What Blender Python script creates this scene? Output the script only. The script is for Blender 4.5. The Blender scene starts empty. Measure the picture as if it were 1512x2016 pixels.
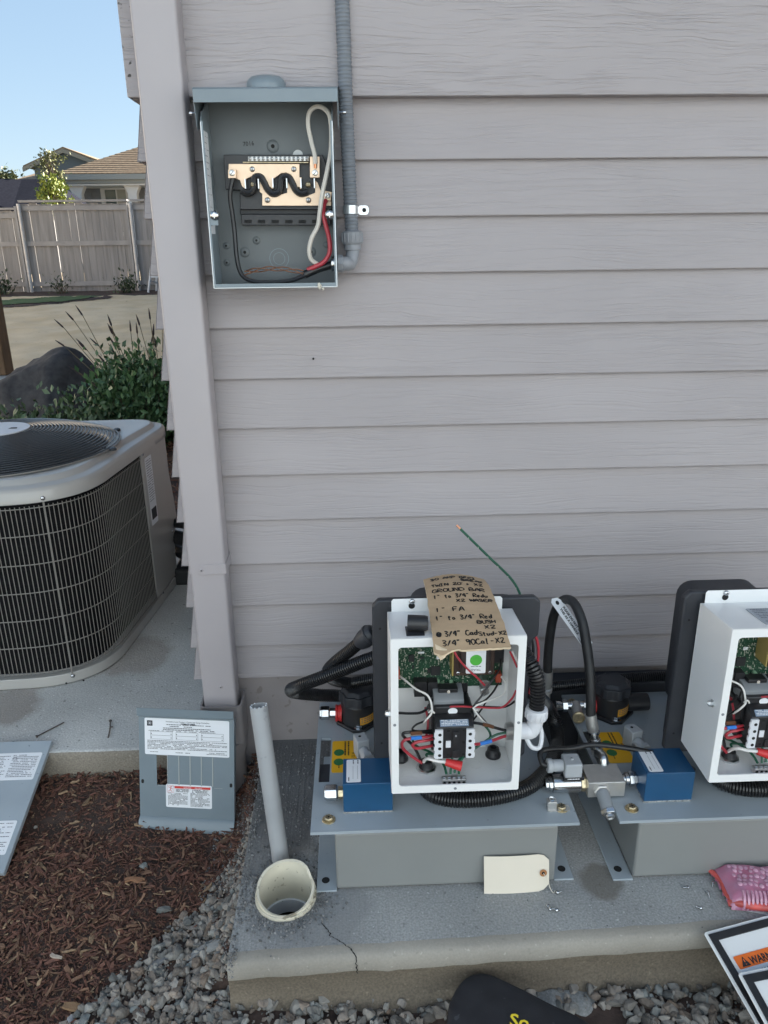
import bpy, bmesh, math, random
import numpy as np
from mathutils import Vector, Matrix, noise as mnoise
rnd = random.Random(7)
scene = bpy.context.scene
col = scene.collection
R = math.radians

# ------------------------------------------------------------------ camera, sky, sun, exposure
FPX = 1499.85
CAM = np.array([0.0, -1.55385, 1.1408])
YAW, PITCH, ROLL = R(-1.99336), R(19.5122), R(-0.66478)
def cam_axes():
    cy, sy, cp, sp = math.cos(YAW), math.sin(YAW), math.cos(PITCH), math.sin(PITCH)
    f = np.array([-sy*cp, cy*cp, -sp]); r = np.array([cy, sy, 0.0]); u = np.cross(r, f)
    c, s = math.cos(ROLL), math.sin(ROLL)
    return c*r + s*u, -s*r + c*u, f
AXR, AXU, AXF = cam_axes()
cd = bpy.data.cameras.new('camera'); co = bpy.data.objects.new('camera', cd); col.objects.link(co)
co.matrix_world = Matrix(((AXR[0], AXU[0], -AXF[0], CAM[0]), (AXR[1], AXU[1], -AXF[1], CAM[1]),
                          (AXR[2], AXU[2], -AXF[2], CAM[2]), (0, 0, 0, 1)))
cd.sensor_fit = 'VERTICAL'; cd.sensor_height = 36.0; cd.lens = FPX/2016*36.0
cd.clip_start = 0.02; cd.clip_end = 600
scene.camera = co

SUN_EL, SUN_AZ = R(20), R(58)          # azimuth clockwise from +Y (behind the house, to the right)
world = bpy.data.worlds.new('World'); scene.world = world; world.use_nodes = True
wn = world.node_tree
sky = wn.nodes.new('ShaderNodeTexSky'); sky.sky_type = 'NISHITA'; sky.sun_disc = False
sky.sun_elevation = SUN_EL; sky.sun_rotation = SUN_AZ
sky.air_density = 1.0; sky.dust_density = 0.0; sky.ozone_density = 6.5
gm = wn.nodes.new('ShaderNodeGamma'); gm.inputs[1].default_value = 0.45      # evens out the whole sky alike, as the phone's tone curve does
wn.links.new(sky.outputs[0], gm.inputs[0]); wn.links.new(gm.outputs[0], wn.nodes['Background'].inputs[0])
wn.nodes['Background'].inputs[1].default_value = 0.092
sd = bpy.data.lights.new('sun', 'SUN'); sd.energy = 5.0; sd.angle = R(0.5); sd.color = (1.0, 0.91, 0.79)
so = bpy.data.objects.new('sun', sd); col.objects.link(so)
sdir = Vector((math.sin(SUN_AZ)*math.cos(SUN_EL), math.cos(SUN_AZ)*math.cos(SUN_EL), math.sin(SUN_EL)))
so.rotation_euler = sdir.to_track_quat('Z', 'Y').to_euler(); so.location = (20, 12, 15)
scene.view_settings.view_transform = 'Standard'; scene.view_settings.look = 'None'
scene.view_settings.exposure = 2.36; scene.view_settings.gamma = 1.0

# ------------------------------------------------------------------ helpers: points
def _ray(px, py): return (px-756)/FPX*AXR + (1008-py)/FPX*AXU + AXF
def at(px, py, y):                      # the point of the vertical plane y seen at a photo position
    d = _ray(px, py); return CAM + d*((y-CAM[1])/d[1])
def atz(px, py, z):                     # the point of the level plane z
    d = _ray(px, py); return CAM + d*((z-CAM[2])/d[2])
def V(*a): return np.array(a, float)
def smooth(pts, n=8):                   # Catmull-Rom through the points
    P = [np.array(p, float) for p in pts]
    P = [2*P[0]-P[1]] + P + [2*P[-1]-P[-2]]
    out = []
    for i in range(1, len(P)-2):
        a, b, c, d = P[i-1:i+3]
        for k in range(n):
            t = k/n
            out.append(.5*((2*b)+(-a+c)*t+(2*a-5*b+4*c-d)*t*t+(-a+3*b-3*c+d)*t**3))
    out.append(P[-2]); return out
def resample(pts, step):
    P = np.array(pts); d = np.r_[0, np.cumsum(np.linalg.norm(np.diff(P, axis=0), axis=1))]
    n = max(2, int(d[-1]/step)); s = np.linspace(0, d[-1], n)
    return np.stack([np.interp(s, d, P[:, i]) for i in range(3)], 1), s

# ------------------------------------------------------------------ helpers: materials
MATS = {}
def mat(name, c, rough=.6, metal=0.0, var=0.0, vscale=8.0, c2=None, bump=0.0, bscale=60.0, stretch=(1, 1, 1),
        speck=None, tint=False, spec=.5, coat=0.0, rand=0.0, trans=0.0, bdetail=4.0):
    if name in MATS: return MATS[name]
    m = bpy.data.materials.new(name); MATS[name] = m; m.use_nodes = True
    nt = m.node_tree; N = nt.nodes; L = nt.links; b = N['Principled BSDF']
    b.inputs['Roughness'].default_value = rough; b.inputs['Metallic'].default_value = metal
    b.inputs['Specular IOR Level'].default_value = spec; b.inputs['Coat Weight'].default_value = coat
    b.inputs['Transmission Weight'].default_value = trans
    tc = N.new('ShaderNodeTexCoord'); src = tc.outputs['Object']
    if rand:
        oi = N.new('ShaderNodeObjectInfo'); ad = N.new('ShaderNodeVectorMath'); ad.operation = 'MULTIPLY_ADD'
        cb = N.new('ShaderNodeCombineXYZ')
        for i in range(3): L.new(oi.outputs['Random'], cb.inputs[i])
        ad.inputs[1].default_value = (37, 53, 71); L.new(cb.outputs[0], ad.inputs[0]); L.new(src, ad.inputs[2]); src = ad.outputs[0]
    mp = N.new('ShaderNodeMapping'); mp.inputs['Scale'].default_value = stretch; L.new(src, mp.inputs[0]); vec = mp.outputs[0]
    colr = None
    def rgb(x): return (x[0], x[1], x[2], 1)
    if var or c2:
        nz = N.new('ShaderNodeTexNoise'); nz.inputs['Scale'].default_value = vscale; nz.inputs['Detail'].default_value = 6
        L.new(vec, nz.inputs['Vector'])
        rp = N.new('ShaderNodeValToRGB'); rp.color_ramp.elements[0].position = .32; rp.color_ramp.elements[1].position = .68
        if c2: rp.color_ramp.elements[0].color = rgb(c); rp.color_ramp.elements[1].color = rgb(c2)
        else:
            rp.color_ramp.elements[0].color = rgb([x*(1-var) for x in c]); rp.color_ramp.elements[1].color = rgb([min(1, x*(1+var)) for x in c])
        L.new(nz.outputs[0], rp.inputs[0]); colr = rp.outputs[0]
    if speck:                            # (scale, threshold, colour, strength)
        vo = N.new('ShaderNodeTexNoise'); vo.inputs['Scale'].default_value = speck[0]; vo.inputs['Detail'].default_value = 2
        L.new(vec, vo.inputs['Vector'])
        r2 = N.new('ShaderNodeValToRGB'); r2.color_ramp.elements[0].position = speck[1]; r2.color_ramp.elements[1].position = speck[1]+.05
        L.new(vo.outputs[0], r2.inputs[0])
        mx = N.new('ShaderNodeMix'); mx.data_type = 'RGBA'; ml = N.new('ShaderNodeMath'); ml.operation = 'MULTIPLY'; ml.inputs[1].default_value = speck[3]
        L.new(r2.outputs[0], ml.inputs[0]); L.new(ml.outputs[0], mx.inputs[0])
        if colr is not None: L.new(colr, mx.inputs[6])
        else: mx.inputs[6].default_value = rgb(c)
        mx.inputs[7].default_value = rgb(speck[2]); colr = mx.outputs[2]
    if tint:
        at_ = N.new('ShaderNodeAttribute'); at_.attribute_name = 'tint'
        mx = N.new('ShaderNodeMix'); mx.data_type = 'RGBA'; mx.blend_type = 'MULTIPLY'; mx.inputs[0].default_value = 1
        if colr is not None: L.new(colr, mx.inputs[6])
        else: mx.inputs[6].default_value = rgb(c)
        L.new(at_.outputs['Color'], mx.inputs[7]); colr = mx.outputs[2]
    if colr is not None: L.new(colr, b.inputs['Base Color'])
    else: b.inputs['Base Color'].default_value = rgb(c)
    if bump:
        nb = N.new('ShaderNodeTexNoise'); nb.inputs['Scale'].default_value = bscale; nb.inputs['Detail'].default_value = bdetail
        L.new(vec, nb.inputs['Vector'])
        bp = N.new('ShaderNodeBump'); bp.inputs['Strength'].default_value = bump; bp.inputs['Distance'].default_value = .004
        L.new(nb.outputs[0], bp.inputs['Height']); L.new(bp.outputs[0], b.inputs['Normal'])
    return m

def siding_mat(name, c, scale, strength, dist, spots=False):
    m = bpy.data.materials.new(name); m.use_nodes = True; nt = m.node_tree; N = nt.nodes; L = nt.links; b = N['Principled BSDF']
    b.inputs['Roughness'].default_value = .62; b.inputs['Specular IOR Level'].default_value = .35
    tc = N.new('ShaderNodeTexCoord'); oi = N.new('ShaderNodeObjectInfo')
    cb = N.new('ShaderNodeCombineXYZ')
    for i in range(3): L.new(oi.outputs['Random'], cb.inputs[i])
    ad = N.new('ShaderNodeVectorMath'); ad.operation = 'MULTIPLY_ADD'; ad.inputs[1].default_value = (23, 0, 11)
    L.new(cb.outputs[0], ad.inputs[0]); L.new(tc.outputs['Object'], ad.inputs[2])
    # warp z by a slow noise so the grain lines wander like cathedral grain
    wz = N.new('ShaderNodeTexNoise'); wz.inputs['Scale'].default_value = 1.0; wz.inputs['Detail'].default_value = 3
    m1 = N.new('ShaderNodeMapping'); m1.inputs['Scale'].default_value = (3.2, 3.2, 9); L.new(ad.outputs[0], m1.inputs[0]); L.new(m1.outputs[0], wz.inputs['Vector'])
    wm = N.new('ShaderNodeMath'); wm.operation = 'MULTIPLY'; wm.inputs[1].default_value = .05; L.new(wz.outputs[0], wm.inputs[0])
    wc = N.new('ShaderNodeCombineXYZ'); L.new(wm.outputs[0], wc.inputs[2])
    a2 = N.new('ShaderNodeVectorMath'); L.new(ad.outputs[0], a2.inputs[0]); L.new(wc.outputs[0], a2.inputs[1])
    m2 = N.new('ShaderNodeMapping'); m2.inputs['Scale'].default_value = scale; L.new(a2.outputs[0], m2.inputs[0])
    g = N.new('ShaderNodeTexNoise'); g.inputs['Scale'].default_value = 1.0; g.inputs['Detail'].default_value = 2.5; g.inputs['Roughness'].default_value = .55
    L.new(m2.outputs[0], g.inputs['Vector'])
    rp = N.new('ShaderNodeValToRGB'); rp.color_ramp.elements[0].position = .34; rp.color_ramp.elements[1].position = .52
    L.new(g.outputs[0], rp.inputs[0])
    # a patch mask: some zones of a board are almost smooth
    pm = N.new('ShaderNodeTexNoise'); pm.inputs['Scale'].default_value = 1.0
    m3 = N.new('ShaderNodeMapping'); m3.inputs['Scale'].default_value = (2.2, 2, 14); L.new(ad.outputs[0], m3.inputs[0]); L.new(m3.outputs[0], pm.inputs['Vector'])
    pr = N.new('ShaderNodeMapRange'); pr.inputs[1].default_value = .32; pr.inputs[2].default_value = .62; pr.inputs[3].default_value = .12; pr.inputs[4].default_value = 1
    L.new(pm.outputs[0], pr.inputs[0])
    mm = N.new('ShaderNodeMath'); mm.operation = 'MULTIPLY'; L.new(rp.outputs[0], mm.inputs[0]); L.new(pr.outputs[0], mm.inputs[1])
    bp = N.new('ShaderNodeBump'); bp.inputs['Strength'].default_value = strength; bp.inputs['Distance'].default_value = dist
    L.new(mm.outputs[0], bp.inputs['Height']); L.new(bp.outputs[0], b.inputs['Normal'])
    cv = N.new('ShaderNodeTexNoise'); cv.inputs['Scale'].default_value = 2.3; cv.inputs['Detail'].default_value = 5; L.new(ad.outputs[0], cv.inputs['Vector'])
    cr = N.new('ShaderNodeValToRGB'); cr.color_ramp.elements[0].position = .3; cr.color_ramp.elements[1].position = .7
    cr.color_ramp.elements[0].color = (*[x*.94 for x in c], 1); cr.color_ramp.elements[1].color = (*[x*1.05 for x in c], 1)
    L.new(cv.outputs[0], cr.inputs[0]); out = cr.outputs[0]
    if spots:
        s = N.new('ShaderNodeTexNoise'); s.inputs['Scale'].default_value = 70; s.inputs['Detail'].default_value = 2; L.new(tc.outputs['Object'], s.inputs['Vector'])
        sr = N.new('ShaderNodeValToRGB'); sr.color_ramp.elements[0].position = .64; sr.color_ramp.elements[1].position = .70; L.new(s.outputs[0], sr.inputs[0])
        # only near the weathered left end
        sx = N.new('ShaderNodeSeparateXYZ'); L.new(tc.outputs['Object'], sx.inputs[0])
        mr = N.new('ShaderNodeMapRange'); mr.inputs[1].default_value = .035; mr.inputs[2].default_value = .02; L.new(sx.outputs[0], mr.inputs[0])
        ml = N.new('ShaderNodeMath'); ml.operation = 'MULTIPLY'; L.new(sr.outputs[0], ml.inputs[0]); L.new(mr.outputs[0], ml.inputs[1])
        mx = N.new('ShaderNodeMix'); mx.data_type = 'RGBA'; L.new(ml.outputs[0], mx.inputs[0]); L.new(out, mx.inputs[6]); mx.inputs[7].default_value = (.06, .055, .05, 1); out = mx.outputs[2]
    L.new(out, b.inputs['Base Color'])
    return m

# ------------------------------------------------------------------ helpers: meshes and objects
class MB:
    def __init__(s): s.v = []; s.f = []; s.m = []; s.t = []; s.tints = None
    def add(s, vs, fs, m=0):
        o = len(s.v); s.v += [tuple(map(float, p)) for p in vs]
        for f in fs: s.f.append(tuple(i+o for i in f)); s.m.append(m)
        return s
    def box(s, x0, x1, y0, y1, z0, z1, m=0, fn=None):
        vs = [(x, y, z) for x in (x0, x1) for y in (y0, y1) for z in (z0, z1)]
        if fn: vs = [fn(*p) for p in vs]
        return s.add(vs, [(0, 1, 3, 2), (4, 6, 7, 5), (0, 4, 5, 1), (2, 3, 7, 6), (0, 2, 6, 4), (1, 5, 7, 3)], m)
    def frame(s, d):
        d = np.array(d, float); d /= np.linalg.norm(d)
        a = np.array([0, 0, 1.]) if abs(d[2]) < .9 else np.array([1., 0, 0])
        u = np.cross(a, d); u /= np.linalg.norm(u); return u, np.cross(d, u), d
    def lathe(s, prof, c, axis=(0, 0, 1), n=20, m=0, start=0.0):   # prof: (radius, height along axis)
        u, w, d = s.frame(axis); c = np.array(c, float); vs = []
        for r, h in prof:
            for k in range(n):
                a = 2*math.pi*k/n + start; vs.append(c + d*h + (u*math.cos(a)+w*math.sin(a))*r)
        fs = []
        for i in range(len(prof)-1):
            for k in range(n):
                fs.append((i*n+k, i*n+(k+1) % n, (i+1)*n+(k+1) % n, (i+1)*n+k))
        if prof[0][0] > 1e-6: fs.append(tuple(range(n))[::-1])
        if prof[-1][0] > 1e-6: fs.append(tuple((len(prof)-1)*n+k for k in range(n)))
        return s.add(vs, fs, m)
    def ring(s, ro, ri, h, c, axis=(0, 0, 1), n=24, m=0):           # an open tube with wall thickness
        u, w, d = s.frame(axis); c = np.array(c, float); vs = []; prof = [(ri, 0), (ro, 0), (ro, h), (ri, h)]
        for r, hh in prof:
            for k in range(n):
                a = 2*math.pi*k/n; vs.append(c + d*hh + (u*math.cos(a)+w*math.sin(a))*r)
        fs = []
        for i in range(4):
            j = (i+1) % 4
            for k in range(n): fs.append((i*n+k, i*n+(k+1) % n, j*n+(k+1) % n, j*n+k))
        return s.add(vs, fs, m)
    def cyl(s, a, b, r, r2=None, n=16, m=0, start=0.0):
        a = np.array(a, float); b = np.array(b, float); L = np.linalg.norm(b-a)
        return s.lathe([(r, 0), (r if r2 is None else r2, L)], a, b-a, n, m, start)
    def tube(s, pts, r, n=10, m=0, closed=False):
        P = np.array(pts, float); N = len(P)
        T = np.gradient(P, axis=0)
        if closed: T = np.roll(P, -1, 0)-np.roll(P, 1, 0)
        T /= np.linalg.norm(T, axis=1)[:, None]+1e-12
        u, w, d = s.frame(T[0]); vs = []
        for i in range(N):
            u = u - T[i]*(u@T[i]); u /= np.linalg.norm(u); w = np.cross(T[i], u)
            rr = r[i] if hasattr(r, '__len__') else r
            for k in range(n):
                a = 2*math.pi*k/n; vs.append(P[i]+(u*math.cos(a)+w*math.sin(a))*rr)
        fs = []
        for i in range(N if closed else N-1):
            j = (i+1) % N
            for k in range(n): fs.append((i*n+k, i*n+(k+1) % n, j*n+(k+1) % n, j*n+k))
        if not closed: fs += [tuple(range(n))[::-1], tuple((N-1)*n+k for k in range(n))]
        return s.add(vs, fs, m)
    def prism(s, poly, fn, w0, w1, m=0):                            # polygon (u,v) swept from w0 to w1, mapped by fn(u,v,w)
        n = len(poly); vs = [fn(u, v, w0) for u, v in poly]+[fn(u, v, w1) for u, v in poly]
        fs = [tuple(range(n))[::-1], tuple(range(n, 2*n))]+[(i, (i+1) % n, n+(i+1) % n, n+i) for i in range(n)]
        return s.add(vs, fs, m)
    def build(s, name, mats, parent=None, bevel=0.0, smooth=True, angle=38, label=None, kind=None, seg=2):
        off = ROOTLOC[parent.name] if parent is not None else (s.origin if hasattr(s, 'origin') else (0, 0, 0))
        off = np.array(off, float)
        vs = np.array(s.v)-off
        me = bpy.data.meshes.new(name); me.from_pydata(vs.tolist(), [], s.f)
        mats = mats if isinstance(mats, (list, tuple)) else [mats]
        for q in mats: me.materials.append(q)
        me.polygons.foreach_set('material_index', s.m)
        bm = bmesh.new(); bm.from_mesh(me); bmesh.ops.recalc_face_normals(bm, faces=bm.faces[:]); bm.to_mesh(me); bm.free()
        if s.tints is not None:
            ca = me.color_attributes.new('tint', 'FLOAT_COLOR', 'POINT')
            ca.data.foreach_set('color', np.c_[np.array(s.tints), np.ones(len(s.tints))].astype(np.float32).ravel())
        if smooth:
            me.polygons.foreach_set('use_smooth', [True]*len(me.polygons)); me.set_sharp_from_angle(angle=R(angle))
        o = bpy.data.objects.new(name, me); col.objects.link(o)
        if bevel:
            b = o.modifiers.new('bevel', 'BEVEL'); b.width = bevel; b.segments = seg; b.limit_method = 'ANGLE'; b.angle_limit = R(40)
        if parent is not None:
            o.parent = parent; ROOTLOC[o.name] = tuple(off)
        else:
            o.location = off; ROOTLOC[o.name] = tuple(off)
        if label: o['label'] = label
        if kind: o['kind'] = kind
        return o
ROOTLOC = {}
def thing(name, label, cat, loc, group=None):
    o = bpy.data.objects.new(name, None); col.objects.link(o); o.location = loc; o.empty_display_size = .05
    ROOTLOC[o.name] = tuple(loc); o['label'] = label; o['category'] = cat
    if group: o['group'] = group
    return o
def tag(o, label, cat, group=None):
    o['label'] = label; o['category'] = cat
    if group: o['group'] = group
    return o
def own(mb, pt): mb.origin = tuple(pt); return mb
def boxpart(name, m, parent, x0, x1, y0, y1, z0, z1, bevel=0.0, label=None):
    return MB().box(x0, x1, y0, y1, z0, z1).build(name, m, parent, bevel=bevel, label=label)
class Frame:                              # flat frame on a surface: origin, right, up, and a normal
    def __init__(s, o, u, v):
        s.o = np.array(o, float); s.u = np.array(u, float)/np.linalg.norm(u); v = np.array(v, float)
        v = v - s.u*(s.u@v); s.v = v/np.linalg.norm(v); s.n = np.cross(s.u, s.v)
    def __call__(s, a, b, c=0.0): return s.o+s.u*a+s.v*b+s.n*c
def sticker(fr, w, h, t=.0006, r=.002, mb=None, m=0, a0=0, b0=0, z0=0.0):       # rounded plate with its lower left corner at (a0,b0)
    mb = mb or MB(); P = []
    for cx, cy, s0 in ((w-r, h-r, 0), (r, h-r, 90), (r, r, 180), (w-r, r, 270)):
        for k in range(4):
            a = R(s0+k*30); P.append((a0+cx+r*math.cos(a), b0+cy+r*math.sin(a)))
    return mb.prism(P, fr, z0, z0+t, m)
def greek(fr, x0, x1, ytop, n, dy, th, mb, m=0, z=.0009, seed=0, fill=.9):        # lines of print too small to read
    q = random.Random(seed)
    for i in range(n):
        x = x0; y = ytop-i*dy; end = x1 if q.random() < .7 else x0+(x1-x0)*q.uniform(.5, .95)
        while x < end:
            w = min(q.uniform(.0015, .006), end-x)
            if q.random() < fill: mb.add([fr(x, y-th, z), fr(x+w, y-th, z), fr(x+w, y, z), fr(x, y, z)], [(0, 1, 2, 3)], m)
            x += w+.0008
    return mb
def text(s, fr, x, y, size, m, parent, name='lettering', z=.001, align='LEFT', sx=1.0, bold=0.0, top=False):
    cu = bpy.data.curves.new('text', 'FONT'); cu.body = s; cu.size = size; cu.align_x = align; cu.resolution_u = 2; cu.offset = bold
    o = bpy.data.objects.new('text', cu); me = bpy.data.meshes.new_from_object(o); bpy.data.objects.remove(o)
    vs = [fr(x+v.co.x*sx, y+v.co.y, z) for v in me.vertices]; fs = [tuple(p.vertices) for p in me.polygons]
    mb = MB(); mb.add(vs, fs); bpy.data.meshes.remove(me)
    return mb.build(name, m, parent, smooth=False)
def hexbolt(mb, c, r, h, axis=(0, 0, 1), wr=None, wt=.0015, m=0, mw=0):
    ax = np.array(axis, float); c = np.array(c, float)
    if wr: mb.lathe([(wr, 0), (wr, wt)], c, ax, 20, mw)
    b = c+ax*(wt if wr else 0)
    mb.lathe([(r, 0), (r, h*.8), (r*.86, h)], b, ax, 6, m)
    return mb
def roundhead(mb, c, r, axis, m=0):
    mb.lathe([(r, 0), (r*.95, r*.3), (r*.7, r*.55), (r*.3, r*.68), (.0001, r*.7)], c, axis, 14, m)
    u, w, d = mb.frame(axis); c = np.array(c, float)+d*(r*.62)
    for p, q in ((u, w), (w, u)):
        mb.add([c+p*r*.55+q*r*.1+d*.0004, c-p*r*.55+q*r*.1+d*.0004, c-p*r*.55-q*r*.1+d*.0004, c+p*r*.55-q*r*.1+d*.0004], [(0, 1, 2, 3)], m+1)
    return mb
def corrugated(pts, r, pitch=.0045, n=14, depth=.16):
    P, s = resample(smooth(pts, 14), pitch/4)
    ph = (s/pitch) % 1.0; rr = r*(1-depth*(np.abs(ph-.5)*2 > .55))
    return MB().tube(P, rr, n)
def wire(pts, r, n=7): return MB().tube(smooth(pts, 6), r, n)

# ------------------------------------------------------------------ materials
M_SID = siding_mat('siding_paint', (.350, .321, .324), (4, 1, 250), .48, .0020)
M_TRIM = siding_mat('trim_paint', (.350, .321, .324), (8, 1, 170), .6, .0030, spots=True)
M_FND = mat('foundation_paint', (.29, .26, .255), .8, var=.12, vscale=7, bump=.4, bscale=55, speck=(40, .66, (.16, .13, .11), .5))
M_SPOUT = mat('downspout_paint', (.37, .338, .345), .38, var=.03, vscale=5)
M_STEELG = mat('grey_enamel', (.18, .22, .245), .32, var=.05, vscale=14, bump=.03, bscale=300)
M_STEELD = mat('grey_enamel_inner', (.105, .118, .122), .45, var=.06, vscale=14)
M_RAW = mat('bare_steel_edge', (.5, .52, .53), .35, metal=.8)
M_GALV = mat('zinc', (.62, .63, .63), .3, metal=1.0, var=.1, vscale=120)
M_CHROME = mat('plated_steel', (.55, .56, .57), .22, metal=1.0, var=.05, vscale=90)
M_BRASSY = mat('yellow_zinc', (.55, .46, .30), .32, metal=.9, var=.2, vscale=200)
M_TINCU = mat('tinned_copper', (.80, .60, .43), .42, metal=.35, var=.05, vscale=60)
M_COPPER = mat('copper', (.75, .33, .18), .3, metal=1.0)
M_BLKP = mat('black_plastic', (.018, .018, .02), .42, var=.15, vscale=30)
M_BLKP2 = mat('black_loom', (.014, .014, .015), .28, var=.1, vscale=60)
M_BLKM = mat('black_moulding', (.028, .030, .036), .5, var=.1, vscale=20, bump=.05, bscale=500)
M_RUB = mat('black_rubber', (.02, .02, .021), .55, var=.2, vscale=40)
M_DARK = mat('dark_hole', (.012, .012, .012), .9)
M_WHT = mat('white_enamel', (.78, .78, .77), .38, var=.015, vscale=9)
M_WHITEP = mat('white_plastic', (.66, .67, .70), .4)
M_WIREW = mat('white_wire', (.62, .58, .52), .45)
M_WIREW2 = mat('bright_white_wire', (.75, .73, .70), .45)
M_WIRER = mat('red_wire', (.42, .035, .05), .4)
M_WIREK = mat('black_wire', (.014, .014, .015), .35)
M_WIREG = mat('green_wire', (.008, .085, .045), .42)
M_WIREB = mat('brown_sleeve', (.13, .05, .02), .5)
M_BLUS = mat('blue_sleeve', (.04, .2, .62), .45)
M_REDP = mat('red_plastic', (.55, .03, .03), .4)
M_PAPER = mat('paper_label', (.76, .77, .79), .55)
M_INK = mat('black_ink', (.02, .02, .025), .7)
M_INK2 = mat('grey_ink', (.12, .12, .14), .7)
M_MARK = mat('marker_ink', (.012, .011, .010), .6)
M_REDINK = mat('red_ink', (.60, .045, .035), .5)
M_YEL = mat('yellow_label', (.80, .42, .01), .5)
M_GRND = mat('green_dot', (.02, .15, .045), .5)
M_LIME = mat('bright_green_dot', (.08, .42, .05), .5)
M_ORNG = mat('orange_label', (.80, .16, .02), .5)
M_BLUE = mat('blue_enamel', (.012, .068, .155), .34, var=.06, vscale=20, bump=.02, bscale=200)
M_UPLATE = mat('blue_grey_enamel', (.32, .36, .39), .30, var=.06, vscale=10, speck=(90, .72, (.1, .1, .1), .5))
M_TANK = mat('grey_tank_enamel', (.225, .23, .222), .42, var=.04, vscale=6)
M_ALU = mat('machined_aluminium', (.56, .55, .53), .38, metal=.75, var=.05, vscale=60)
M_GREYP = mat('grey_plastic', (.37, .39, .41), .45, var=.03)
M_RELAY = mat('grey_terminal', (.22, .235, .25), .5)
M_PCB = mat('circuit_green', (.006, .038, .019), .4, c2=(.012, .066, .032), vscale=160, speck=(380, .62, (.35, .40, .32), .6))
M_BROWN = mat('transformer_core', (.055, .032, .024), .5, var=.2, vscale=40)
M_PVC = mat('grey_pvc', (.33, .34, .35), .42, var=.06, vscale=14, speck=(40, .66, (.2, .2, .2), .4))
M_PVCC = mat('grey_pvc_fitting', (.25, .26, .28), .45, var=.05)
M_CREAM = mat('cream_pvc', (.66, .61, .49), .42, var=.07, vscale=18, speck=(55, .60, (.22, .18, .12), .75))
M_CREAMIN = mat('cream_pvc_inside', (.60, .56, .45), .45, var=.1, vscale=20, speck=(80, .64, (.25, .22, .16), .6))
M_WATER = mat('muddy_water', (.12, .095, .065), .12, var=.3, vscale=25)
M_CARD = mat('cardboard', (.44, .31, .19), .8, var=.07, vscale=12, bump=.08, bscale=200, stretch=(1, 6, 1))
M_CARDE = mat('cardboard_torn', (.60, .48, .33), .9, var=.2, vscale=60)
M_MANILA = mat('manila_card', (.70, .63, .52), .65, var=.03)
M_ACG = mat('tan_grey_enamel', (.40, .385, .36), .3, var=.04, vscale=6, coat=.1)
M_ACW = mat('grille_wire', (.21, .195, .175), .4)
M_COIL = mat('coil_fins', (.008, .008, .009), .85, spec=.15, var=.5, vscale=14, stretch=(1, 1, 40), bump=.3, bscale=20)
M_BLKW = mat('black_coated_wire', (.045, .048, .052), .25)

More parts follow.
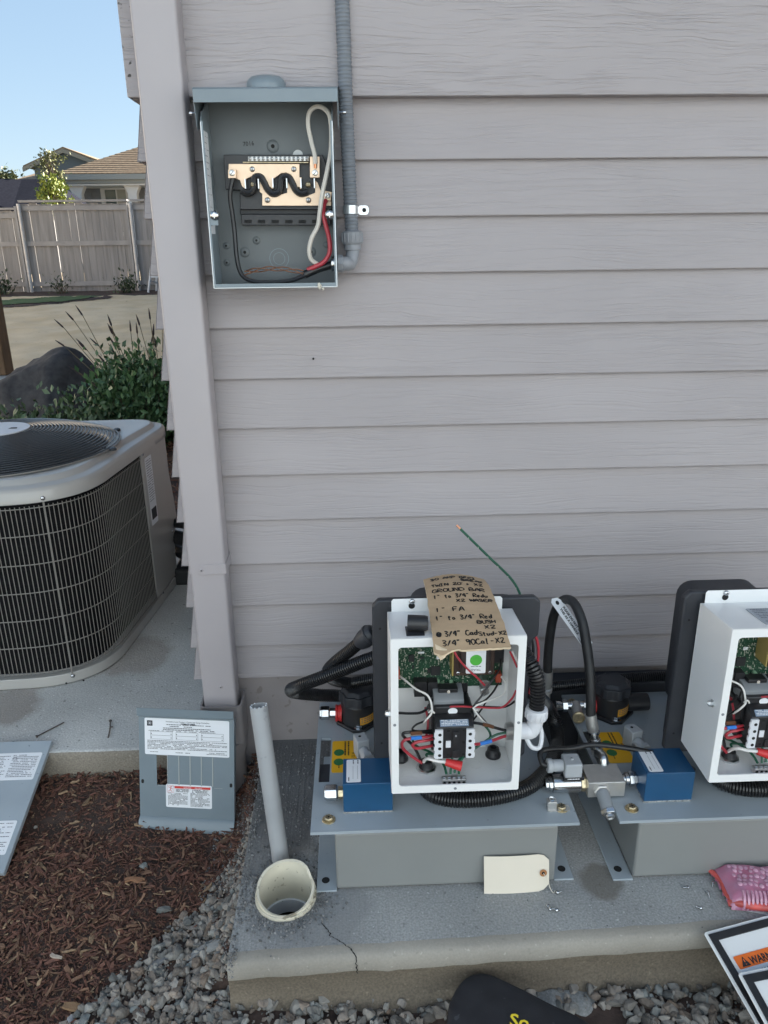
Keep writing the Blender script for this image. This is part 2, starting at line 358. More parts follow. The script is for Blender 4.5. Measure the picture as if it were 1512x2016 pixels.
def concrete(name, c, broom=False, dark=None, rough=.85, flecks=.5, soft=False):
    m = bpy.data.materials.new(name); m.use_nodes = True; nt = m.node_tree; N = nt.nodes; L = nt.links; b = N['Principled BSDF']
    b.inputs['Roughness'].default_value = rough; b.inputs['Specular IOR Level'].default_value = .3
    tc = N.new('ShaderNodeTexCoord')
    def nz(s, d, st=(1, 1, 1)):
        mp = N.new('ShaderNodeMapping'); mp.inputs['Scale'].default_value = st; L.new(tc.outputs['Object'], mp.inputs[0])
        n = N.new('ShaderNodeTexNoise'); n.inputs['Scale'].default_value = s; n.inputs['Detail'].default_value = d; L.new(mp.outputs[0], n.inputs['Vector']); return n.outputs[0]
    def ramp(i, p0, p1, a, z):
        r = N.new('ShaderNodeValToRGB'); r.color_ramp.elements[0].position = p0; r.color_ramp.elements[1].position = p1
        r.color_ramp.elements[0].color = (*a, 1); r.color_ramp.elements[1].color = (*z, 1); L.new(i, r.inputs[0]); return r.outputs[0]
    def mix(f, a, z, mode='MIX', k=None):
        x = N.new('ShaderNodeMix'); x.data_type = 'RGBA'; x.blend_type = mode
        if k is None: L.new(f, x.inputs[0])
        else: x.inputs[0].default_value = k
        for s, i in ((a, 6), (z, 7)):
            if isinstance(s, tuple): x.inputs[i].default_value = (*s, 1)
            else: L.new(s, x.inputs[i])
        return x.outputs[2]
    c0 = ramp(nz(3.5, 7), .3, .7, [x*.82 for x in c], [x*1.12 for x in c])
    fine = ramp(nz(260, 3), .3, .7, (.93 if soft else .76,)*3, (1.06 if soft else 1.2,)*3)
    c1 = mix(None, c0, fine, 'MULTIPLY', 1.0)
    c1 = mix(ramp(nz(75, 2), .66, .72, (0,)*3, (flecks,)*3), c1, tuple(x*.4 for x in c))
    c1 = mix(ramp(nz(130, 1), .72, .76, (0,)*3, (flecks,)*3), c1, tuple(min(1, x*1.9) for x in c))
    if dark:                             # grime and painted shade: (centre xy, radius, colour, amount)
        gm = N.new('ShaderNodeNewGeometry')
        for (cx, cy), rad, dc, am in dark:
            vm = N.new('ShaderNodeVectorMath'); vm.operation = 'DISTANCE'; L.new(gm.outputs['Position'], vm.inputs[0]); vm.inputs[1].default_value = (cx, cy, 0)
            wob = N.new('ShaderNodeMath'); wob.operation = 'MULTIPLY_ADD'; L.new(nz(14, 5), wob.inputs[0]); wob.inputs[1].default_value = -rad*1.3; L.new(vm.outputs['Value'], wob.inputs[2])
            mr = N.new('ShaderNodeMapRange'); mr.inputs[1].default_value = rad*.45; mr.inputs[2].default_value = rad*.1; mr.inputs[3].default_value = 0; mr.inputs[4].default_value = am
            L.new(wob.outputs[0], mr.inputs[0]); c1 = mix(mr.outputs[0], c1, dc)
    L.new(c1, b.inputs['Base Color'])
    h = N.new('ShaderNodeMath'); h.operation = 'ADD'; L.new(nz(160, 4), h.inputs[0])
    if broom:
        s = N.new('ShaderNodeMath'); s.operation = 'MULTIPLY'; s.inputs[1].default_value = 2.0; L.new(nz(1, 4, (150, 5, 1)), s.inputs[0]); L.new(s.outputs[0], h.inputs[1])
    else: L.new(nz(30, 4), h.inputs[1])
    bp = N.new('ShaderNodeBump'); bp.inputs['Strength'].default_value = .18 if soft else .42; bp.inputs['Distance'].default_value = .003; L.new(h.outputs[0], bp.inputs['Height'])
    L.new(bp.outputs[0], b.inputs['Normal'])
    return m
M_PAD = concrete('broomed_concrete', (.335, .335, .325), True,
                 dark=[((-.13, -.09), .24, (.085, .085, .088), .72), ((-.22, -.28), .13, (.12, .115, .11), .6), ((.435, -.448), .042, (.13, .11, .085), .65), ((-.1, -.5), .11, (.2, .2, .2), .5)])  # first two patches: dirt mixed with painted shade around the pipe
M_PADE = concrete('trowelled_concrete', (.315, .29, .25), flecks=.28, soft=True)
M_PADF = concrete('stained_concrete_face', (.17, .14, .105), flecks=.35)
M_ACPAD = concrete('speckled_concrete', (.45, .45, .435), dark=[((-.95, .2), .10, (.15, .11, .08), .5), ((-.68, .45), .12, (.17, .13, .10), .45)], flecks=.75)
M_SOIL = mat('soil', (.045, .030, .024), .95, c2=(.095, .062, .050), vscale=18, bump=.9, bscale=70)
M_CHIP = mat('bark_mulch', (.9, .9, .9), .8, tint=True, var=.15, vscale=120, bump=.3, bscale=200)
M_GRAV = mat('gravel_stone', (.9, .9, .9), .85, tint=True, var=.18, vscale=90, bump=.35, bscale=220)
M_LAWN = mat('dry_lawn', (.54, .42, .26), .95, c2=(.64, .52, .35), vscale=2.2, bump=.5, bscale=28, speck=(18, .66, (.28, .23, .15), .4))
M_GRASS = mat('green_grass', (.045, .085, .03), .9, c2=(.09, .14, .05), vscale=9, bump=.8, bscale=40)

# ================================================================== SETTING: ground, slabs
def hz(x, y):                             # ground height
    n = mnoise.noise(Vector((x*3.1, y*3.1, 0)))*.012 + mnoise.noise(Vector((x*11, y*11, 3)))*.006
    if y < .0:
        z = -.06-.20*min(.2, -y)-.02*min(1, max(0, -y-.2))
        if x < -.24:                       # spoil heaped against the left edge of the slab
            d = max(0, 1-(-.24-x)/.085); z += d*d*.085*(1 if y > -.5 else max(0, 1+(y+.5)/.14))
        if -.24 <= x and y > -.56: z = -.13
        if y <= -.56 and x > -.3: z = -.108
        return z+n
    if x > -.42: return -.15
    if y < 1.7 and x > -2.3: return -.14
    t = max(0, y-1.6)
    z = -.05+.08*min(1, t/3.2)+(.26*min(1, max(0, y-4.8)/9.6))
    if y > 14.4: z += .012*min(20, y-14.4)
    return z+n*(1.5 if y > 3 else 1)
def axis_lines(segs):
    out = []
    for a, b, n in segs: out += list(np.linspace(a, b, n, endpoint=False))
    return out+[segs[-1][1]]
def sheet(name, xs, ys, m, dz=0.0, keep=None, kind='structure'):
    mb = MB(); idx = {}; nx = len(xs)
    for y in ys:
        for x in xs: mb.v.append((x, y, hz(x, y)+dz))
    for j in range(len(ys)-1):
        for i in range(nx-1):
            if keep and not keep((xs[i]+xs[i+1])/2, (ys[j]+ys[j+1])/2): continue
            mb.f.append((j*nx+i, j*nx+i+1, (j+1)*nx+i+1, (j+1)*nx+i)); mb.m.append(0)
    return mb.build(name, m, kind=kind, angle=180)
ground = sheet('ground', axis_lines([(-150, -30, 12), (-30, -6, 24), (-6, -1.2, 40), (-1.2, -.2, 60), (-.2, 1.4, 30), (1.4, 20, 10), (20, 150, 8)]),
               axis_lines([(-40, -1.4, 10), (-1.4, 0, 80), (0, 5, 50), (5, 16, 44), (16, 60, 22), (60, 180, 8)]), M_SOIL)
def lawn_keep(x, y):
    w = mnoise.noise(Vector((x*.9, y*.9, 5)))*.35
    return 5.0+w+(.5 if x > -2.2 else 0) < y < 13.2+w*.6
lawn = sheet('lawn', axis_lines([(-14, -8, 20), (-8, -1, 90), (-1, -.2, 6)]), axis_lines([(4.2, 14.0, 120)]), M_LAWN, .012, lawn_keep)
def strip_keep(x, y):
    w = mnoise.noise(Vector((x*1.7, y*1.7, 9)))*.22
    a = (x+5.55)/1.0; b = (y-12.15-.62*(x+5.5))/.55
    c = (x+8.2)/1.5; d = (y-12.2)/.62
    return a*a+b*b < 1+w*2 or c*c+d*d < 1+w*2
sheet('grass_patch', axis_lines([(-10, -4, 160)]), axis_lines([(11.0, 13.6, 70)]), M_GRASS, .035, strip_keep)
def rim_keep(x, y):
    a = (x+5.45)/1.12; b = (y-12.0-.62*(x+5.5))/.72
    return a*a+b*b < 1 and mnoise.noise(Vector((x*2.5, y*2.5, 2))) > -.25
sheet('bare_soil_patch', axis_lines([(-7, -4, 80)]), axis_lines([(10.8, 13.4, 60)]), M_SOIL, .022, rim_keep)

# unseen lawn and house behind the camera, added to bounce sunlight onto the wall
sheet('lawn', axis_lines([(-40, -6, 12), (-6, 12, 14), (12, 60, 10)]), axis_lines([(-40, -12, 8), (-12, -2.6, 12)]), M_LAWN, .05)
M_NWALL2 = mat('pale_blue_siding', (.42, .52, .63), .7, var=.04)
oh = thing('fill_house_behind_camera', 'pale blue sided house added unseen behind the camera to bounce sunlight onto the siding', 'house', (3, -13, 0))
MB().box(-9, 17, -18, -5.6, -.4, 5.4).build('wall', M_NWALL2, oh)
m = MB(); m.add([(-9.6, -18.6, 5.3), (17.6, -18.6, 5.3), (17.6, -5.1, 5.3), (-9.6, -5.1, 5.3), (-3.5, -11.8, 8.2), (11, -11.8, 8.2)], [(0, 1, 5, 4), (1, 2, 5), (2, 3, 4, 5), (3, 0, 4), (0, 3, 2, 1)]); m.build('roof', M_LAWN, oh, smooth=False)

sh = thing('fill_house_left', 'tan sided house added unseen beyond the left edge to bounce low sun into the yard', 'house', (-13, 5, 0))  # unseen house added to throw warm sunlight back into the yard
M_NWALL3 = mat('tan_siding', (.52, .47, .41), .7, var=.04)
MB().box(-18, -10.6, -1, 12.5, -.3, 4.6).build('wall', M_NWALL3, sh)
m = MB(); m.add([(-18.5, -1.6, 4.5), (-10.1, -1.6, 4.5), (-10.1, 13.1, 4.5), (-18.5, 13.1, 4.5), (-14.3, 2.6, 6.4), (-14.3, 8.9, 6.4)], [(0, 1, 4), (1, 2, 5, 4), (2, 3, 5), (3, 0, 4, 5), (0, 3, 2, 1)]); m.build('roof', M_SOIL, sh, smooth=False)

# the slab in front of the wall (top at z = 0)
pad = MB()
XA, XB = -.24, 1.5
def front(x): return -.592+.026*(x-XA)
HC, HR = V(-.1515, -.4545), .0505
xs = list(np.linspace(XA, HC[0]-HR, 6))+list(HC[0]-HR*np.cos(np.linspace(0, math.pi, 28)))[1:]+list(np.linspace(HC[0]+HR, XB, 86))[1:]
nx = len(xs)
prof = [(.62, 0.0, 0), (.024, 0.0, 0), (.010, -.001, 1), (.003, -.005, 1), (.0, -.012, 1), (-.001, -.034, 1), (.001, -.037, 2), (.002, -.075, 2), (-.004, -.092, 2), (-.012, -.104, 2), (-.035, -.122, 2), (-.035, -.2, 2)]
vs = []
for x in xs:
    q = mnoise.noise(Vector((x*9, 0, 1)))*.0030+mnoise.noise(Vector((x*31, 0, 4)))*.0016-.004*max(0, mnoise.noise(Vector((x*47, 0, 9)))-.25)
    for dy, z, _ in prof:
        yy = front(x)+dy+(q if dy < .3 else 0); zz = z+(mnoise.noise(Vector((x*14, z*20, 2)))*.004 if z < -.03 else 0)
        if dy > .3: yy = .0195
        vs.append((x, yy, zz))
np_ = len(prof)
for i in range(nx-1):
    for j in range(np_-1):
        if j == 0 and abs((xs[i]+xs[i+1])/2-HC[0]) < HR:      # leave the drain open
            sa, sb = [math.sqrt(max(0, HR*HR-(x-HC[0])**2)) for x in (xs[i], xs[i+1])]; k = len(vs)
            vs += [(xs[i], HC[1]+sa, 0), (xs[i+1], HC[1]+sb, 0), (xs[i], HC[1]-sa, 0), (xs[i+1], HC[1]-sb, 0)]
            pad.f += [(i*np_, k, k+1, (i+1)*np_), (k+2, i*np_+1, (i+1)*np_+1, k+3)]; pad.m += [0, 0]; continue
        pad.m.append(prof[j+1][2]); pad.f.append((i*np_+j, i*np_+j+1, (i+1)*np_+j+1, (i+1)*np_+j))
pad.v = vs
pad.f.append(tuple(range(np_))); pad.m.append(2)
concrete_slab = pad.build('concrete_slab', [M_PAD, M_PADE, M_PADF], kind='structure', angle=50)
# the crack that runs from the drain stub to the front face: a dark ragged slot
cp = [atz(*q, .0) for q in ((632, 1817), (641, 1827), (650, 1838), (649, 1843), (657, 1847), (668, 1853), (676, 1858), (683, 1864), (690, 1868), (698, 1876), (701, 1886))]
cp = [V(p[0], p[1], .0012) for p in cp]
ye = front(-.022); cp = [p for p in cp if p[1] > ye+.012]+[V(-.0225, ye+.003, -.004), V(-.0225, ye-.0025, -.014), V(-.021, ye-.003, -.036)]
cr = MB(); P, _s = resample(cp, .002)
for i, p in enumerate(P):
    w = .0007+.0008*abs(mnoise.noise(Vector((i*.31, 2, 0))))*2; o = mnoise.noise(Vector((i*.45, 7, 0)))*.0025
    d = V(1, 0, 0); cr.v += [tuple(p+d*(o-w)), tuple(p+d*(o+w))]
for i in range(len(P)-1): cr.f.append((2*i, 2*i+1, 2*i+3, 2*i+2)); cr.m.append(0)
crack = cr.build('crack', M_DARK, concrete_slab)

sp_m = MB(); n = 26
for j in range(9):
    for i in range(n+1):
        x = .235+.20*i/n; y = -.588-.085*j/8; e = min(1, 4*min(i, n-i)/n)*max(0, 1-(j/8)**2*1.02)
        sp_m.v.append((x, y, -.132+.034*e+.016*mnoise.noise(Vector((x*30, y*30, 1)))))
for j in range(8):
    for i in range(n): sp_m.f.append((j*(n+1)+i, j*(n+1)+i+1, (j+1)*(n+1)+i+1, (j+1)*(n+1)+i)); sp_m.m.append(0)
sp_m.build('concrete_overspill', concrete('overspill', (.27, .27, .26), flecks=.5), concrete_slab, angle=180)
sheet('lawn', axis_lines([(-30, -10, 10), (-10, 4, 14), (4, 30, 6)]), axis_lines([(14.9, 20, 8), (20, 60, 10)]), M_LAWN, .04)

# the air conditioner's slab round the corner
ap = MB(); prof = [(1.62, 0), (.012, 0), (.004, -.003), (0, -.011), (-.002, -.05), (.004, -.2)]
xs = list(np.linspace(-2.3, -.372, 60)); vs = []
for x in xs:
    for dy, z in prof: vs.append((x, dy-.002+mnoise.noise(Vector((x*12, z*30, 0)))*.0025*(dy < 1), z))
ap.v = vs; n_ = len(prof)
for i in range(len(xs)-1):
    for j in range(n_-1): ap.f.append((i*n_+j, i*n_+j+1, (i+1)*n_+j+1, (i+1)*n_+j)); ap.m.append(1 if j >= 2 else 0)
M_ACFACE = concrete('brown_concrete_face', (.235, .205, .165), flecks=.3)  # front face browner and darker than the top
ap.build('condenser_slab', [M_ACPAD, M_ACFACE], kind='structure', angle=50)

# ================================================================== HOUSE
ZB = [1.3877, 1.2847, 1.1859, 1.0835, .9822, .8811, .7787, .6774, .5758, .4733, .3724, .2701, .1864]
house = thing('house', 'mauve grey house with lap siding, its corner and a wide band board near the camera', 'house', (-.386, .03, 0))
XL, XR, YB = -.393, 4.0, 19.0
def lap(zb, h, name='siding_board'):
    ln = .0135*h/.103
    m = MB(); t = .0075
    # front board, mitred at the corner
    A = [(XL, 0, zb), (XL+ln, ln, zb+h), (XL+ln+t, ln+t, zb+h), (XL+t, t, zb)]
    B = [(XR, 0, zb), (XR, ln, zb+h), (XR, ln+t, zb+h), (XR, t, zb)]
    m.add(A+B, [(0, 1, 2, 3), (4, 7, 6, 5), (0, 4, 5, 1), (1, 5, 6, 2), (2, 6, 7, 3), (3, 7, 4, 0)])
    m.build(name, M_SID, house, bevel=.0030, smooth=False, seg=3)
    m = MB()
    B = [(XL, YB, zb), (XL+ln, YB, zb+h), (XL+ln+t, YB, zb+h), (XL+t, YB, zb)]
    m.add(A+B, [(0, 1, 2, 3), (4, 7, 6, 5), (0, 4, 5, 1), (1, 5, 6, 2), (2, 6, 7, 3), (3, 7, 4, 0)])
    m.build(name, M_SID, house, smooth=False)
for k in range(1, 13): lap(ZB[k], ZB[k-1]-ZB[k]+.022)
m = MB().box(-.394, XR, -.0165, .012, ZB[0], 1.70); m.build('band_board', M_TRIM, house, bevel=.002)
m = MB().box(-.394, -.372, .0125, YB, ZB[0]-.0004, 1.70); m.build('band_board', M_TRIM, house, bevel=.002)
for k in range(10): lap(1.70+k*.1016, .12)
MB().box(-.3695, XR, .02, .05, -.5, .214).build('foundation_wall', M_FND, house)
MB().box(-.3695, -.34, .0505, YB, -.5, .214).build('foundation_wall', M_FND, house)
MB().box(-.35, XR+6, .052, YB, -.5, 2.72).build('wall', M_SID, house)
rf = MB(); rf.add([(-.85, -.45, 2.73), (10.6, -.45, 2.73), (10.6, YB+.6, 2.73), (-.85, YB+.6, 2.73), (4.8, 5.2, 4.9), (4.8, YB-5, 4.9)],
                  [(0, 1, 4), (1, 2, 5, 4), (2, 3, 5), (3, 0, 4, 5), (0, 3, 2, 1)])
M_ROOFB = mat('brown_shingle', (.17, .12, .085), .9, c2=(.27, .2, .14), vscale=9, bump=.6, bscale=20)
rf.build('roof', M_ROOFB, house, smooth=False)
p = at(617, 706, .004); MB().lathe([(.0022, 0), (.0022, .003), (.0001, .0031)], p-V(0, .001, 0), (0, -1, 0), 8).build('nail', M_DARK, house)

# ================================================================== DOWNSPOUT
ds = thing('downspout', 'mauve painted rectangular downspout strapped to the house corner', 'downspout', (-.322, -.036, 0))
def rrect(x0, x1, y0, y1, r, n=3):
    P = []
    for cx, cy, s0 in ((x1-r, y1-r, 0), (x0+r, y1-r, 90), (x0+r, y0+r, 180), (x1-r, y0+r, 270)):
        for k in range(n+1):
            a = R(s0+k*90/n); P.append((cx+r*math.cos(a), cy+r*math.sin(a)))
    return P
ID = lambda u, v, w: V(u, v, w)
MB().prism(rrect(-.3620, -.2845, -.0655, -.009, .006), ID, .484, 1.75).build('upper_pipe', M_SPOUT, ds)
MB().prism(rrect(-.3600, -.2865, -.0635, -.011, .006), ID, .09, .4835).build('lower_pipe', M_SPOUT, ds)
st = MB().prism([(-.340, .481), (-.2835, .4835), (-.2835, .5065), (-.340, .5045)], lambda u, v, w: V(u, w, v), -.0678, -.0657)
st.box(-.2842, -.2825, -.0672, -.001, .4835, .5065)
st.build('strap', M_SPOUT, ds, bevel=.0006)
for p in ((-.3345, -.0678, .4935), (-.318, -.0637, .206)):
    roundhead(MB(), p, .0038, (0, -1, 0)).build('screw', [M_SPOUT, M_DARK], ds)
ad = MB(); o = rrect(-.3685, -.2745, -.074, -.002, .011, 4); i_ = rrect(-.3645, -.2785, -.070, -.006, .008, 4)
n = len(o); vs = [V(*q, .06) for q in o]+[V(*q, .160) for q in o]+[V(*q, .160) for q in i_]+[V(*q, .065) for q in i_]
ad.add(vs, [(a*n+k, a*n+(k+1) % n, (a+1)*n+(k+1) % n, (a+1)*n+k) for a in range(3) for k in range(n)])
M_ADPT = mat('drain_adapter_plastic', (.27, .245, .24), .5, var=.05)
ad.lathe([(.049, 0), (.049, -.02), (.041, -.05), (.041, -.30)], (-.3215, -.040, .06), (0, 0, 1), 24)
ad.build('drain_adapter', M_ADPT, ds)

# ================================================================== LOAD CENTER ON THE WALL
lc = thing('breaker_panel', 'open grey steel breaker panel box mounted on the siding', 'breaker box', (-.142, -.012, 1.065))
X0, X1, Z0, Z1, YF = -.2545, -.0300, 1.0645, 1.352, -.1
YBK = -.012
MB().box(X0, X1, YBK, -.002, Z0, 1.385).build('back_panel', M_STEELD, lc)
def sidewall(x0, x1): return MB().prism([(YF, Z0), (YF, 1.338), (YF+.006, 1.345), (YF+.012, Z1), (YBK-.0003, 1.384), (YBK-.0003, Z0)], lambda u, v, w: V(w, u, v), x0, x1)
sidewall(X0, X0+.0014).build('side_wall', M_STEELG, lc); sidewall(X1-.0014, X1).build('side_wall', M_STEELG, lc)
MB().box(X0+.0016, X1-.0016, YF, YBK-.0003, Z0, Z0+.0014).build('bottom_wall', M_STEELG, lc)
fl = MB()
fl.box(X0+.0016, X0+.0040, YF, YF+.0013, Z0+.0078, 1.338); fl.box(X0+.0042, X0+.0170, YF+.0002, YF+.0014, 1.172, 1.196)
fl.build('front_flange', M_STEELG, lc)
fl = MB().box(X0+.0016, X1-.0016, YF, YF+.0012, Z0+.0017, Z0+.0075); fl.box(X1-.004, X1-.0016, YF, YF+.0013, Z0+.0078, 1.338); fl.build('front_flange', M_STEELG, lc)
ed = MB().box(X0-.0002, X0+.0013, YF-.0007, YF-.0001, Z0, 1.337); ed.box(X1-.0013, X1+.0002, YF-.0007, YF-.0001, Z0, 1.337)
ed.box(X0+.0016, X1-.0016, YF-.0007, YF-.0001, Z0-.0002, Z0+.0011); ed.build('worn_edge', M_RAW, lc)
hd = MB(); hx0, hx1 = -.2615, -.0195
hd.prism([(-.1115, 1.3645), (-.1115, 1.3845), (-.1085, 1.3875), (-.002, 1.405), (-.002, 1.4035), (-.1085, 1.386), (-.1100, 1.3845), (-.1100, 1.3645)], lambda u, v, w: V(w, u, v), hx0, hx1)
for x in (hx0, hx1-.0013):
    hd.prism([(-.1098, 1.3655), (-.1098, 1.384), (-.004, 1.402), (-.004, 1.366), (-.055, 1.360), (-.072, 1.330), (-.090, 1.325), (-.100, 1.331)], lambda u, v, w: V(w, u, v), x, x+.0013)
hd.build('lid_hood', M_STEELG, lc, bevel=.0006, seg=1)
cx, cz = at(524, 165, -.055)[[0, 2]]
dm = MB().lathe([(.034, -.004), (.034, .006), (.031, .0125), (.024, .017), (.012, .0195), (.0001, .020)], (cx, -.055, 1.3955), (0, -.17, .985), 28)
dm.build('hub_cap', M_STEELG, lc)
for sx, x in ((-1, hx0), (1, hx1)):
    b = MB().cyl((x, -.082, 1.3525), (x+sx*.0105, -.082, 1.3525), .0016, n=8); b.lathe([(.0034, 0), (.0034, .0045), (.002, .0055)], (x+sx*.0085, -.082, 1.3525), (sx, 0, 0), 12)
    b.build('hinge_screw', M_CHROME, lc)
def lz(x, y, d): return at(360+x/3.78, 140+y/3.78, d)             # measured in an enlarged view of the panel
for q in ((237, 1075), (1092, 1068)):
    c = lz(*q, YF); roundhead(MB(), c, .0085, (0, -1, 0)).build('cover_screw', [M_CHROME, M_GALV], lc)
# the interior: black base, bus bars, neutral
def poly(pts, d, t, name, m, parent=lc, bevel=.0005, mb=None, fin=True):
    mb = mb or MB(); P = [lz(*q, d) for q in pts]
    mb.prism([(p[0], p[2]) for p in P], lambda u, v, w: V(u, w, v), d, d+t)
    return mb.build(name, m, parent, bevel=bevel, seg=1) if fin else mb
b = poly([(302, 622), (1040, 622), (1110, 800), (1115, 870), (1110, 1030), (425, 1030), (425, 885), (318, 880)], -.038, .0255, 'bus_base', M_BLKP, fin=False)
poly([(425, 1022), (1110, 1022), (1110, 1066), (425, 1066)], -.022, .009, 'x', M_BLKP, mb=b, fin=False)
poly([(432, 1066), (1100, 1066), (1100, 1147), (440, 1147)], -.040, .027, 'x', M_BLKP, mb=b, fin=False)
b.build('bus_base', M_BLKP, lc, bevel=.001)
for x in (458, 558, 660, 762, 862, 962):
    poly([(x, 1107), (x+54, 1107), (x+54, 1132), (x, 1132)], -.0408, .0005, 'breaker_hook', M_DARK, bevel=0)
ub = [(340, 690), (868, 690), (868, 790), (884, 790), (884, 876), (872, 880), (866, 862), (845, 870), (812, 860), (800, 770), (770, 755), (730, 760), (705, 780), (690, 790), (676, 800), (676, 872), (664, 876), (655, 866),
      (630, 850), (606, 790), (570, 762), (530, 768), (500, 790), (474, 800), (474, 866), (462, 874), (440, 858), (425, 812), (392, 798), (340, 798)]
poly(ub, -.0475, .0025, 'bus_bar', M_TINCU)
lb = [(566, 812), (600, 830), (622, 870), (650, 910), (690, 925), (740, 915), (776, 905), (776, 822), (800, 832), (822, 880), (860, 922), (905, 928), (950, 918), (985, 905), (985, 812), (1005, 832), (1030, 900), (1104, 900), (1104, 1002), (590, 1002), (590, 912), (572, 900)]
poly(lb, -.0462, .0025, 'bus_bar', M_TINCU)
for pts in ([(440, 890), (470, 908), (510, 900), (530, 860), (528, 808), (545, 786), (580, 790), (606, 830), (630, 880), (670, 912), (712, 900), (728, 862), (732, 806), (755, 786), (790, 792), (815, 835), (840, 885), (880, 912), (930, 900)],):
    tb = MB().tube([lz(*q, -.0485) for q in [tuple(p) for p in smooth([V(*q, 0)[:2].tolist()+[0] for q in pts], 5)] for q in [(q[0], q[1])]], .0060, 8)
    tb.tube([lz(p[0], p[1], -.0530) for p in smooth([V(q[0], q[1], 0) for q in pts], 5)], .0026, 6)
    tb.build('serpentine_barrier', M_BLKP, lc)
for k, (x, y) in enumerate(((468, 840), (566, 840), (672, 832), (775, 836), (880, 836), (980, 836))):
    c = lz(x, y, -.055); MB().box(c[0]-.0009, c[0]+.0009, -.062, -.047, c[2]-.008, c[2]+.008).build('bus_stab', M_GALV, lc)
nb = poly([(484, 634), (938, 634), (938, 670), (484, 670)], -.052, .010, 'neutral_bar', M_GALV, fin=False)
nb.build('neutral_bar', M_ALU, lc, bevel=.0008)
poly([(445, 674), (935, 676), (935, 684), (445, 682)], -.050, .006, 'neutral_strap', M_BRASSY)
for k in range(14):
    c = lz(500+k*32.5, 652, -.052); roundhead(MB(), c, .0032, (0, -1, 0)).build('terminal_screw', [M_GALV, M_DARK], lc)
poly([(945, 636), (1018, 636), (1018, 792), (945, 792)], -.058, .014, 'neutral_lug', M_TINCU)
poly([(336, 732), (396, 732), (396, 796), (336, 796)], -.060, .012, 'main_lug', M_TINCU)
poly([(1058, 890), (1110, 900), (1098, 965), (1044, 955)], -.060, .012, 'main_lug', M_TINCU)
for q, d in (((366, 758), -.060), ((984, 757), -.058), ((1077, 926), -.060)):
    c = lz(*q, d); m = MB().lathe([(.0051, 0), (.0051, .0012), (.004, .0018)], c, (0, -1, 0), 16)
    m.add([c+V(-.0034, -.002, -.0028), c+V(-.0026, -.002, -.0036), c+V(.0034, -.002, .0028), c+V(.0026, -.002, .0036)], [(0, 1, 2, 3)], 1); m.build('lug_screw', [M_GALV, M_DARK], lc)
for q in ((517, 730), (826, 730), (630, 960), (935, 960)):
    roundhead(MB(), lz(*q, -.0475), .0050, (0, -1, 0)).build('bus_screw', [M_GALV, M_DARK], lc)
for q in ((523, 845), (933, 845)):
    roundhead(MB(), lz(*q, -.052), .0050, (0, -1, 0)).build('bus_screw', [M_BRASSY, M_DARK], lc)
for (x, y, r, h) in ((670, 560, .0115, 1), (548, 1260, .0075, 1), (323, 1300, .0065, 1), (328, 1425, .0065, 1), (462, 1348, .0095, 1), (955, 1345, .0095, 1), (1070, 1292, .006, 0)):
    c = lz(x, y, YBK); m = MB().lathe([(r, 0), (r*.8, .0016), (r*.5, .0022), (.0001, .0022)], c, (0, -1, 0), 20)
    if h: m.lathe([(r*.3, 0), (r*.3, .0003), (.0001, .0003)], c-V(0, .0024, 0), (0, -1, 0), 12, 1)
    m.build('mounting_dimple', [M_STEELD, M_DARK], lc)
m = MB(); m.ring(.0185, .0175, .0006, lz(717, 1395, YBK), (0, -1, 0), 32); m.ring(.0112, .0104, .0005, lz(717, 1395, YBK), (0, -1, 0), 28); m.build('knockout', M_STEELG, lc)
M_KO = mat('pale_sticker', (.6, .61, .6), .5)
MB().lathe([(.0095, 0), (.0095, .0004), (.0001, .0004)], lz(857, 628, YBK), (0, -1, 0), 24).build('round_sticker', M_KO, lc)
frb = Frame(lz(448, 560, YBK), (1, 0, .08), (0, 0, 1)); text('7016', frb, 0, 0, .0105, M_MARK, lc, 'lettering')
frs = Frame((X0+.0016, -.0935, 1.158), (0, 1, 0), (0, 0, 1))
lb_ = sticker(frs, .046, .168, r=.002); lab = lb_.build('wiring_label', M_PAPER, lc)
g = greek(frs, .004, .040, .160, 15, .0104, .0011, MB(), seed=5, fill=.55); g.build('print', M_INK2, lab, smooth=False)
# locknut of the cable entry
c = at(658, 519, -.045); ce = V(X1-.0016, -.047, c[2])
m = MB().lathe([(.0165, 0), (.0165, .004), (.0135, .005), (.0135, .009), (.010, .009)], ce, (-1, 0, 0), 24); m.build('locknut', M_CHROME, lc)
# little blob of sealant on the lower lip and a stub below it
p = lz(1018, 1600, YF-.002); m = MB(); m.lathe([(.0001, -.004), (.006, -.002), (.007, .001), (.0001, .004)], p, (1, 0, .2), 10); m.lathe([(.0001, -.003), (.003, 0), (.0001, .003)], p+V(.006, -.001, -.005), (0, 0, 1), 8); m.build('sealant_blob', mat('cream_sealant', (.66, .62, .52), .6), lc)

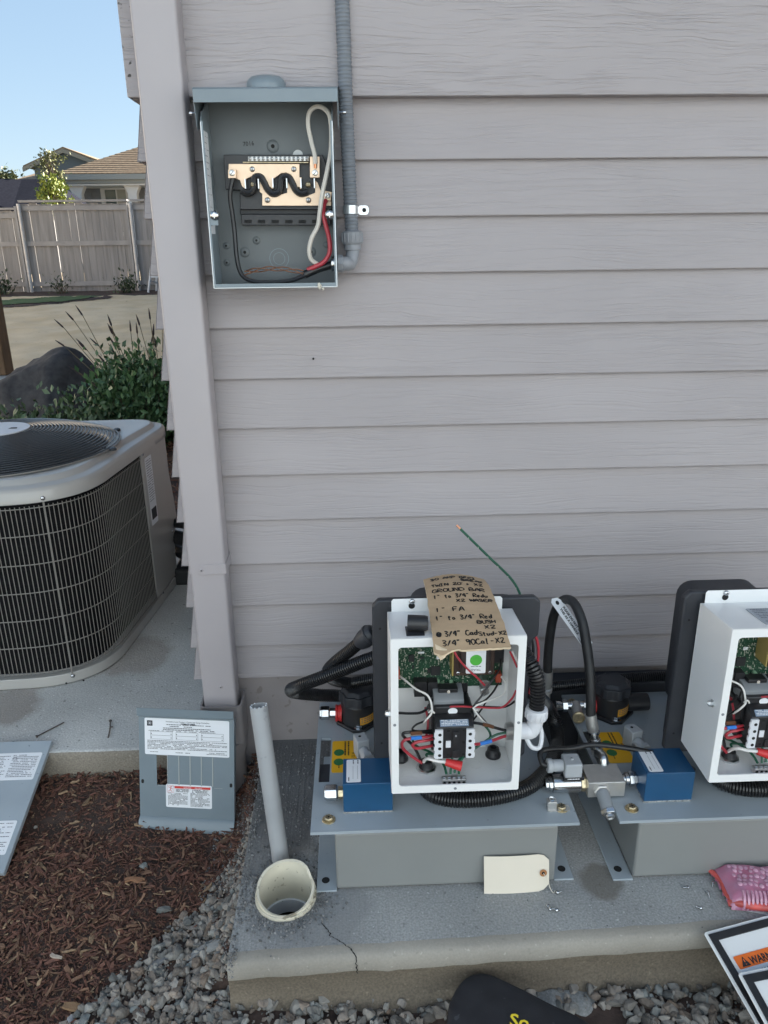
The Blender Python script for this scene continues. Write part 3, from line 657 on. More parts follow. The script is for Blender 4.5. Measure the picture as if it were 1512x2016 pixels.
cab = thing('feeder_cable', 'black, white, red and bare copper wires looping inside the open breaker panel', 'wires', tuple(ce))
def lw(pts, d): return [lz(q[0], q[1], q[2] if len(q) > 2 else d) for q in pts]
kb = wire(lw([(1150, 1440, -.047), (1095, 1450, -.05), (1000, 1480, -.055), (900, 1525, -.06), (800, 1560, -.066), (680, 1572, -.07), (560, 1572, -.072), (470, 1545, -.07), (425, 1490, -.066), (400, 1380, -.06), (385, 1200, -.055), (368, 1060, -.055), (352, 950, -.057), (355, 880, -.058), (372, 800, -.058)], -.05), .0042)
kb.build('black_wire', M_WIREK, cab)
wire(lw([(1150, 1425, -.05), (1110, 1440, -.052), (1010, 1470, -.055), (905, 1515, -.058)], -.05), .0075, 10).build('cable_jacket', M_WIREK, cab)
wire(lw([(1000, 1435, -.058), (955, 1400, -.062), (940, 1330, -.066), (960, 1240, -.07), (1005, 1150, -.072), (1020, 1040, -.074), (1040, 900, -.078), (1075, 740, -.078), (1100, 600, -.074), (1105, 450, -.07), (1090, 330, -.066), (1040, 272, -.062), (985, 268, -.058), (940, 310, -.056), (932, 400, -.056), (955, 520, -.058), (980, 620, -.062), (986, 690, -.062)], -.05), .0040).build('white_wire', M_WIREW, cab)
wire(lw([(986, 690, -.0625), (986, 722, -.0615)], -.06), .0024).build('copper_end', M_COPPER, cab)
wire(lw([(930, 1478, -.058), (985, 1455, -.064), (1050, 1420, -.068), (1092, 1350, -.07), (1090, 1250, -.07), (1065, 1150, -.07), (1045, 1060, -.068), (1052, 990, -.064), (1066, 960, -.060)], -.06), .0042).build('red_wire', M_WIRER, cab)
for ph in (0, 1, 2):
    pts = []
    for k in range(22):
        t = k/21; x = 900-t*440; y = 1500-30*math.sin(t*3.1)+16*math.sin(t*8+ph*2.1); pts.append(lz(x, y, -.058+.003*math.cos(t*8+ph*2.1)))
    MB().tube(pts, .0010, 6).build('bare_copper_wire', M_COPPER, cab)

# conduit, elbow, strap
_c0 = at(673.5, 0, -.022); cpts = [V(_c0[0]-.02, -.022, 2.7), V(_c0[0]-.012, -.022, 2.1), _c0, at(681, 200, -.022), at(690, 400, -.022), at(693, 462, -.022)]
cd_ = thing('flexible_conduit', 'grey ribbed flexible conduit running down the wall to the breaker panel', 'conduit', tuple(cpts[2]))
P, s = resample(smooth(cpts, 10), .0010); rr = .0125+.00075*np.sin(s*2*math.pi/.0062)
M_COND = mat('grey_conduit_pvc', (.17, .185, .205), .25, var=.05)
MB().tube(P, rr, 18).build('conduit_tube', M_COND, cd_)
cb_ = V(*cpts[-1]); ax = V(*cpts[-1])-V(*cpts[-2]); ax /= np.linalg.norm(ax)
m = MB().lathe([(.0150, -.007), (.0195, -.004), (.0195, .014), (.0185, .016), (.0160, .018), (.0160, .027), (.013, .029)], cb_, ax, 28)
for k in range(16):
    a = k*math.pi/8; u, w, d = m.frame(ax); c = cb_+(u*math.cos(a)+w*math.sin(a))*.0198
    m.cyl(c-ax*.003, c+ax*.013, .0012, n=5)
m.build('compression_nut', M_PVCC, cd_)
e0 = cb_+ax*.024; e3 = V(X1+.001, -.047, ce[2])
ep = smooth([e0, e0+V(-.0005, -.004, -.012), e0+V(-.006, -.012, -.027), e3+V(.014, -.0005, .0), e3], 8)
m = MB().tube(ep, .0125, 18); m.lathe([(.0155, 0), (.0155, .009), (.013, .011)], e3, (1, 0, 0), 8)
m.build('elbow_connector', M_PVCC, cd_)
sp = at(690, 413, -.022)
stp = thing('conduit_strap', 'one hole metal strap clamping the grey conduit to the siding', 'strap', tuple(sp))
m = MB(); u = .0140
for z0 in (-.0068,):
    pts = [(sp[0]+u*math.cos(R(a)), -.022-u*math.sin(R(a))) for a in range(-30, 200, 10)]+[(sp[0]-u, .0005)]
    inn = [(sp[0]+(u-.0012)*math.cos(R(a)), -.022-(u-.0012)*math.sin(R(a))) for a in range(-30, 200, 10)]+[(sp[0]-u+.0012, .0005)]
    for i in range(len(pts)-1):
        m.prism([pts[i], pts[i+1], inn[i+1], inn[i]], ID, sp[2]-.0072, sp[2]+.0072)
m.build('strap_loop', M_GALV, stp)
fr = Frame((sp[0]+.0135, -.0035, sp[2]-.0085), (1, 0, 0), (0, 0, 1))
m = sticker(fr, .021, .0165, t=.0016, r=.006); m.build('strap_foot', M_GALV, stp)
hexbolt(MB(), fr(.0125, .0083, .0016), .0042, .0025, (0, -1, 0)).build('screw', M_DARK, stp)

# ================================================================== AIR CONDITIONER
ac = thing('air_conditioner', 'round topped tan grey air conditioner with a wire grille on the slab round the corner', 'air conditioner', (-1.05, .66, 0))
def bez(a, b, c, n):
    a, b, c = V(*a), V(*b), V(*c); return [tuple((1-t)**2*a+2*t*(1-t)*b+t*t*c) for t in np.linspace(0, 1, n)]
PLAN = bez((-1.52, .50), (-1.52, .272), (-1.30, .268), 8)+[(-1.2, .270), (-1.1, .274), (-1.0, .278), (-.93, .282)]
PLAN += bez((-.90, .284), (-.715, .300), (-.700, .48), 12)+[(-.694, .55), (-.687, .62), (-.680, .69), (-.674, .75), (-.662, .88), (-.655, .95)]
PLAN += bez((-.655, .97), (-.655, 1.04), (-.72, 1.045), 6)+[(-1.0, 1.05), (-1.30, 1.05)]+bez((-1.32, 1.05), (-1.52, 1.05), (-1.52, .85), 6)
PC = V(-1.045, .655)
def plan(off):
    P = np.array(PLAN); out = []
    for i in range(len(P)):
        t = P[(i+1) % len(P)]-P[i-1]; n = V(t[1], -t[0])/np.linalg.norm(t); out.append(tuple(P[i]+n*off))
    return out
MB().prism(plan(.004), ID, .004, .034).build('base_pan', M_ACG, ac, bevel=.002)
MB().prism(plan(-.028), ID, .034, .530).build('coil', M_COIL, ac)
lid = MB()
def radial(off, k=1.0, N=120):            # the plan outline sampled by direction from the fan centre
    P = np.array(plan(off)); out = []
    for i in range(N):
        a = 2*math.pi*i/N; d = V(math.cos(a), math.sin(a)); best = None
        for j in range(len(P)):
            p, q = P[j]-PC, P[(j+1) % len(P)]-PC; e = q-p; den = d[0]*e[1]-d[1]*e[0]
            if abs(den) < 1e-9: continue
            t = (p[0]*e[1]-p[1]*e[0])/den; s = (p[0]*d[1]-p[1]*d[0])/den
            if t > 0 and -1e-6 <= s <= 1+1e-6: best = t if best is None else max(best, t)
        out.append(best)
    return np.array(out)
N = 120; R0 = radial(.010); rings = []
for f in ([np.full(N, .298), .540], [np.full(N, .298), .572], [np.full(N, .306), .582], [np.maximum(R0-.075, .310), .584], [np.maximum(R0-.056, .325), .5845], [np.maximum(R0-.048, .331), .583], [np.maximum(R0-.040, .337), .573], [np.maximum(R0-.034, .341), .570], [np.maximum(R0-.014, .36), .569], [R0-.006, .566], [R0-.001, .558], [R0, .532], [R0-.004, .530]):
    rings.append(f)
vs = []
for r, z in rings:
    for i in range(N):
        a = 2*math.pi*i/N; vs.append((PC[0]+r[i]*math.cos(a), PC[1]+r[i]*math.sin(a), z))
lid.add(vs, [(j*N+i, j*N+(i+1) % N, (j+1)*N+(i+1) % N, (j+1)*N+i) for j in range(len(rings)-1) for i in range(N)])
lid.build('lid', M_ACG, ac, angle=60)
# inside the fan opening: shroud, fan and motor
MB().lathe([(.297, .565), (.297, .40), (.20, .38), (.0001, .38)], (PC[0], PC[1], 0), (0, 0, 1), 48).build('fan_shroud', M_DARK, ac)
fan = MB()
for k in range(3):
    a0 = k*2*math.pi/3+.5; vs = []
    for r in (.07, .16, .28):
        for da, dz in ((-.45, .03), (0, .0), (.45, -.025)): vs.append((PC[0]+r*math.cos(a0+da), PC[1]+r*math.sin(a0+da), .47+dz))
    fan.add(vs, [(0, 1, 4, 3), (1, 2, 5, 4), (3, 4, 7, 6), (4, 5, 8, 7)])
fan.build('fan_blades', M_BLKM, ac)
mo = MB().lathe([(.075, .44), (.078, .50), (.078, .585), (.070, .60), (.0001, .603)], (PC[0], PC[1], 0), (0, 0, 1), 32).build('fan_motor', M_BLKM, ac)
gz = lambda r: .640-.050*(r/.330)**2.6
for k in range(24):
    r = .098+(.330-.098)*k/23
    MB().tube([(PC[0]+r*math.cos(a), PC[1]+r*math.sin(a), gz(r)) for a in np.linspace(0, 2*math.pi, 72, endpoint=False)], .0021, 6, closed=True).build('guard_ring', M_BLKW, ac)
MB().tube([(PC[0]+.335*math.cos(a), PC[1]+.335*math.sin(a), .5865) for a in np.linspace(0, 2*math.pi, 80, endpoint=False)], .0024, 6, closed=True).build('guard_ring', M_ACW, ac)
dsk = MB().lathe([(.088, -.002), (.088, .001), (.0001, .0025)], (PC[0], PC[1], .641), (0, 0, 1), 40).build('guard_disc', M_WHITEP, ac)
frd = Frame((PC[0], PC[1], .6435), (1, 0, 0), (0, 1, 0)); g = MB()
g.add([frd(.035, -.008), frd(.06, -.008), frd(.055, .008), frd(.038, .008)], [(0, 1, 2, 3)]); g.build('emblem', M_INK, dsk, smooth=False)
for a in (-75, -8, 35, 100, 170, 250):
    c, s = math.cos(R(a)), math.sin(R(a)); pts = [(PC[0]+r*c, PC[1]+r*s, gz(r)-.0045) for r in np.linspace(.095, .330, 10)]+[(PC[0]+.340*c, PC[1]+.340*s, .5875)]
    m = MB().tube(pts, .0028, 6); m.lathe([(.011, 0), (.011, .006), (.006, .009), (.0001, .0095)], (PC[0]+.343*c, PC[1]+.343*s, .583), (0, 0, 1), 12); m.build('guard_spoke', M_BLKW, ac)
# wire grille: verticals share one mesh
P2, s2 = resample([V(*p, 0) for p in plan(.002)][:34], .0005)
a_i = int(np.argmin(np.abs(P2[:, 0]+1.515)+np.abs(P2[:, 1]-.42))); b_i = int(np.argmin(np.hypot(P2[:, 0]+.6745, P2[:, 1]-.745)))
L0, L1 = s2[a_i], s2[b_i]; bar0 = None; nb_ = int((L1-L0)/.0112)
for k in range(nb_):
    q = L0+(L1-L0)*k/(nb_-1); p = [np.interp(q, s2, P2[:, i]) for i in range(2)]
    if bar0 is None:
        mb = MB().cyl((p[0], p[1], .045), (p[0], p[1], .522), .00115, n=5); bar0 = mb.build('grille_bar', M_ACW, ac); base = p
    else:
        o = bar0.copy(); col.objects.link(o); o.location = (p[0]-base[0], p[1]-base[1], 0)
for z in (.049, .128, .207, .286, .365, .444, .517):
    pts = [V(np.interp(q, s2, P2[:, 0]), np.interp(q, s2, P2[:, 1]), z) for q in np.linspace(L0, L1, 70)]
    pts = [p+V(.0022*(p[0]-PC[0])/.4, .0022*(p[1]-PC[1])/.4, 0) for p in pts]
    MB().tube(pts, .0014, 6).build('grille_rail', M_ACW, ac)
p = atz(187, 1150, 0)
q = min(range(a_i, b_i), key=lambda i: abs(P2[i][0]+.800)); p = P2[q]; t = P2[q+1]-P2[q-1]; t /= np.linalg.norm(t); nn = V(t[1], -t[0], 0)
m = MB(); m.prism([(-.0022, 0), (.0022, 0), (.0022, .003), (-.0022, .003)], lambda u, v, w: p+t*u+nn*(v+.001)+V(0, 0, w), .03, .531); m.build('corner_strip', M_ACW, ac)
for z in (.024, .541):
    roundhead(MB(), p+nn*(.004 if z < .1 else .0075)+V(0, 0, z), .006, nn).build('screw', [M_CHROME, M_DARK], ac)
# service panel with its label and the recessed valve corner
def side(y): return float(np.interp(y, [.75, .88, .95], [-.674, -.662, -.655]))
sp_ = MB()
sp_.prism([(.752, .040), (.752, .531), (.990, .531), (.990, .40), (1.02, .30), (1.03, .235), (.965, .150), (.955, .040)], lambda u, v, w: V(side(min(u, .95))+w, u, v), -.002, .004)
sp_.build('service_panel', M_ACG, ac, bevel=.001)
sp_ = MB(); sp_.add([(-.652, .955, .04), (-.652, .965, .15), (-.67, 1.02, .235), (-.72, 1.045, .30), (-.72, 1.045, .04)], [(0, 1, 2, 3, 4)]); sp_.build('valve_recess', M_ACG, ac)
fa = Frame((side(.775)+.0046, .775, .285), (.10, 1, 0), (0, 0, 1))
l_ = sticker(fa, .056, .225, r=.004).build('rating_label', M_PAPER, ac)
greek(fa, .004, .052, .215, 18, .0078, .0022, MB(), seed=2).build('print', M_INK2, l_, smooth=False)
m = MB(); m.add([fa(.006, .018, .001), fa(.05, .018, .001), fa(.05, .055, .001), fa(.006, .055, .001)], [(0, 1, 2, 3)]); m.build('print_block', M_INK, l_, smooth=False)
for y, z in ((.766, .525), (.955, .20), (.952, .12), (.80, .036)):
    roundhead(MB(), V(side(min(y, .95))+.004, y, z), .0045, (1, 0, 0)).build('screw', [M_CHROME, M_DARK], ac)
for px, py in ((132, 1343), (165, 1339)):
    c = at(px, py, .29); MB().lathe([(.003, 0), (.003, .001)], (c[0], .2795+max(0, c[0]+.93)*.09-.0055, c[2]), (0, -1, 0), 8).build('drain_hole', M_DARK, ac)

rl = thing('refrigerant_line', 'black insulated refrigerant hoses running from the air conditioner into the house wall', 'hose', (-.55, .95, .18))
wire([(-.70, 1.05, .19), (-.64, .99, .215), (-.56, .93, .225), (-.44, .90, .23), (-.36, .89, .23)], .017, 14).build('liquid_hose', M_RUB, rl)
wire([(-.70, 1.05, .15), (-.63, .97, .165), (-.55, .91, .172), (-.44, .88, .175), (-.36, .87, .175)], .026, 14).build('suction_hose', M_RUB, rl)
wire([(-.70, 1.08, .10), (-.62, 1.0, .09), (-.52, .95, .09), (-.42, .93, .10), (-.36, .93, .11)], .024, 14).build('suction_hose', M_RUB, rl)
m = MB().box(-.66, -.372, .93, 1.08, .0, .062); m.build('line_cover', M_RUB, rl, bevel=.01)

# ================================================================== HYDRAULIC POWER UNITS
def power_unit(dx, first):
    D = V(dx, 0, 0)
    if first: lab = 'left hydraulic power unit with a white control box, the one under the cardboard note'
    else: lab = 'right hydraulic power unit with the arching black hose and square metal valve block'
    u = thing('hydraulic_power_unit', lab, 'hydraulic unit', (dx+.145, -.25, 0), 'hydraulic power units on the slab')
    def A(px, py, y): return at(px, py, y)+D
    def B(n, m, x0, x1, y0, y1, z0, z1, bev=.0, **k): return MB().box(x0+dx, x1+dx, y0, y1, z0, z1).build(n, m, u, bevel=bev, **k)
    # tank, gasket, flanges, top plate with its slot
    B('tank', M_TANK, -.0575, .3515, -.446, -.060, .004, .1310, .004)
    B('gasket', M_RUB, -.0525, .3465, -.440, -.066, .1312, .1438)
    B('mounting_flange', M_UPLATE, -.0955, -.0577, -.450, -.056, .0005, .0045, .001)
    B('mounting_flange', M_UPLATE, .3517, .3890, -.444, -.056, .0005, .0045, .001)
    for x, y in ((-.079, -.425), (.372, -.419)):
        MB().lathe([(.0075, 0), (.0075, .0004)], (x+dx, y, .0047), (0, 0, 1), 20).build('bolt_hole', M_DARK, u)
    T0, T1 = .1440, .1500
    pl = MB()
    for x0, x1, y0, y1 in ((-.100, -.0915, -.460, -.052), (-.0915, -.0700, -.186, -.052), (-.0915, -.0700, -.460, -.326), (-.0700, .3850, -.460, -.052)): pl.box(x0+dx, x1+dx, y0, y1, T0, T1)
    pl.build('top_plate', M_UPLATE, u)
    if first: B('slot_cover', M_BLKM, -.0905, -.0695, -.318, -.262, T0-.006, T0-.002)
    for k, (x, y) in enumerate(((-.068, -.430), (.361, -.423), (-.085, -.085), (.350, -.085))):
        m = hexbolt(MB(), (x+dx, y, T1), .0085, .006, wr=.0125, m=0); bo = m.build('bolt', M_BRASSY, u, bevel=.0006, seg=1)
        m = MB(); 
        for a in (20, 80, 140): 
            c, s = math.cos(R(a)), math.sin(R(a)); m.add([V(x+dx+c*.006-s*.0005, y+s*.006+c*.0005, T1+.0079), V(x+dx-c*.006-s*.0005, y-s*.006+c*.0005, T1+.0079), V(x+dx-c*.006+s*.0005, y-s*.006-c*.0005, T1+.0079), V(x+dx+c*.006+s*.0005, y+s*.006-c*.0005, T1+.0079)], [(0, 1, 2, 3)])
        m.build('grade_mark', M_DARK, bo)
        MB().lathe([(.0115, -.002), (.0115, 0), (.009, 0)], (x+dx, y, T0-.0005), (0, 0, 1), 16).build('washer', M_GALV, u)
    # blue valve block with its label and side nut
    B('blue_block', M_BLUE, -.041, .0495, -.416, -.343, .1535, .2160, .0012)
    g = MB()
    for k in range(30):
        x = -.041+k*.003; g.box(x+dx, x+.003+dx, -.4155+rnd.uniform(0, .0015), -.344, T1, .1533)
    g.build('block_gasket', mat('grey_gasket', (.3, .3, .29), .9, var=.5, vscale=300), u)
    fw = Frame((-.0345+dx, -.4115, .2162), (1, 0, 0), (0, 1, 0)); l_ = sticker(fw, .0265, .064, r=.003, t=.0004).build('serial_label', M_PAPER, u)
    m = MB(); m.add([fw(.012, .008, .0006), fw(.0125, .008, .0006), fw(.0125, .046, .0006), fw(.012, .046, .0006)], [(0, 1, 2, 3)]); m.add([fw(.0205, .008, .0006), fw(.021, .008, .0006), fw(.021, .046, .0006), fw(.0205, .046, .0006)], [(0, 1, 2, 3)])
    fq = Frame(fw(0, 0), -fw.v, fw.u)
    for a, b, n in ((-.062, .0225, 3), (-.062, .0140, 3), (-.014, .0055, 2)): greek(fq, a, a+.012, b, 1, .003, .0022, m, z=.0007, seed=n, fill=1)
    m.build('print', M_INK2, l_, smooth=False)
    # yellow warning label on the plate
    fy = Frame((-.0670+dx, -.300, T1+.0003), (1, 0, 0), (0, 1, 0)); l_ = sticker(fy, .0525, .1015, r=.004, t=.0004).build('yellow_label', M_YEL, u)
    m = MB()
    for b in (.0325, .0625):
        m.lathe([(.0105, 0), (.0105, .0004), (.0001, .0004)], fy(.0145, b, .0004), (0, 0, 1), 24)
    m.build('green_dot', M_GRND, l_)
    fq = Frame(fy(0, 0), -fy.v, fy.u)
    text('TEXT' if 0 else 'N 32 V', fq, -.062, .0405, .0085, M_INK, l_, z=.0007); 
    m = MB(); greek(fq, -.099, -.052, .0355, 1, .003, .0030, m, z=.0008, seed=3, fill=1); greek(fq, -.099, -.052, .0285, 1, .003, .0030, m, z=.0008, seed=4, fill=1); greek(fq, -.022, -.013, .016, 1, .003, .0022, m, z=.0008, seed=7, fill=1)
    m.build('print', M_INK, l_, smooth=False)
    # cable plug beside the block
    if True:
        c = V(-.006+dx, -.252, .175); m = MB()
        def pf(x, y, z): 
            q = V(x, y, z); a = R(18); return c+V(q[0]*math.cos(a)-q[1]*math.sin(a), q[0]*math.sin(a)+q[1]*math.cos(a), q[2])
        m.box(-.0125, .0125, -.014, .016, -.022, .022, fn=pf); m.build('coil_plug', M_GREYP, u, bevel=.002)
        m = MB().cyl(pf(0, -.014, 0), pf(0, -.032, -.002), .0105, .0115, n=16); m.lathe([(.0135, 0), (.0135, .009), (.011, .010)], pf(0, -.032, -.002), pf(0, -.05, -.004)-pf(0, -.032, -.002), 6); m.build('cable_gland', M_GREYP, u)
        MB().lathe([(.003, 0), (.003, .0004), (.0001, .0004)], pf(-.002, .004, .022), (0, 0, 1), 10).build('plug_screw', M_DARK, u)
        wire([pf(0, -.030, -.002), pf(.002, -.052, -.004), pf(.012, -.075, .006), pf(.035, -.085, .02), pf(.07, -.07, .03)], .0052, 10).build('coil_cable', M_WIREK, u)
    # pump cap with red gasket
    pc_ = V(-.012+dx, -.128, T1)
    m = MB().prism([(-.048, -.012), (-.012, -.046), (.012, -.046), (.05, -.008), (.046, .03), (.0, .042), (-.04, .03)], lambda a, b, w: pc_+V(a, b, w), 0, .008); m.build('cap_flange', M_BLKP, u, bevel=.002)
    hexbolt(MB(), pc_+V(.002, -.036, .008), .0078, .006, wr=.0105).build('bolt', M_CHROME, u, bevel=.0006, seg=1)
    MB().lathe([(.037, .008), (.037, .052), (.034, .056), (.0001, .056)], pc_, (0, 0, 1), 32).build('filler_neck', M_BLKP, u, angle=30)
    P = []
    for k in range(32):
        a = 2*math.pi*k/32; rr_ = .0395+.0022*(1 if k % 4 < 2 else -1); P.append((rr_*math.cos(a), rr_*math.sin(a)))
    m = MB().prism(P, lambda a, b, w: pc_+V(a*(1-max(0, w-.076)*14), b*(1-max(0, w-.076)*14), w), .0565, .078); m.prism([(a*.9, b*.9) for a, b in P], lambda a, b, w: pc_+V(a*(1-(w-.078)*30), b*(1-(w-.078)*30), w), .0785, .086); m.build('filler_cap', M_BLKM, u, bevel=.0015)
    fl_ = Frame(pc_+V(.008, -.0366, .022), (1, .12, 0), (0, 0, 1))
    m = MB(); vs = []
    for k in range(7):
        a = R(-84+k*9); 
        for z in (.014, .032): vs.append(pc_+V(.0378*math.cos(a), .0378*math.sin(a), z+.002*(k/6)))
    m.add(vs, [(2*k, 2*k+2, 2*k+3, 2*k+1) for k in range(6)]); lq = m.build('cap_label', mat('amber_label', (.62, .30, .02), .5), u)
    m = MB(); vs = []
    for r_ in range(3):
        for k in range(5):
            a = R(-80+k*9); b2 = R(-80+k*9+6+(k*r_) % 3)
            vs += [pc_+V(.0380*math.cos(a), .0380*math.sin(a), .019+r_*.0045), pc_+V(.0380*math.cos(b2), .0380*math.sin(b2), .0192+r_*.0045), pc_+V(.0380*math.cos(b2), .0380*math.sin(b2), .0212+r_*.0045), pc_+V(.0380*math.cos(a), .0380*math.sin(a), .021+r_*.0045)]
    m.add(vs, [tuple(range(i, i+4)) for i in range(0, len(vs), 4)]); m.build('print', M_INK2, lq, smooth=False)
    c = pc_+V(-.036, .0, .022)
    m = MB().lathe([(.0185, 0), (.0185, .004), (.0165, .006), (.0165, .008), (.0185, .010), (.0185, .0135)], c, (-1, 0, .02), 28); m.build('red_gasket', M_REDP, u)
    m = MB().cyl(c+V(-.013, 0, 0), c+V(-.026, 0, .0005), .0105, n=6); m.build('hex_fitting', M_CHROME, u, bevel=.0006)
    if first:
        m = MB().lathe([(.0142, 0), (.0150, .002), (.0150, .017), (.0125, .021), (.0001, .021)], c+V(-.027, 0, .0005), (-1, 0, .02), 6); m.build('hex_plug', M_CHROME, u, bevel=.0008)
    else:
        m = MB().cyl(c+V(-.026, 0, 0), c+V(-.062, 0, 0), .0095, n=14); m.build('tee_pipe', M_CHROME, u)
        MB().cyl(c+V(-.042, .002, .001), c+V(-.046, -.038, -.004), .011, n=16).build('tee_branch', M_ALU, u)
        m = MB().lathe([(.0135, 0), (.0135, .004), (.0095, .005), (.0095, .003), (.0001, .003)], c+V(-.046, -.038, -.004), (-.1, -1, .1), 24); m.build('gauge_port', M_BRASSY, u)
        m = MB().cyl(c+V(-.062, 0, 0), c+V(-.072, 0, 0), .0135, n=6); m.cyl(c+V(-.072, 0, 0), c+V(-.088, 0, .002), .0095, .012, n=14); m.build('hex_union', M_CHROME, u)
    MB().cyl(pc_+V(.034, 0, .026), pc_+V(.082, .0, .026), .019, n=20).build('outlet_spout', M_BLKP, u, bevel=.001)
    if first:
        m = MB().lathe([(.0118, 0), (.0118, .010)], V(-.041, -.382, .170), (-1, 0, 0), 6); m.build('hex_fitting', M_BRASSY, u, bevel=.0006)
        m = MB().lathe([(.0135, .0115), (.0152, .013), (.0152, .031), (.012, .036), (.0001, .036)], V(-.041, -.382, .170), (-1, 0, 0), 6); m.build('hex_plug', M_CHROME, u, bevel=.0009)
    # motor behind, moulded cover and the flat front panel
    m = MB().lathe([(.062, 0), (.062, .03), (.055, .032), (.055, .21)], V(.19+dx, -.185, T1), (0, 0, 1), 32); m.build('motor', M_BLKM, u)
    fnx = lambda a, b, w: V(a+dx, w, b)
    MB().prism(rrect(.100, .262,   .190, .472, .03, 5), fnx, -.245, -.130).build('motor_cover', M_BLKM, u, bevel=.006)
    MB().prism(rrect(.060, .300, .205, .508 if first else .497, .03, 5), fnx, -.318, -.2455).build('motor_cover_flange', M_BLKM, u, bevel=.005)
    P = [(.019, .535), (.030, .5475), (.308, .5460), (.3185, .536), (.3185, .470), (.306, .456), (.306, .215), (.298, .206), (.027, .206), (.018, .215)]
    MB().prism(P, fnx, -.345, -.330).build('mounting_panel', M_BLKM, u, bevel=.003)
    MB().prism(rrect(.024, .302, .225, .505, .012, 3), fnx, -.3298, -.3185).build('panel_rim', M_BLKM, u)
    for q in ((.0325, .492), (.0325, .25)):
        MB().lathe([(.0022, 0), (.0022, .0004)], V(q[0]+dx, -.3453, q[1]), (0, -1, 0), 8).build('panel_hole', M_DARK, u)
    # white control box: back plate with hanging tab, walls, front frame
    bx0, bx1, by0, by1, bz0, bz1 = .0455, .2665, -.4700, -.3500, .2375, .5400
    m = MB(); t = .0014
    m.prism([(bx0, bz0), (bx0, .5285), (.0530, .5285), (.0530, .549), (.056, .553), (.2445, .553), (.2480, .549), (.2480, .5285), (bx1, .5285), (bx1, bz0)], fnx, by1-.0028, by1-.0014)
    bk = m.build('box_back', M_WHT, u, bevel=.0006, seg=1)
    def slope(y): return bz1-(y-by0)*.095     # the roof falls a little towards the wall
    m = MB().prism([(by0, bz0), (by0, bz1), (by1-.003, slope(by1-.003)), (by1-.003, bz0)], lambda a, b, w: V(w+dx, a, b), bx0, bx0+t); m.build('box_side', M_WHT, u, bevel=.0006, seg=1)
    m = MB().prism([(by0, bz0), (by0, bz1), (by1-.003, slope(by1-.003)), (by1-.003, bz0)], lambda a, b, w: V(w+dx, a, b), bx1-t, bx1); m.build('box_side', M_WHT, u, bevel=.0006, seg=1)
    B('box_floor', M_WHT, bx0+t+.0002, bx1-t-.0002, by0+.0016, by1-.003, bz0, bz0+t)
    m = MB().prism([(by0+.0016, bz1-t), (by0+.0016, bz1), (by1-.003, slope(by1)), (by1-.003, slope(by1)-t)], lambda a, b, w: V(w+dx, a, b), bx0+t+.0002, bx1-t-.0002); m.build('box_roof', M_WHT, u)
    o_ = rrect(bx0, bx1, bz0, bz1, .003, 4); i_ = rrect(bx0+.0125, bx1-.0125, bz0+.0150, bz1-.0155, .006, 4); n = len(o_); m = MB()
    vs = [fnx(*q, by0-.0016) for q in o_]+[fnx(*q, by0-.0016) for q in i_]+[fnx(*q, by0) for q in o_]+[fnx(*q, by0+.001) for q in i_]
    m.add(vs, [(a, (a+1) % n, n+(a+1) % n, n+a) for a in range(n)]+[(2*n+a, 2*n+(a+1) % n, (a+1) % n, a) for a in range(n)]+[(n+a, n+(a+1) % n, 3*n+(a+1) % n, 3*n+a) for a in range(n)]+[(3*n+a, 3*n+(a+1) % n, 2*n+(a+1) % n, 2*n+a) for a in range(n)])
    m.build('front_frame', M_WHT, u)
    for q in ((.0515, .378), (.2605, .375), (.156, .2445)):
        m = MB().lathe([(.0026, 0), (.0026, .0004), (.0001, .0004)], V(q[0]+dx, by0-.0017, q[1]), (0, -1, 0), 12); m.build('screw_hole', M_RELAY, u)
    c = V(.0885+dx, by1-.003, .5395); MB().lathe([(.0058, 0), (.0058, .0003), (.0001, .0003)], c, (0, -1, 0), 16).build('keyhole', M_DARK, u)
    roundhead(MB(), c+V(.0005, -.0005, .0085), .0052, (0, -1, 0)).build('hanging_screw', [M_CHROME, M_DARK], u)
    m = MB().lathe([(.0068, 0), (.0068, .002), (.0052, .0025), (.0052, .0075), (.0035, .009), (.0035, .0075), (.0001, .0075)], V(bx0+dx-.0002, -.446, .3835), (-1, 0, 0), 6); m.build('side_bolt', M_GALV, u)
    if first:
        fk = Frame((.072, -.462, bz1-.0002), (1, 0, 0), (0, 1, -.095)); sticker(fk, .030, .040, r=.002, t=.0006).build('roof_label', M_BLKM, u)
        m = MB().lathe([(.0135, 0), (.013, .028), (.0115, .033), (.0001, .034)], V(.0755, -.440, bz1+.0125), (1, -.12, 0), 20); m.build('pendant_plug', M_BLKP, u)
    else:
        fk = Frame((.1085+dx, -.458, bz1+.0006-.0012), (1, 0, 0), (0, 1, -.095)); l_ = sticker(fk, .10, .072, r=.003, t=.0006).build('roof_label', mat('silver_label', (.36, .39, .43), .45), u)
        m = MB(); greek(fk, .006, .094, .068, 9, .0075, .0026, m, seed=9); m.build('print', M_INK2, l_, smooth=False)
        fe = Frame(fk(.02, .012, .0012), fk.u, fk.v); m = MB()
        m.prism([(0, 0), (.006, .004), (.012, .0035), (.018, .008), (.024, .009), (.028, .005), (.038, .002), (.036, 0)], fe, 0, .0003); m.build('print_emblem', M_INK, l_, smooth=False)
    # ---- inside the box
    F0 = bz0+t
    fp = Frame((.0585+dx, by1-.0030, .378), (1, 0, 0), (0, 0, 1))
    pcb = MB(); sticker(fp, .194, .145, t=.0026, r=.001, mb=pcb, z0=.0045); pcb = pcb.build('circuit_board', M_PCB, u)
    PB = lambda a, b, c=.0072: fp(a, b, c)
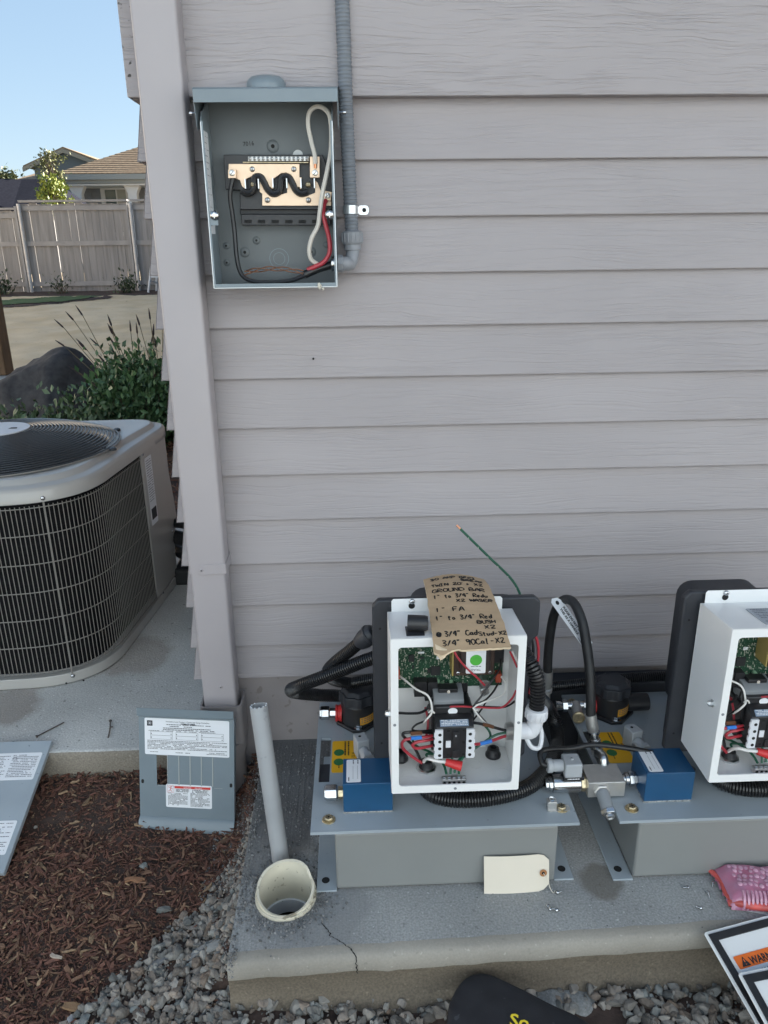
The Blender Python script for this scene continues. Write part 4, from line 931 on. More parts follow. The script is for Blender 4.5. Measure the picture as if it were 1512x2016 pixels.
    def comp(name, m, a0, a1, b0, b1, h, bev=.0004):
        mb = MB().prism([(a0, b0), (a1, b0), (a1, b1), (a0, b1)], fp, .0072, .0072+h); return mb.build(name, m, pcb, bevel=bev, seg=1)
    M_CHIP2 = mat('chip_black', (.02, .02, .022), .45); M_SMD = mat('small_component', (.42, .40, .33), .5)
    M_OVL = mat('green_capacitor', (.25, .42, .27), .45); M_RLY = mat('red_component', (.35, .06, .03), .45)
    for a0, a1, b0, b1, h in ((.064, .081, .026, .044, .003), (.024, .034, .055, .069, .003), (.030, .034, .040, .047, .002), (.058, .063, .03, .04, .002), (.044, .052, .06, .064, .002)): comp('chip', M_CHIP2, a0, a1, b0, b1, h)
    comp('connector', M_BLKP, .033, .056, -.008, .022, .018); comp('connector', M_BLKP, .0575, .075, -.009, .021, .018)
    comp('white_sticker', M_PAPER, .041, .052, .070, .074, .0006); comp('white_sticker', M_PAPER, .074, .083, .058, .064, .0006); comp('fuse', mat('cream_part', (.6, .55, .4), .5), .0, .005, .048, .064, .006)
    comp('relay', M_RLY, -.0005, .0075, .026, .046, .012); comp('relay', M_RLY, .180, .190, .014, .032, .014)
    for a, b in ((.085, .008), (.101, .011), (.076, .014)): MB().lathe([(.0040, 0), (.0040, .006), (.0032, .007), (.0001, .007)], PB(a, b), (0, -1, 0), 14).build('capacitor', M_OVL, pcb)
    MB().lathe([(.0090, 0), (.0090, .018), (.008, .019), (.0001, .0192)], PB(.160, .014), (0, -1, 0), 20).build('capacitor', M_GALV, pcb)
    MB().lathe([(.0080, 0), (.0080, .018), (.007, .019), (.0001, .0192)], PB(.160, -.002), (0, -1, 0), 20).build('capacitor', M_GALV, pcb)
    sm = MB(); q = random.Random(11)
    for k in range(420):
        a, b = q.uniform(.004, .188), q.uniform(.004, .138)
        if k % 3 == 0: a = q.choice([.02, .045, .06, .09, .12])+q.uniform(-.01, .01); 
        w, h = q.choice([(.0012, .0026), (.0026, .0012), (.0016, .0016), (.004, .0009), (.0009, .005)])
        sm.prism([(a, b), (a+w, b), (a+w, b+h), (a, b+h)], fp, .0071, .0078+q.random()*.0008)
    sm.build('small_components', M_SMD, pcb, smooth=False, kind='stuff')
    # transformer with label
    B('transformer', M_BROWN, .1585, .2300, -.398, -.3565, .4230, .5150, .002)
    B('transformer_winding', mat('dark_winding', (.03, .02, .018), .5), .168, .221, -.411, -.3985, .436, .5140, .003)
    B('transformer_edge', mat('brass_edge', (.36, .27, .09), .45), .1560, .1583, -.398, -.3570, .4230, .5150)
    ft = Frame((.178+dx, -.4112, .436), (1, 0, 0), (0, 0, 1)); l_ = sticker(ft, .034, .062, r=.002).build('transformer_label', M_PAPER, u)
    MB().lathe([(.0105, 0), (.0105, .0004), (.0001, .0004)], ft(.017, .026, .0006), (0, -1, 0), 24).build('green_dot', M_LIME, l_)
    fi = Frame(ft(.034, .062, 0), -ft.u, -ft.v); text('TRIAD', fi, .017, .053, .0062, M_INK, l_, align='CENTER', z=.0009)
    m = MB(); greek(fi, .008, .026, .049, 1, .003, .0014, m, seed=3, z=.0011); greek(fi, .006, .028, .010, 3, .0028, .0012, m, seed=4, z=.0011); m.build('print', M_INK2, l_, smooth=False)
    for q in ((.1665, .430), (.2220, .430)): roundhead(MB(), V(q[0]+dx, -.3985, q[1]), .0036, (0, -1, 0)).build('transformer_screw', [M_CHROME, M_DARK], u)
    B('power_jack', M_BLKP, .232, .2500, -.380, -.3570, .436, .478, .001)
    # grey terminal on its rail
    B('din_rail', M_BLKP, .112, .190, -.362, -.3530, .350, .385, .001)
    m = MB(); m.prism([(-.363, .350), (-.396, .352), (-.402, .360), (-.402, .376), (-.392, .385), (-.363, .388)], lambda a, b, w: V(w+dx, a, b), .124, .178)
    tr_ = m.build('terminal_block', M_RELAY, u, bevel=.0012)
    B('terminal_clamp', M_BLKP, .134, .168, -.392, -.372, .3855, .3930, .001)
    for k in range(3): MB().box(.138+k*.010+dx, .144+k*.010+dx, -.4032, -.4021, .3615, .3650).build('terminal_slot', M_DARK, tr_)
    MB().lathe([(.003, 0), (.003, .002), (.0001, .002)], V(.151+dx, -.3925, .389), (0, -1, .2), 10).build('terminal_screw', M_CHROME, tr_)
    B('red_jumper', M_REDP, .118, .186, -.3700, -.3640, .3370, .3430, .001)
    # contactor
    B('contactor_base', M_BLKP, .1195, .1955, -.410, -.3540, .2790, .3520, .0015)
    m = MB(); m.prism([(-.4102, .2800), (-.4360, .2800), (-.4360, .3440), (-.424, .3530), (-.4102, .3560)], lambda a, b, w: V(w+dx, a, b), .1245, .1905); ct = m.build('contactor', M_BLKP, u, bevel=.0012)
    fc = Frame((.1245+dx, -.4362, .2800), (1, 0, 0), (0, 0, 1))
    for a0 in (-.0015, .0535):
        m = MB(); sticker(fc, .0140, .0590, t=.004, r=.0006, mb=m, a0=a0, b0=.003); 
        for k in range(4): sticker(fc, .003, .0085, t=.0036, r=.0004, mb=m, a0=a0+(-.0014 if a0 < .01 else .0124), b0=.0050+k*.0142)
        ts = m.build('terminal_strip', M_WHITEP, ct)
    for a0 in (.0070, .0600):
        for k in range(4): MB().lathe([(.0030, 0), (.0030, .0003), (.0001, .0003)], fc(a0, .0100+k*.0142, .0042), (0, -1, 0), 12).build('terminal_hole', M_DARK, ct)
    m = MB(); sticker(fc, .0085, .0135, t=.0015, r=.0005, mb=m, a0=.0180, b0=.024); m.build('white_button', M_WHITEP, ct)
    m = MB(); sticker(fc, .0115, .020, t=.003, r=.0005, mb=m, a0=.0300, b0=.036); sticker(fc, .0115, .015, t=.003, r=.0005, mb=m, a0=.0300, b0=.003); m.build('slide_guide', M_CHIP2, ct, bevel=.0004)
    m = MB()
    for a, b in ((.020, .056), (.047, .056), (.020, .006), (.047, .006), (.047, .031)): sticker(fc, .005, .004, t=.0004, r=.0004, mb=m, a0=a, b0=b)
    m.build('contactor_recess', M_DARK, ct)
    text('0', fc, .0337, .047, .0060, M_PAPER, ct, 'lettering', z=.0034)
    fs = Frame((.1345+dx, -.4255, .3525), (1, 0, 0), (0, .0111, .0027)); fs = Frame((.1325+dx, -.4350, .3457), (1, 0, 0), (0, .012, .009))
    l_ = sticker(fs, .050, .0120, r=.0006, t=.0004).build('contactor_label', mat('steel_blue_label', (.18, .24, .33), .5), u)
    m = MB(); greek(fs, .002, .048, .0112, 4, .0027, .0011, m, seed=8, z=.0008); m.build('print', M_PAPER, l_, smooth=False)
    m = MB(); vs = [V(.157+dx+.0085*math.cos(a), -.4102, .3600+.0065*math.sin(a)) for a in np.linspace(0, 2*math.pi, 20, endpoint=False)]; vs2 = [v+V(0, -.0007, 0) for v in vs]
    B('contactor_head', M_BLKP, .1245, .1905, -.4095, -.3640, .3522, .3690, .003)
    m.add(vs+vs2, [tuple(range(20)), tuple(range(20, 40))]+[(k, (k+1) % 20, 20+(k+1) % 20, 20+k) for k in range(20)]); m.build('oval_label', M_PAPER, u)
    B('contactor_foot', M_BLKP, .135, .172, -.420, -.3700, .2700, .2788, .002)
    # floor fittings
    def grommet(x, y, r, nut):
        c = V(x+dx, y, F0); m = MB().lathe([(r*1.15, 0), (r*1.15, .004), (r, .006), (r*.85, .016), (r*.55, .018), (r*.5, .010), (.0001, .010)], c, (0, 0, 1), 22)
        g_ = m.build('grommet', M_BLKP, u)
        if nut: MB().lathe([(r*1.5, 0), (r*1.5, .0035), (r*1.3, .0045)], c+V(0, 0, .0003), (0, 0, 1), 8).build('locknut', M_GALV, u)
    grommet(.066, -.380, .0125, False); grommet(.111, -.4085, .0125, True); grommet(.2385, -.378, .0125, False)
    for x, y, r in ((.203, -.402, .0115), (.2470, -.430, .0150), (.077, -.440, .0150)):
        MB().ring(r, r-.0008, .0003, V(x+dx, y, F0+.0001), (0, 0, 1), 28).build('knockout', M_WHT, u)
    gb = MB().box(.1350+dx, .1775+dx, -.4560, -.4440, F0+.0002, F0+.0110); gb = gb.build('ground_bar', M_ALU, u, bevel=.0007)
    for k in range(5):
        x = .1392+k*.0085+dx
        MB().lathe([(.0030, 0), (.0030, .003), (.002, .004), (.0001, .004)], V(x, -.4515, F0+.0110), (0, 0, 1), 10).build('ground_screw', M_GALV, gb)
        MB().lathe([(.0027, 0), (.0027, .0003), (.0001, .0003)], V(x, -.4561, F0+.0052), (0, -1, 0), 10).build('ground_hole', M_DARK, gb)
    # wires, measured in an enlarged view of the box
    def W(name, m, r, pts): wire([at(760+x/5.04, 1240+y/5.04, d)+D for x, y, d in pts], r).build(name, m, u)
    W('white_wire', M_WIREW2, .0018, [(125, 450, -.366), (190, 500, -.385), (300, 590, -.40), (400, 640, -.405), (440, 700, -.41), (455, 780, -.415), (450, 830, -.42), (400, 890, -.42), (370, 930, -.41)])
    W('black_wire', M_WIREK, .0018, [(300, 560, -.375), (360, 640, -.395), (430, 690, -.405), (445, 760, -.41), (420, 850, -.415), (380, 905, -.41), (300, 940, -.42), (260, 990, -.425), (330, 1005, -.42), (450, 995, -.41)])
    W('black_wire', M_WIREK, .0018, [(465, 600, -.375), (470, 680, -.39), (440, 730, -.4), (430, 780, -.4)])
    W('black_wire', M_WIREK, .0024, [(60, 830, -.40), (130, 826, -.40), (220, 830, -.40), (330, 825, -.40), (400, 790, -.395), (430, 740, -.39)])
    W('red_wire', M_WIRER, .0018, [(670, 205, -.412), (730, 300, -.415), (820, 400, -.416), (900, 470, -.415), (980, 550, -.412)])
    W('black_wire', M_WIREK, .0018, [(1145, 290, -.38), (1130, 380, -.395), (1060, 490, -.41), (960, 640, -.42), (880, 740, -.425), (870, 790, -.42), (930, 850, -.415), (1000, 930, -.41)])
    W('black_wire', M_WIREK, .0018, [(1115, 530, -.375), (1060, 620, -.395), (980, 700, -.41), (900, 735, -.42), (870, 770, -.42)])
    W('black_wire', M_WIREK, .0016, [(990, 715, -.405), (960, 770, -.41), (910, 840, -.41), (865, 895, -.405)])
    W('white_wire', M_WIREW2, .0018, [(1140, 460, -.372), (1190, 530, -.39), (1170, 630, -.40), (1080, 680, -.41), (980, 715, -.42), (880, 760, -.425), (880, 800, -.42), (950, 890, -.415), (1010, 940, -.41)])
    W('red_wire', M_WIRER, .0018, [(480, 820, -.39), (560, 775, -.40), (700, 760, -.412), (880, 765, -.415), (1050, 775, -.415), (1160, 765, -.415), (1250, 680, -.42), (1290, 600, -.42)])
    W('black_wire', M_WIREK, .0018, [(860, 760, -.412), (1050, 765, -.411), (1180, 765, -.412), (1280, 705, -.415), (1310, 640, -.415)])
    W('red_wire', M_WIRER, .0017, [(1230, 215, -.45), (1265, 290, -.45), (1300, 370, -.45)])
    W('white_wire', M_WIREW2, .0017, [(1250, 210, -.448), (1285, 280, -.448), (1310, 340, -.448)])
    W('black_wire', M_WIREK, .0027, [(450, 1020, -.41), (350, 1015, -.42), (220, 1015, -.43), (165, 1035, -.43), (200, 1085, -.425), (260, 1140, -.42), (310, 1220, -.415), (350, 1310, -.41)])
    W('brown_sleeve', M_WIREB, .0034, [(245, 1028, -.4325), (290, 1026, -.4320), (350, 1022, -.4275)])
    W('red_wire', M_WIRER, .0027, [(460, 1050, -.42), (350, 1068, -.43), (240, 1078, -.438), (170, 1105, -.44), (165, 1170, -.435), (250, 1250, -.425), (340, 1310, -.415), (370, 1330, -.41)])
    W('blue_sleeve', M_BLUS, .0036, [(245, 1076, -.4382), (290, 1073, -.4362), (350, 1068, -.4332)])
    W('red_wire', M_WIRER, .0027, [(460, 1085, -.422), (380, 1100, -.43), (300, 1115, -.435), (262, 1145, -.435), (300, 1175, -.43), (380, 1165, -.425), (460, 1150, -.42)])
    W('red_wire', M_WIRER, .0022, [(390, 770, -.385), (415, 880, -.39), (412, 980, -.40), (400, 1050, -.41)])
    W('black_wire', M_WIREK, .0027, [(855, 920, -.42), (950, 935, -.42), (1060, 965, -.42), (1150, 990, -.419), (1225, 1005, -.418)])
    W('brown_sleeve', M_WIREB, .0034, [(960, 938, -.4205), (1010, 948, -.4205), (1065, 966, -.4205)])
    W('red_wire', M_WIRER, .0027, [(850, 1135, -.425), (930, 1130, -.425), (1050, 1100, -.422), (1150, 1065, -.42), (1225, 1045, -.418)])
    W('blue_sleeve', M_BLUS, .0037, [(935, 1130, -.4255), (990, 1118, -.4245), (1048, 1100, -.4225)])
    W('green_wire', M_WIREG, .0022, [(970, 940, -.40), (1020, 1000, -.405), (1035, 1060, -.41), (990, 1110, -.415), (900, 1160, -.42), (820, 1210, -.425), (740, 1270, -.435), (690, 1350, -.442), (680, 1420, -.447)])
    W('green_wire', M_WIREG, .0022, [(1220, 1015, -.42), (1110, 1035, -.42), (1030, 1075, -.42), (900, 1165, -.425), (800, 1235, -.43), (745, 1290, -.44), (725, 1360, -.445), (722, 1430, -.448)])
    W('green_wire', M_WIREG, .0022, [(250, 1060, -.40), (300, 1150, -.40), (430, 1210, -.405), (530, 1280, -.42), (580, 1360, -.435), (600, 1430, -.447)])
    W('green_wire', M_WIREG, .0022, [(655, 1225, -.43), (655, 1290, -.437), (645, 1360, -.443), (640, 1430, -.448)])
    W('green_wire', M_WIREG, .0022, [(720, 1225, -.425), (690, 1260, -.43), (420, 1230, -.41), (410, 1270, -.41), (395, 1310, -.41)])
    W('white_wire', M_WIREW2, .0030, [(370, 1320, -.41), (385, 1290, -.42), (420, 1278, -.43), (500, 1300, -.437), (600, 1312, -.442)])
    a = at(760+590/5.04, 1240+1310/5.04, -.441)+D; b = at(760+750/5.04, 1240+1355/5.04, -.447)+D
    m = MB(); m.cyl(a, b, .0062, .0092, n=12); m.build('wire_nut', M_REDP, u, bevel=.0008)
    W('wire_loop_tie', M_WIREW2, .0016, [(425, 820, -.423), (450, 800, -.426), (480, 825, -.423)])
    W('wire_loop_tie', M_WIREW2, .0016, [(862, 770, -.428), (885, 800, -.430), (910, 790, -.426)])
    m = MB()
    for k in range(7): m.lathe([(.0145, 0), (.0155, .0008), (.0145, .0016)], V(bx1-t-.0005-k*.0018+dx, -.4150, .3175), (-1, 0, 0), 20)
    m.lathe([(.0135, 0), (.0135, .013), (.008, .013)], V(bx1-t-.0005+dx, -.4150, .3175), (-1, 0, 0), 20); m.build('cable_entry', M_ALU, u)
    # big loom loop lying on the plate, under the box
    lp = [atz(px, py, z) for px, py, z in ((1050, 1365, .30), (1072, 1385, .235), (1091, 1420, .190), (1097, 1460, .168), (1087, 1500, .166), (1068, 1526, .166), (1038, 1550, .166), (985, 1567, .166), (930, 1574, .166), (880, 1572, .166), (845, 1560, .168), (830, 1535, .170))]
    corrugated([p+D for p in lp], .0150, .0052).build('loom_loop', M_BLKP2, u)
    return u, D
u1, _ = power_unit(0.0, True)
u2, D2 = power_unit(.558, False)

# extras that only the left unit has
E = lambda x, y, z: V(x, y, z)
c = V(.2672, -.415, .3175)
m = MB().lathe([(.017, 0), (.017, .006), (.0145, .008), (.0145, .022)], c, (1, 0, 0), 20); m.tube(smooth([c+V(.018, 0, 0), c+V(.030, .002, -.002), c+V(.037, .004, .012), c+V(.0385, .005, .024)], 5), .0140, 16)
m.build('strain_relief', M_WHITEP, u1)
m = MB().lathe([(.0175, 0), (.019, .002), (.0195, .018), (.0185, .021), (.0150, .022)], c+V(.0385, .005, .022), (.05, .02, 1), 24)
for k in range(14):
    a = k*math.pi/7; m.cyl(c+V(.0385+.0192*math.cos(a), .005+.0192*math.sin(a), .026), c+V(.039+.0194*math.cos(a), .0052+.0194*math.sin(a), .038), .0011, n=5)
m.build('strain_relief_cap', M_WHITEP, u1)
wire([c+V(.020, -.004, -.010), c+V(.030, -.012, -.026), c+V(.045, -.008, -.030), c+V(.050, .0, -.012), c+V(.047, .004, .006)], .0040, 8).build('sealing_ring_strap', M_WHITEP, u1)
riser = [c+V(.0385, .005, .040), c+V(.0395, .007, .066), c+V(.037, .012, .100), c+V(.026, .024, .126), c+V(.012, .05, .142), c+V(.004, .078, .140)]
corrugated(riser, .0138, .0058, depth=.2).build('loom_riser', M_BLKP2, u1)
wire([V(.300, -.335, .475), V(.310, -.338, .452), V(.312, -.338, .42), V(.303, -.338, .39)], .0026).build('black_wire', M_WIREK, u1)
wire([V(.306, -.335, .478), V(.318, -.338, .455), V(.322, -.338, .42), V(.316, -.338, .375), V(.309, -.340, .345)], .0026).build('red_wire', M_WIRER, u1)
corrugated([at(745, 1238, -.225), at(718, 1256, -.220), at(690, 1280, -.212), at(660, 1304, -.200), at(645, 1322, -.180), at(655, 1337, -.150), at(690, 1344, -.130), V(.03, -.14, .262), V(.115, -.165, .27)], .0128, .0044).build('loom_hose', M_BLKP2, u1)
corrugated([at(750, 1290, -.245), at(715, 1302, -.238), at(670, 1320, -.228), at(620, 1339, -.214), at(588, 1351, -.196), at(573, 1358, -.168), at(580, 1363, -.138), at(612, 1367, -.116), at(650, 1369, -.095), at(690, 1368, -.075), V(.05, -.07, .205), V(.14, -.10, .22)], .0138, .0048).build('loom_hose', M_BLKP2, u1)
a, b = at(736, 1243, -.228), at(694, 1276, -.214); d = (b-a)/np.linalg.norm(b-a)
m = MB().lathe([(.0150, 0), (.0175, .004), (.0195, .010), (.0195, .028), (.0175, .036), (.0150, .044)], a, d, 10); m.lathe([(.0215, .010), (.0215, .015), (.020, .016)], a, d, 20); m.build('hose_coupling', M_BLKM, u1, bevel=.001)
# ground lug at the right end of the left plate
c = V(.3425, -.421, .150); m = MB().box(c[0]-.0085, c[0]+.0085, c[1]-.007, c[1]+.007, .1504, .1690); m.build('ground_lug', M_ALU, u1, bevel=.0012)
MB().lathe([(.0062, 0), (.0062, .0025), (.005, .0035), (.004, .0015), (.0001, .0015)], (c[0], c[1], .1690), (0, 0, 1), 16).build('lug_screw', M_CHROME, u1)
MB().lathe([(.0045, 0), (.0045, .0004), (.0001, .0004)], (c[0]-.0086, c[1], .158), (-1, 0, 0), 14).build('lug_hole', M_CHROME, u1)
sticker(Frame((c[0]-.008, c[1]-.0098, .1501), (1, 0, 0), (0, 1, 0)), .042, .016, t=.0016, r=.004).build('lug_tongue', M_ALU, u1)
# the loose green ground wire standing up behind the left unit
gp = smooth([V(.318, -.20, .46), at(1023, 1168, -.17), at(1005, 1138, -.15), at(960, 1094, -.13), at(906, 1041, -.12)], 10)
MB().tube(gp, .0027, 8).build('ground_wire', M_WIREG, u1)
P, s = resample(gp, .0008); m = MB(); pts = []
for i in range(len(P)):
    a = s[i]*2*math.pi/.028; pts.append(P[i]+V(math.cos(a)*.0024, math.sin(a)*.0024, .0012*math.sin(a)))
m.tube(pts, .0006, 4); m.build('wire_stripe', mat('pale_stripe', (.55, .62, .45), .5), u1)
MB().tube([at(906, 1041, -.12), at(899, 1034, -.118)], .0021, 8).build('copper_end', M_COPPER, u1)

# extras of the right unit: valve block, solenoid, relief valve, hydraulic hose
MB().box(.4165, .4860, -.400, -.346, .1535, .1865).build('valve_block', M_ALU, u2, bevel=.001)
c = V(.4860, -.373, .171)
m = MB().cyl(c, c+V(.008, 0, 0), .0085, n=14); m.cyl(c+V(.008, 0, 0), c+V(.015, 0, 0), .0115, n=14); m.cyl(c+V(.0155, 0, 0), c+V(.0245, 0, 0), .0145, n=6); m.cyl(c+V(.025, 0, 0), c+V(.031, 0, 0), .0128, n=6); m.build('hex_union', M_CHROME, u2, bevel=.0006)
c = V(.4165, -.375, .168)
m = MB().cyl(c, c+V(-.009, 0, 0), .0165, n=6); m.build('hex_collar', M_BRASSY, u2, bevel=.0006)
m = MB().cyl(c+V(-.010, 0, 0), c+V(-.062, 0, 0), .0175, n=28); m.build('solenoid_coil', M_CHROME, u2, bevel=.001)
m = MB().lathe([(.0135, 0), (.0135, .006), (.0115, .008), (.0115, .013), (.006, .015), (.0001, .015)], c+V(-.0625, 0, 0), (-1, 0, 0), 8); m.build('coil_nut', M_CHROME, u2, bevel=.0005)
m = MB().box(.3735, .4100, -.392, -.360, .1858, .1935); m.build('coil_base', M_BLKP, u2, bevel=.001)
fb = Frame((.376, -.3923, .187), (1, 0, 0), (0, 0, 1)); greek(fb, .002, .026, .005, 1, .003, .002, MB(), seed=2).build('print', M_PAPER, u2, smooth=False)
m = MB().box(.3720, .4045, -.394, -.358, .1938, .2230); m.build('coil_plug', M_GREYP, u2, bevel=.0025)
m = MB().cyl((.3718, -.376, .210), (.352, -.376, .210), .0112, n=18); m.lathe([(.0135, 0), (.0135, .009), (.011, .010)], (.3515, -.376, .210), (-1, 0, 0), 12); m.build('cable_gland', M_GREYP, u2, bevel=.0008)
roundhead(MB(), V(.388, -.376, .2232), .0035, (0, 0, 1)).build('plug_screw', [M_GREYP, M_DARK], u2)
wire([V(.342, -.376, .210), V(.333, -.372, .214), V(.338, -.352, .226), at(1125, 1473, -.33), at(1165, 1466, -.33), at(1215, 1470, -.34), at(1275, 1480, -.35), at(1325, 1494, -.352), at(1365, 1515, -.34)], .0052, 10).build('coil_cable', M_WIREK, u2)
c = V(.441, -.400, .170); d = V(.08, -.82, -.45); d /= np.linalg.norm(d)
m = MB().lathe([(.0155, 0), (.0155, .006), (.013, .008)], c, (0, -1, 0), 6); m.build('relief_collar', M_ALU, u2, bevel=.0006)
m = MB().lathe([(.0120, 0), (.0120, .034)], c+V(0, -.004, 0), d, 20); m.build('relief_body', M_RELAY, u2)
m = MB().lathe([(.0145, 0), (.0145, .008), (.011, .010)], c+V(0, -.004, 0)+d*.0345, d, 6); m.build('relief_nut', M_CHROME, u2, bevel=.0006)
m = MB().lathe([(.0085, 0), (.0085, .004), (.0055, .006), (.0055, .004), (.0001, .004)], c+V(0, -.004, 0)+d*.045, d, 18); m.build('relief_screw', M_GALV, u2)
hp = [at(1078, 1326, -.115), at(1079, 1290, -.115), at(1083, 1250, -.118), at(1090, 1213, -.125), at(1102, 1188, -.14), at(1116, 1180, -.155), at(1131, 1189, -.175), at(1145, 1220, -.20), at(1154, 1265, -.225), at(1161, 1320, -.25), at(1163, 1370, -.265), at(1163, 1412, -.272)]
MB().tube(smooth(hp, 8), .0098, 16).build('hydraulic_hose', M_RUB, u2)
e = hp[0]; m = MB().lathe([(.0115, -.006), (.0115, .026), (.0095, .030), (.0095, .036), (.0115, .038), (.0115, .046), (.008, .048), (.008, .075)], e, hp[0]-hp[1]+V(.0, 0, -.02), 16); m.build('hose_ferrule', M_ALU, u2)
e = hp[-1]; dd = V(.010, -.010, -.05); dd /= np.linalg.norm(dd)
m = MB().lathe([(.0118, -.006), (.0118, .026), (.0098, .030)], e, dd, 20); m.build('hose_ferrule', M_ALU, u2)
m = MB().lathe([(.0125, .030), (.0125, .036), (.009, .038), (.009, .046), (.0118, .048), (.0118, .058), (.0095, .060), (.0095, .066)], e, dd, 10); m.build('hose_coupling', M_CHROME, u2, bevel=.0005)
q = e+dd*.064; m = MB().tube(smooth([q, q+dd*.012, V(.462, -.335, .195), V(.462, -.346, .178)], 5), .0090, 14); m.lathe([(.0125, 0), (.0125, .009)], q+dd*.006, dd+V(.0, -.3, 0), 6); m.build('hose_elbow', M_GALV, u2)
bx = MB().box(.335, .760, -.047, .006, .001, .176); bx = bx.build('black_box', M_BLKM, bevel=.006); tag(bx, 'low black plastic box against the foundation between the two hydraulic units', 'box')  # plain black box set low behind the units
lh = own(MB(), (.45, -.06, .17)); P, s = resample(smooth([V(.34, -.075, .192), V(.40, -.078, .190), V(.48, -.075, .192), V(.56, -.073, .200), V(.66, -.073, .205), V(.76, -.075, .205)], 10), .0012); ph = (s/.0048) % 1.0
lh.tube(P, .0115*(1-.16*(np.abs(ph-.5)*2 > .55)), 12)
tag(lh.build('corrugated_conduit', M_BLKP2), 'thin black corrugated conduit running along the top of the black box behind the units', 'conduit')

# ================================================================== LOOSE THINGS ROUND THE UNITS
# cardboard note
def card(u, v, n=0.0):                    # u across, v from the wall towards the camera
    BL, BR, FL, FR = V(.1150, -.283, .5570), V(.2260, -.289, .5570), V(.1130, -.502, .5320), V(.2350, -.500, .5350)
    p = (BL*(1-u)+BR*u)*(1-v)+(FL*(1-u)+FR*u)*v
    p = p+V(0, 0, .007*math.sin(math.pi*u)*(1-v)**2*1.6+.014*math.sin(math.pi*min(1, v*1.02))+.002*math.sin(v*9))
    return p+V(0, -.13, .99)*n
cn = thing('cardboard_note', 'torn cardboard strip with a handwritten parts list lying on the white control box', 'cardboard note', tuple(card(.5, .5)))
m = MB(); NU, NV = 22, 44; top = []; 
def edge(u, v):                           # ragged outline
    du = .012*mnoise.noise(Vector((v*14, u*3, 1)))+(-.02 if u > .5 and v < .45 else 0)*0
    dv = .010*mnoise.noise(Vector((u*17, v*5, 6)))
    if v > .95: dv += .05*max(0, 1-abs(u-.10)/.12)-.012*max(0, 1-abs(u-.3)/.1)
    return u+du*(1 if u in (0, 1) else 0), v+dv*(1 if v in (0, 1) else 0)
for lay in (0, 1):
    for i in range(NV+1):
        for j in range(NU+1):
            u, v = edge(j/NU, i/NV); m.v.append(tuple(card(u, v, 0 if lay else -.0036)))
K = (NU+1)*(NV+1)
for lay in (0, 1):
    for i in range(NV):
        for j in range(NU):
            a = lay*K+i*(NU+1)+j; m.f.append((a, a+1, a+NU+2, a+NU+1)); m.m.append(0)
bd = [j for j in range(NU+1)]+[(i+1)*(NU+1)-1 for i in range(1, NV+1)]+[NV*(NU+1)+j for j in range(NU-1, -1, -1)]+[i*(NU+1) for i in range(NV-1, 0, -1)]
for a, b in zip(bd, bd[1:]+bd[:1]): m.f.append((a, b, b+K, a+K)); m.m.append(1)
cb = m.build('sheet', [M_CARD, M_CARDE], cn, angle=50)
m = MB(); pts = [card(.02, .93, .0004), card(.10, .965, .001), card(.17, .985, .0006), card(.14, 1.03, -.002), card(.075, 1.05, -.004), card(.03, 1.0, -.001)]
pts2 = [p+V(0, -.002, -.003) for p in pts]; m.add(pts+pts2, [tuple(range(6)), tuple(range(11, 5, -1))]+[(k, (k+1) % 6, 6+(k+1) % 6, 6+k) for k in range(6)]); m.build('torn_ply', M_CARDE, cn)
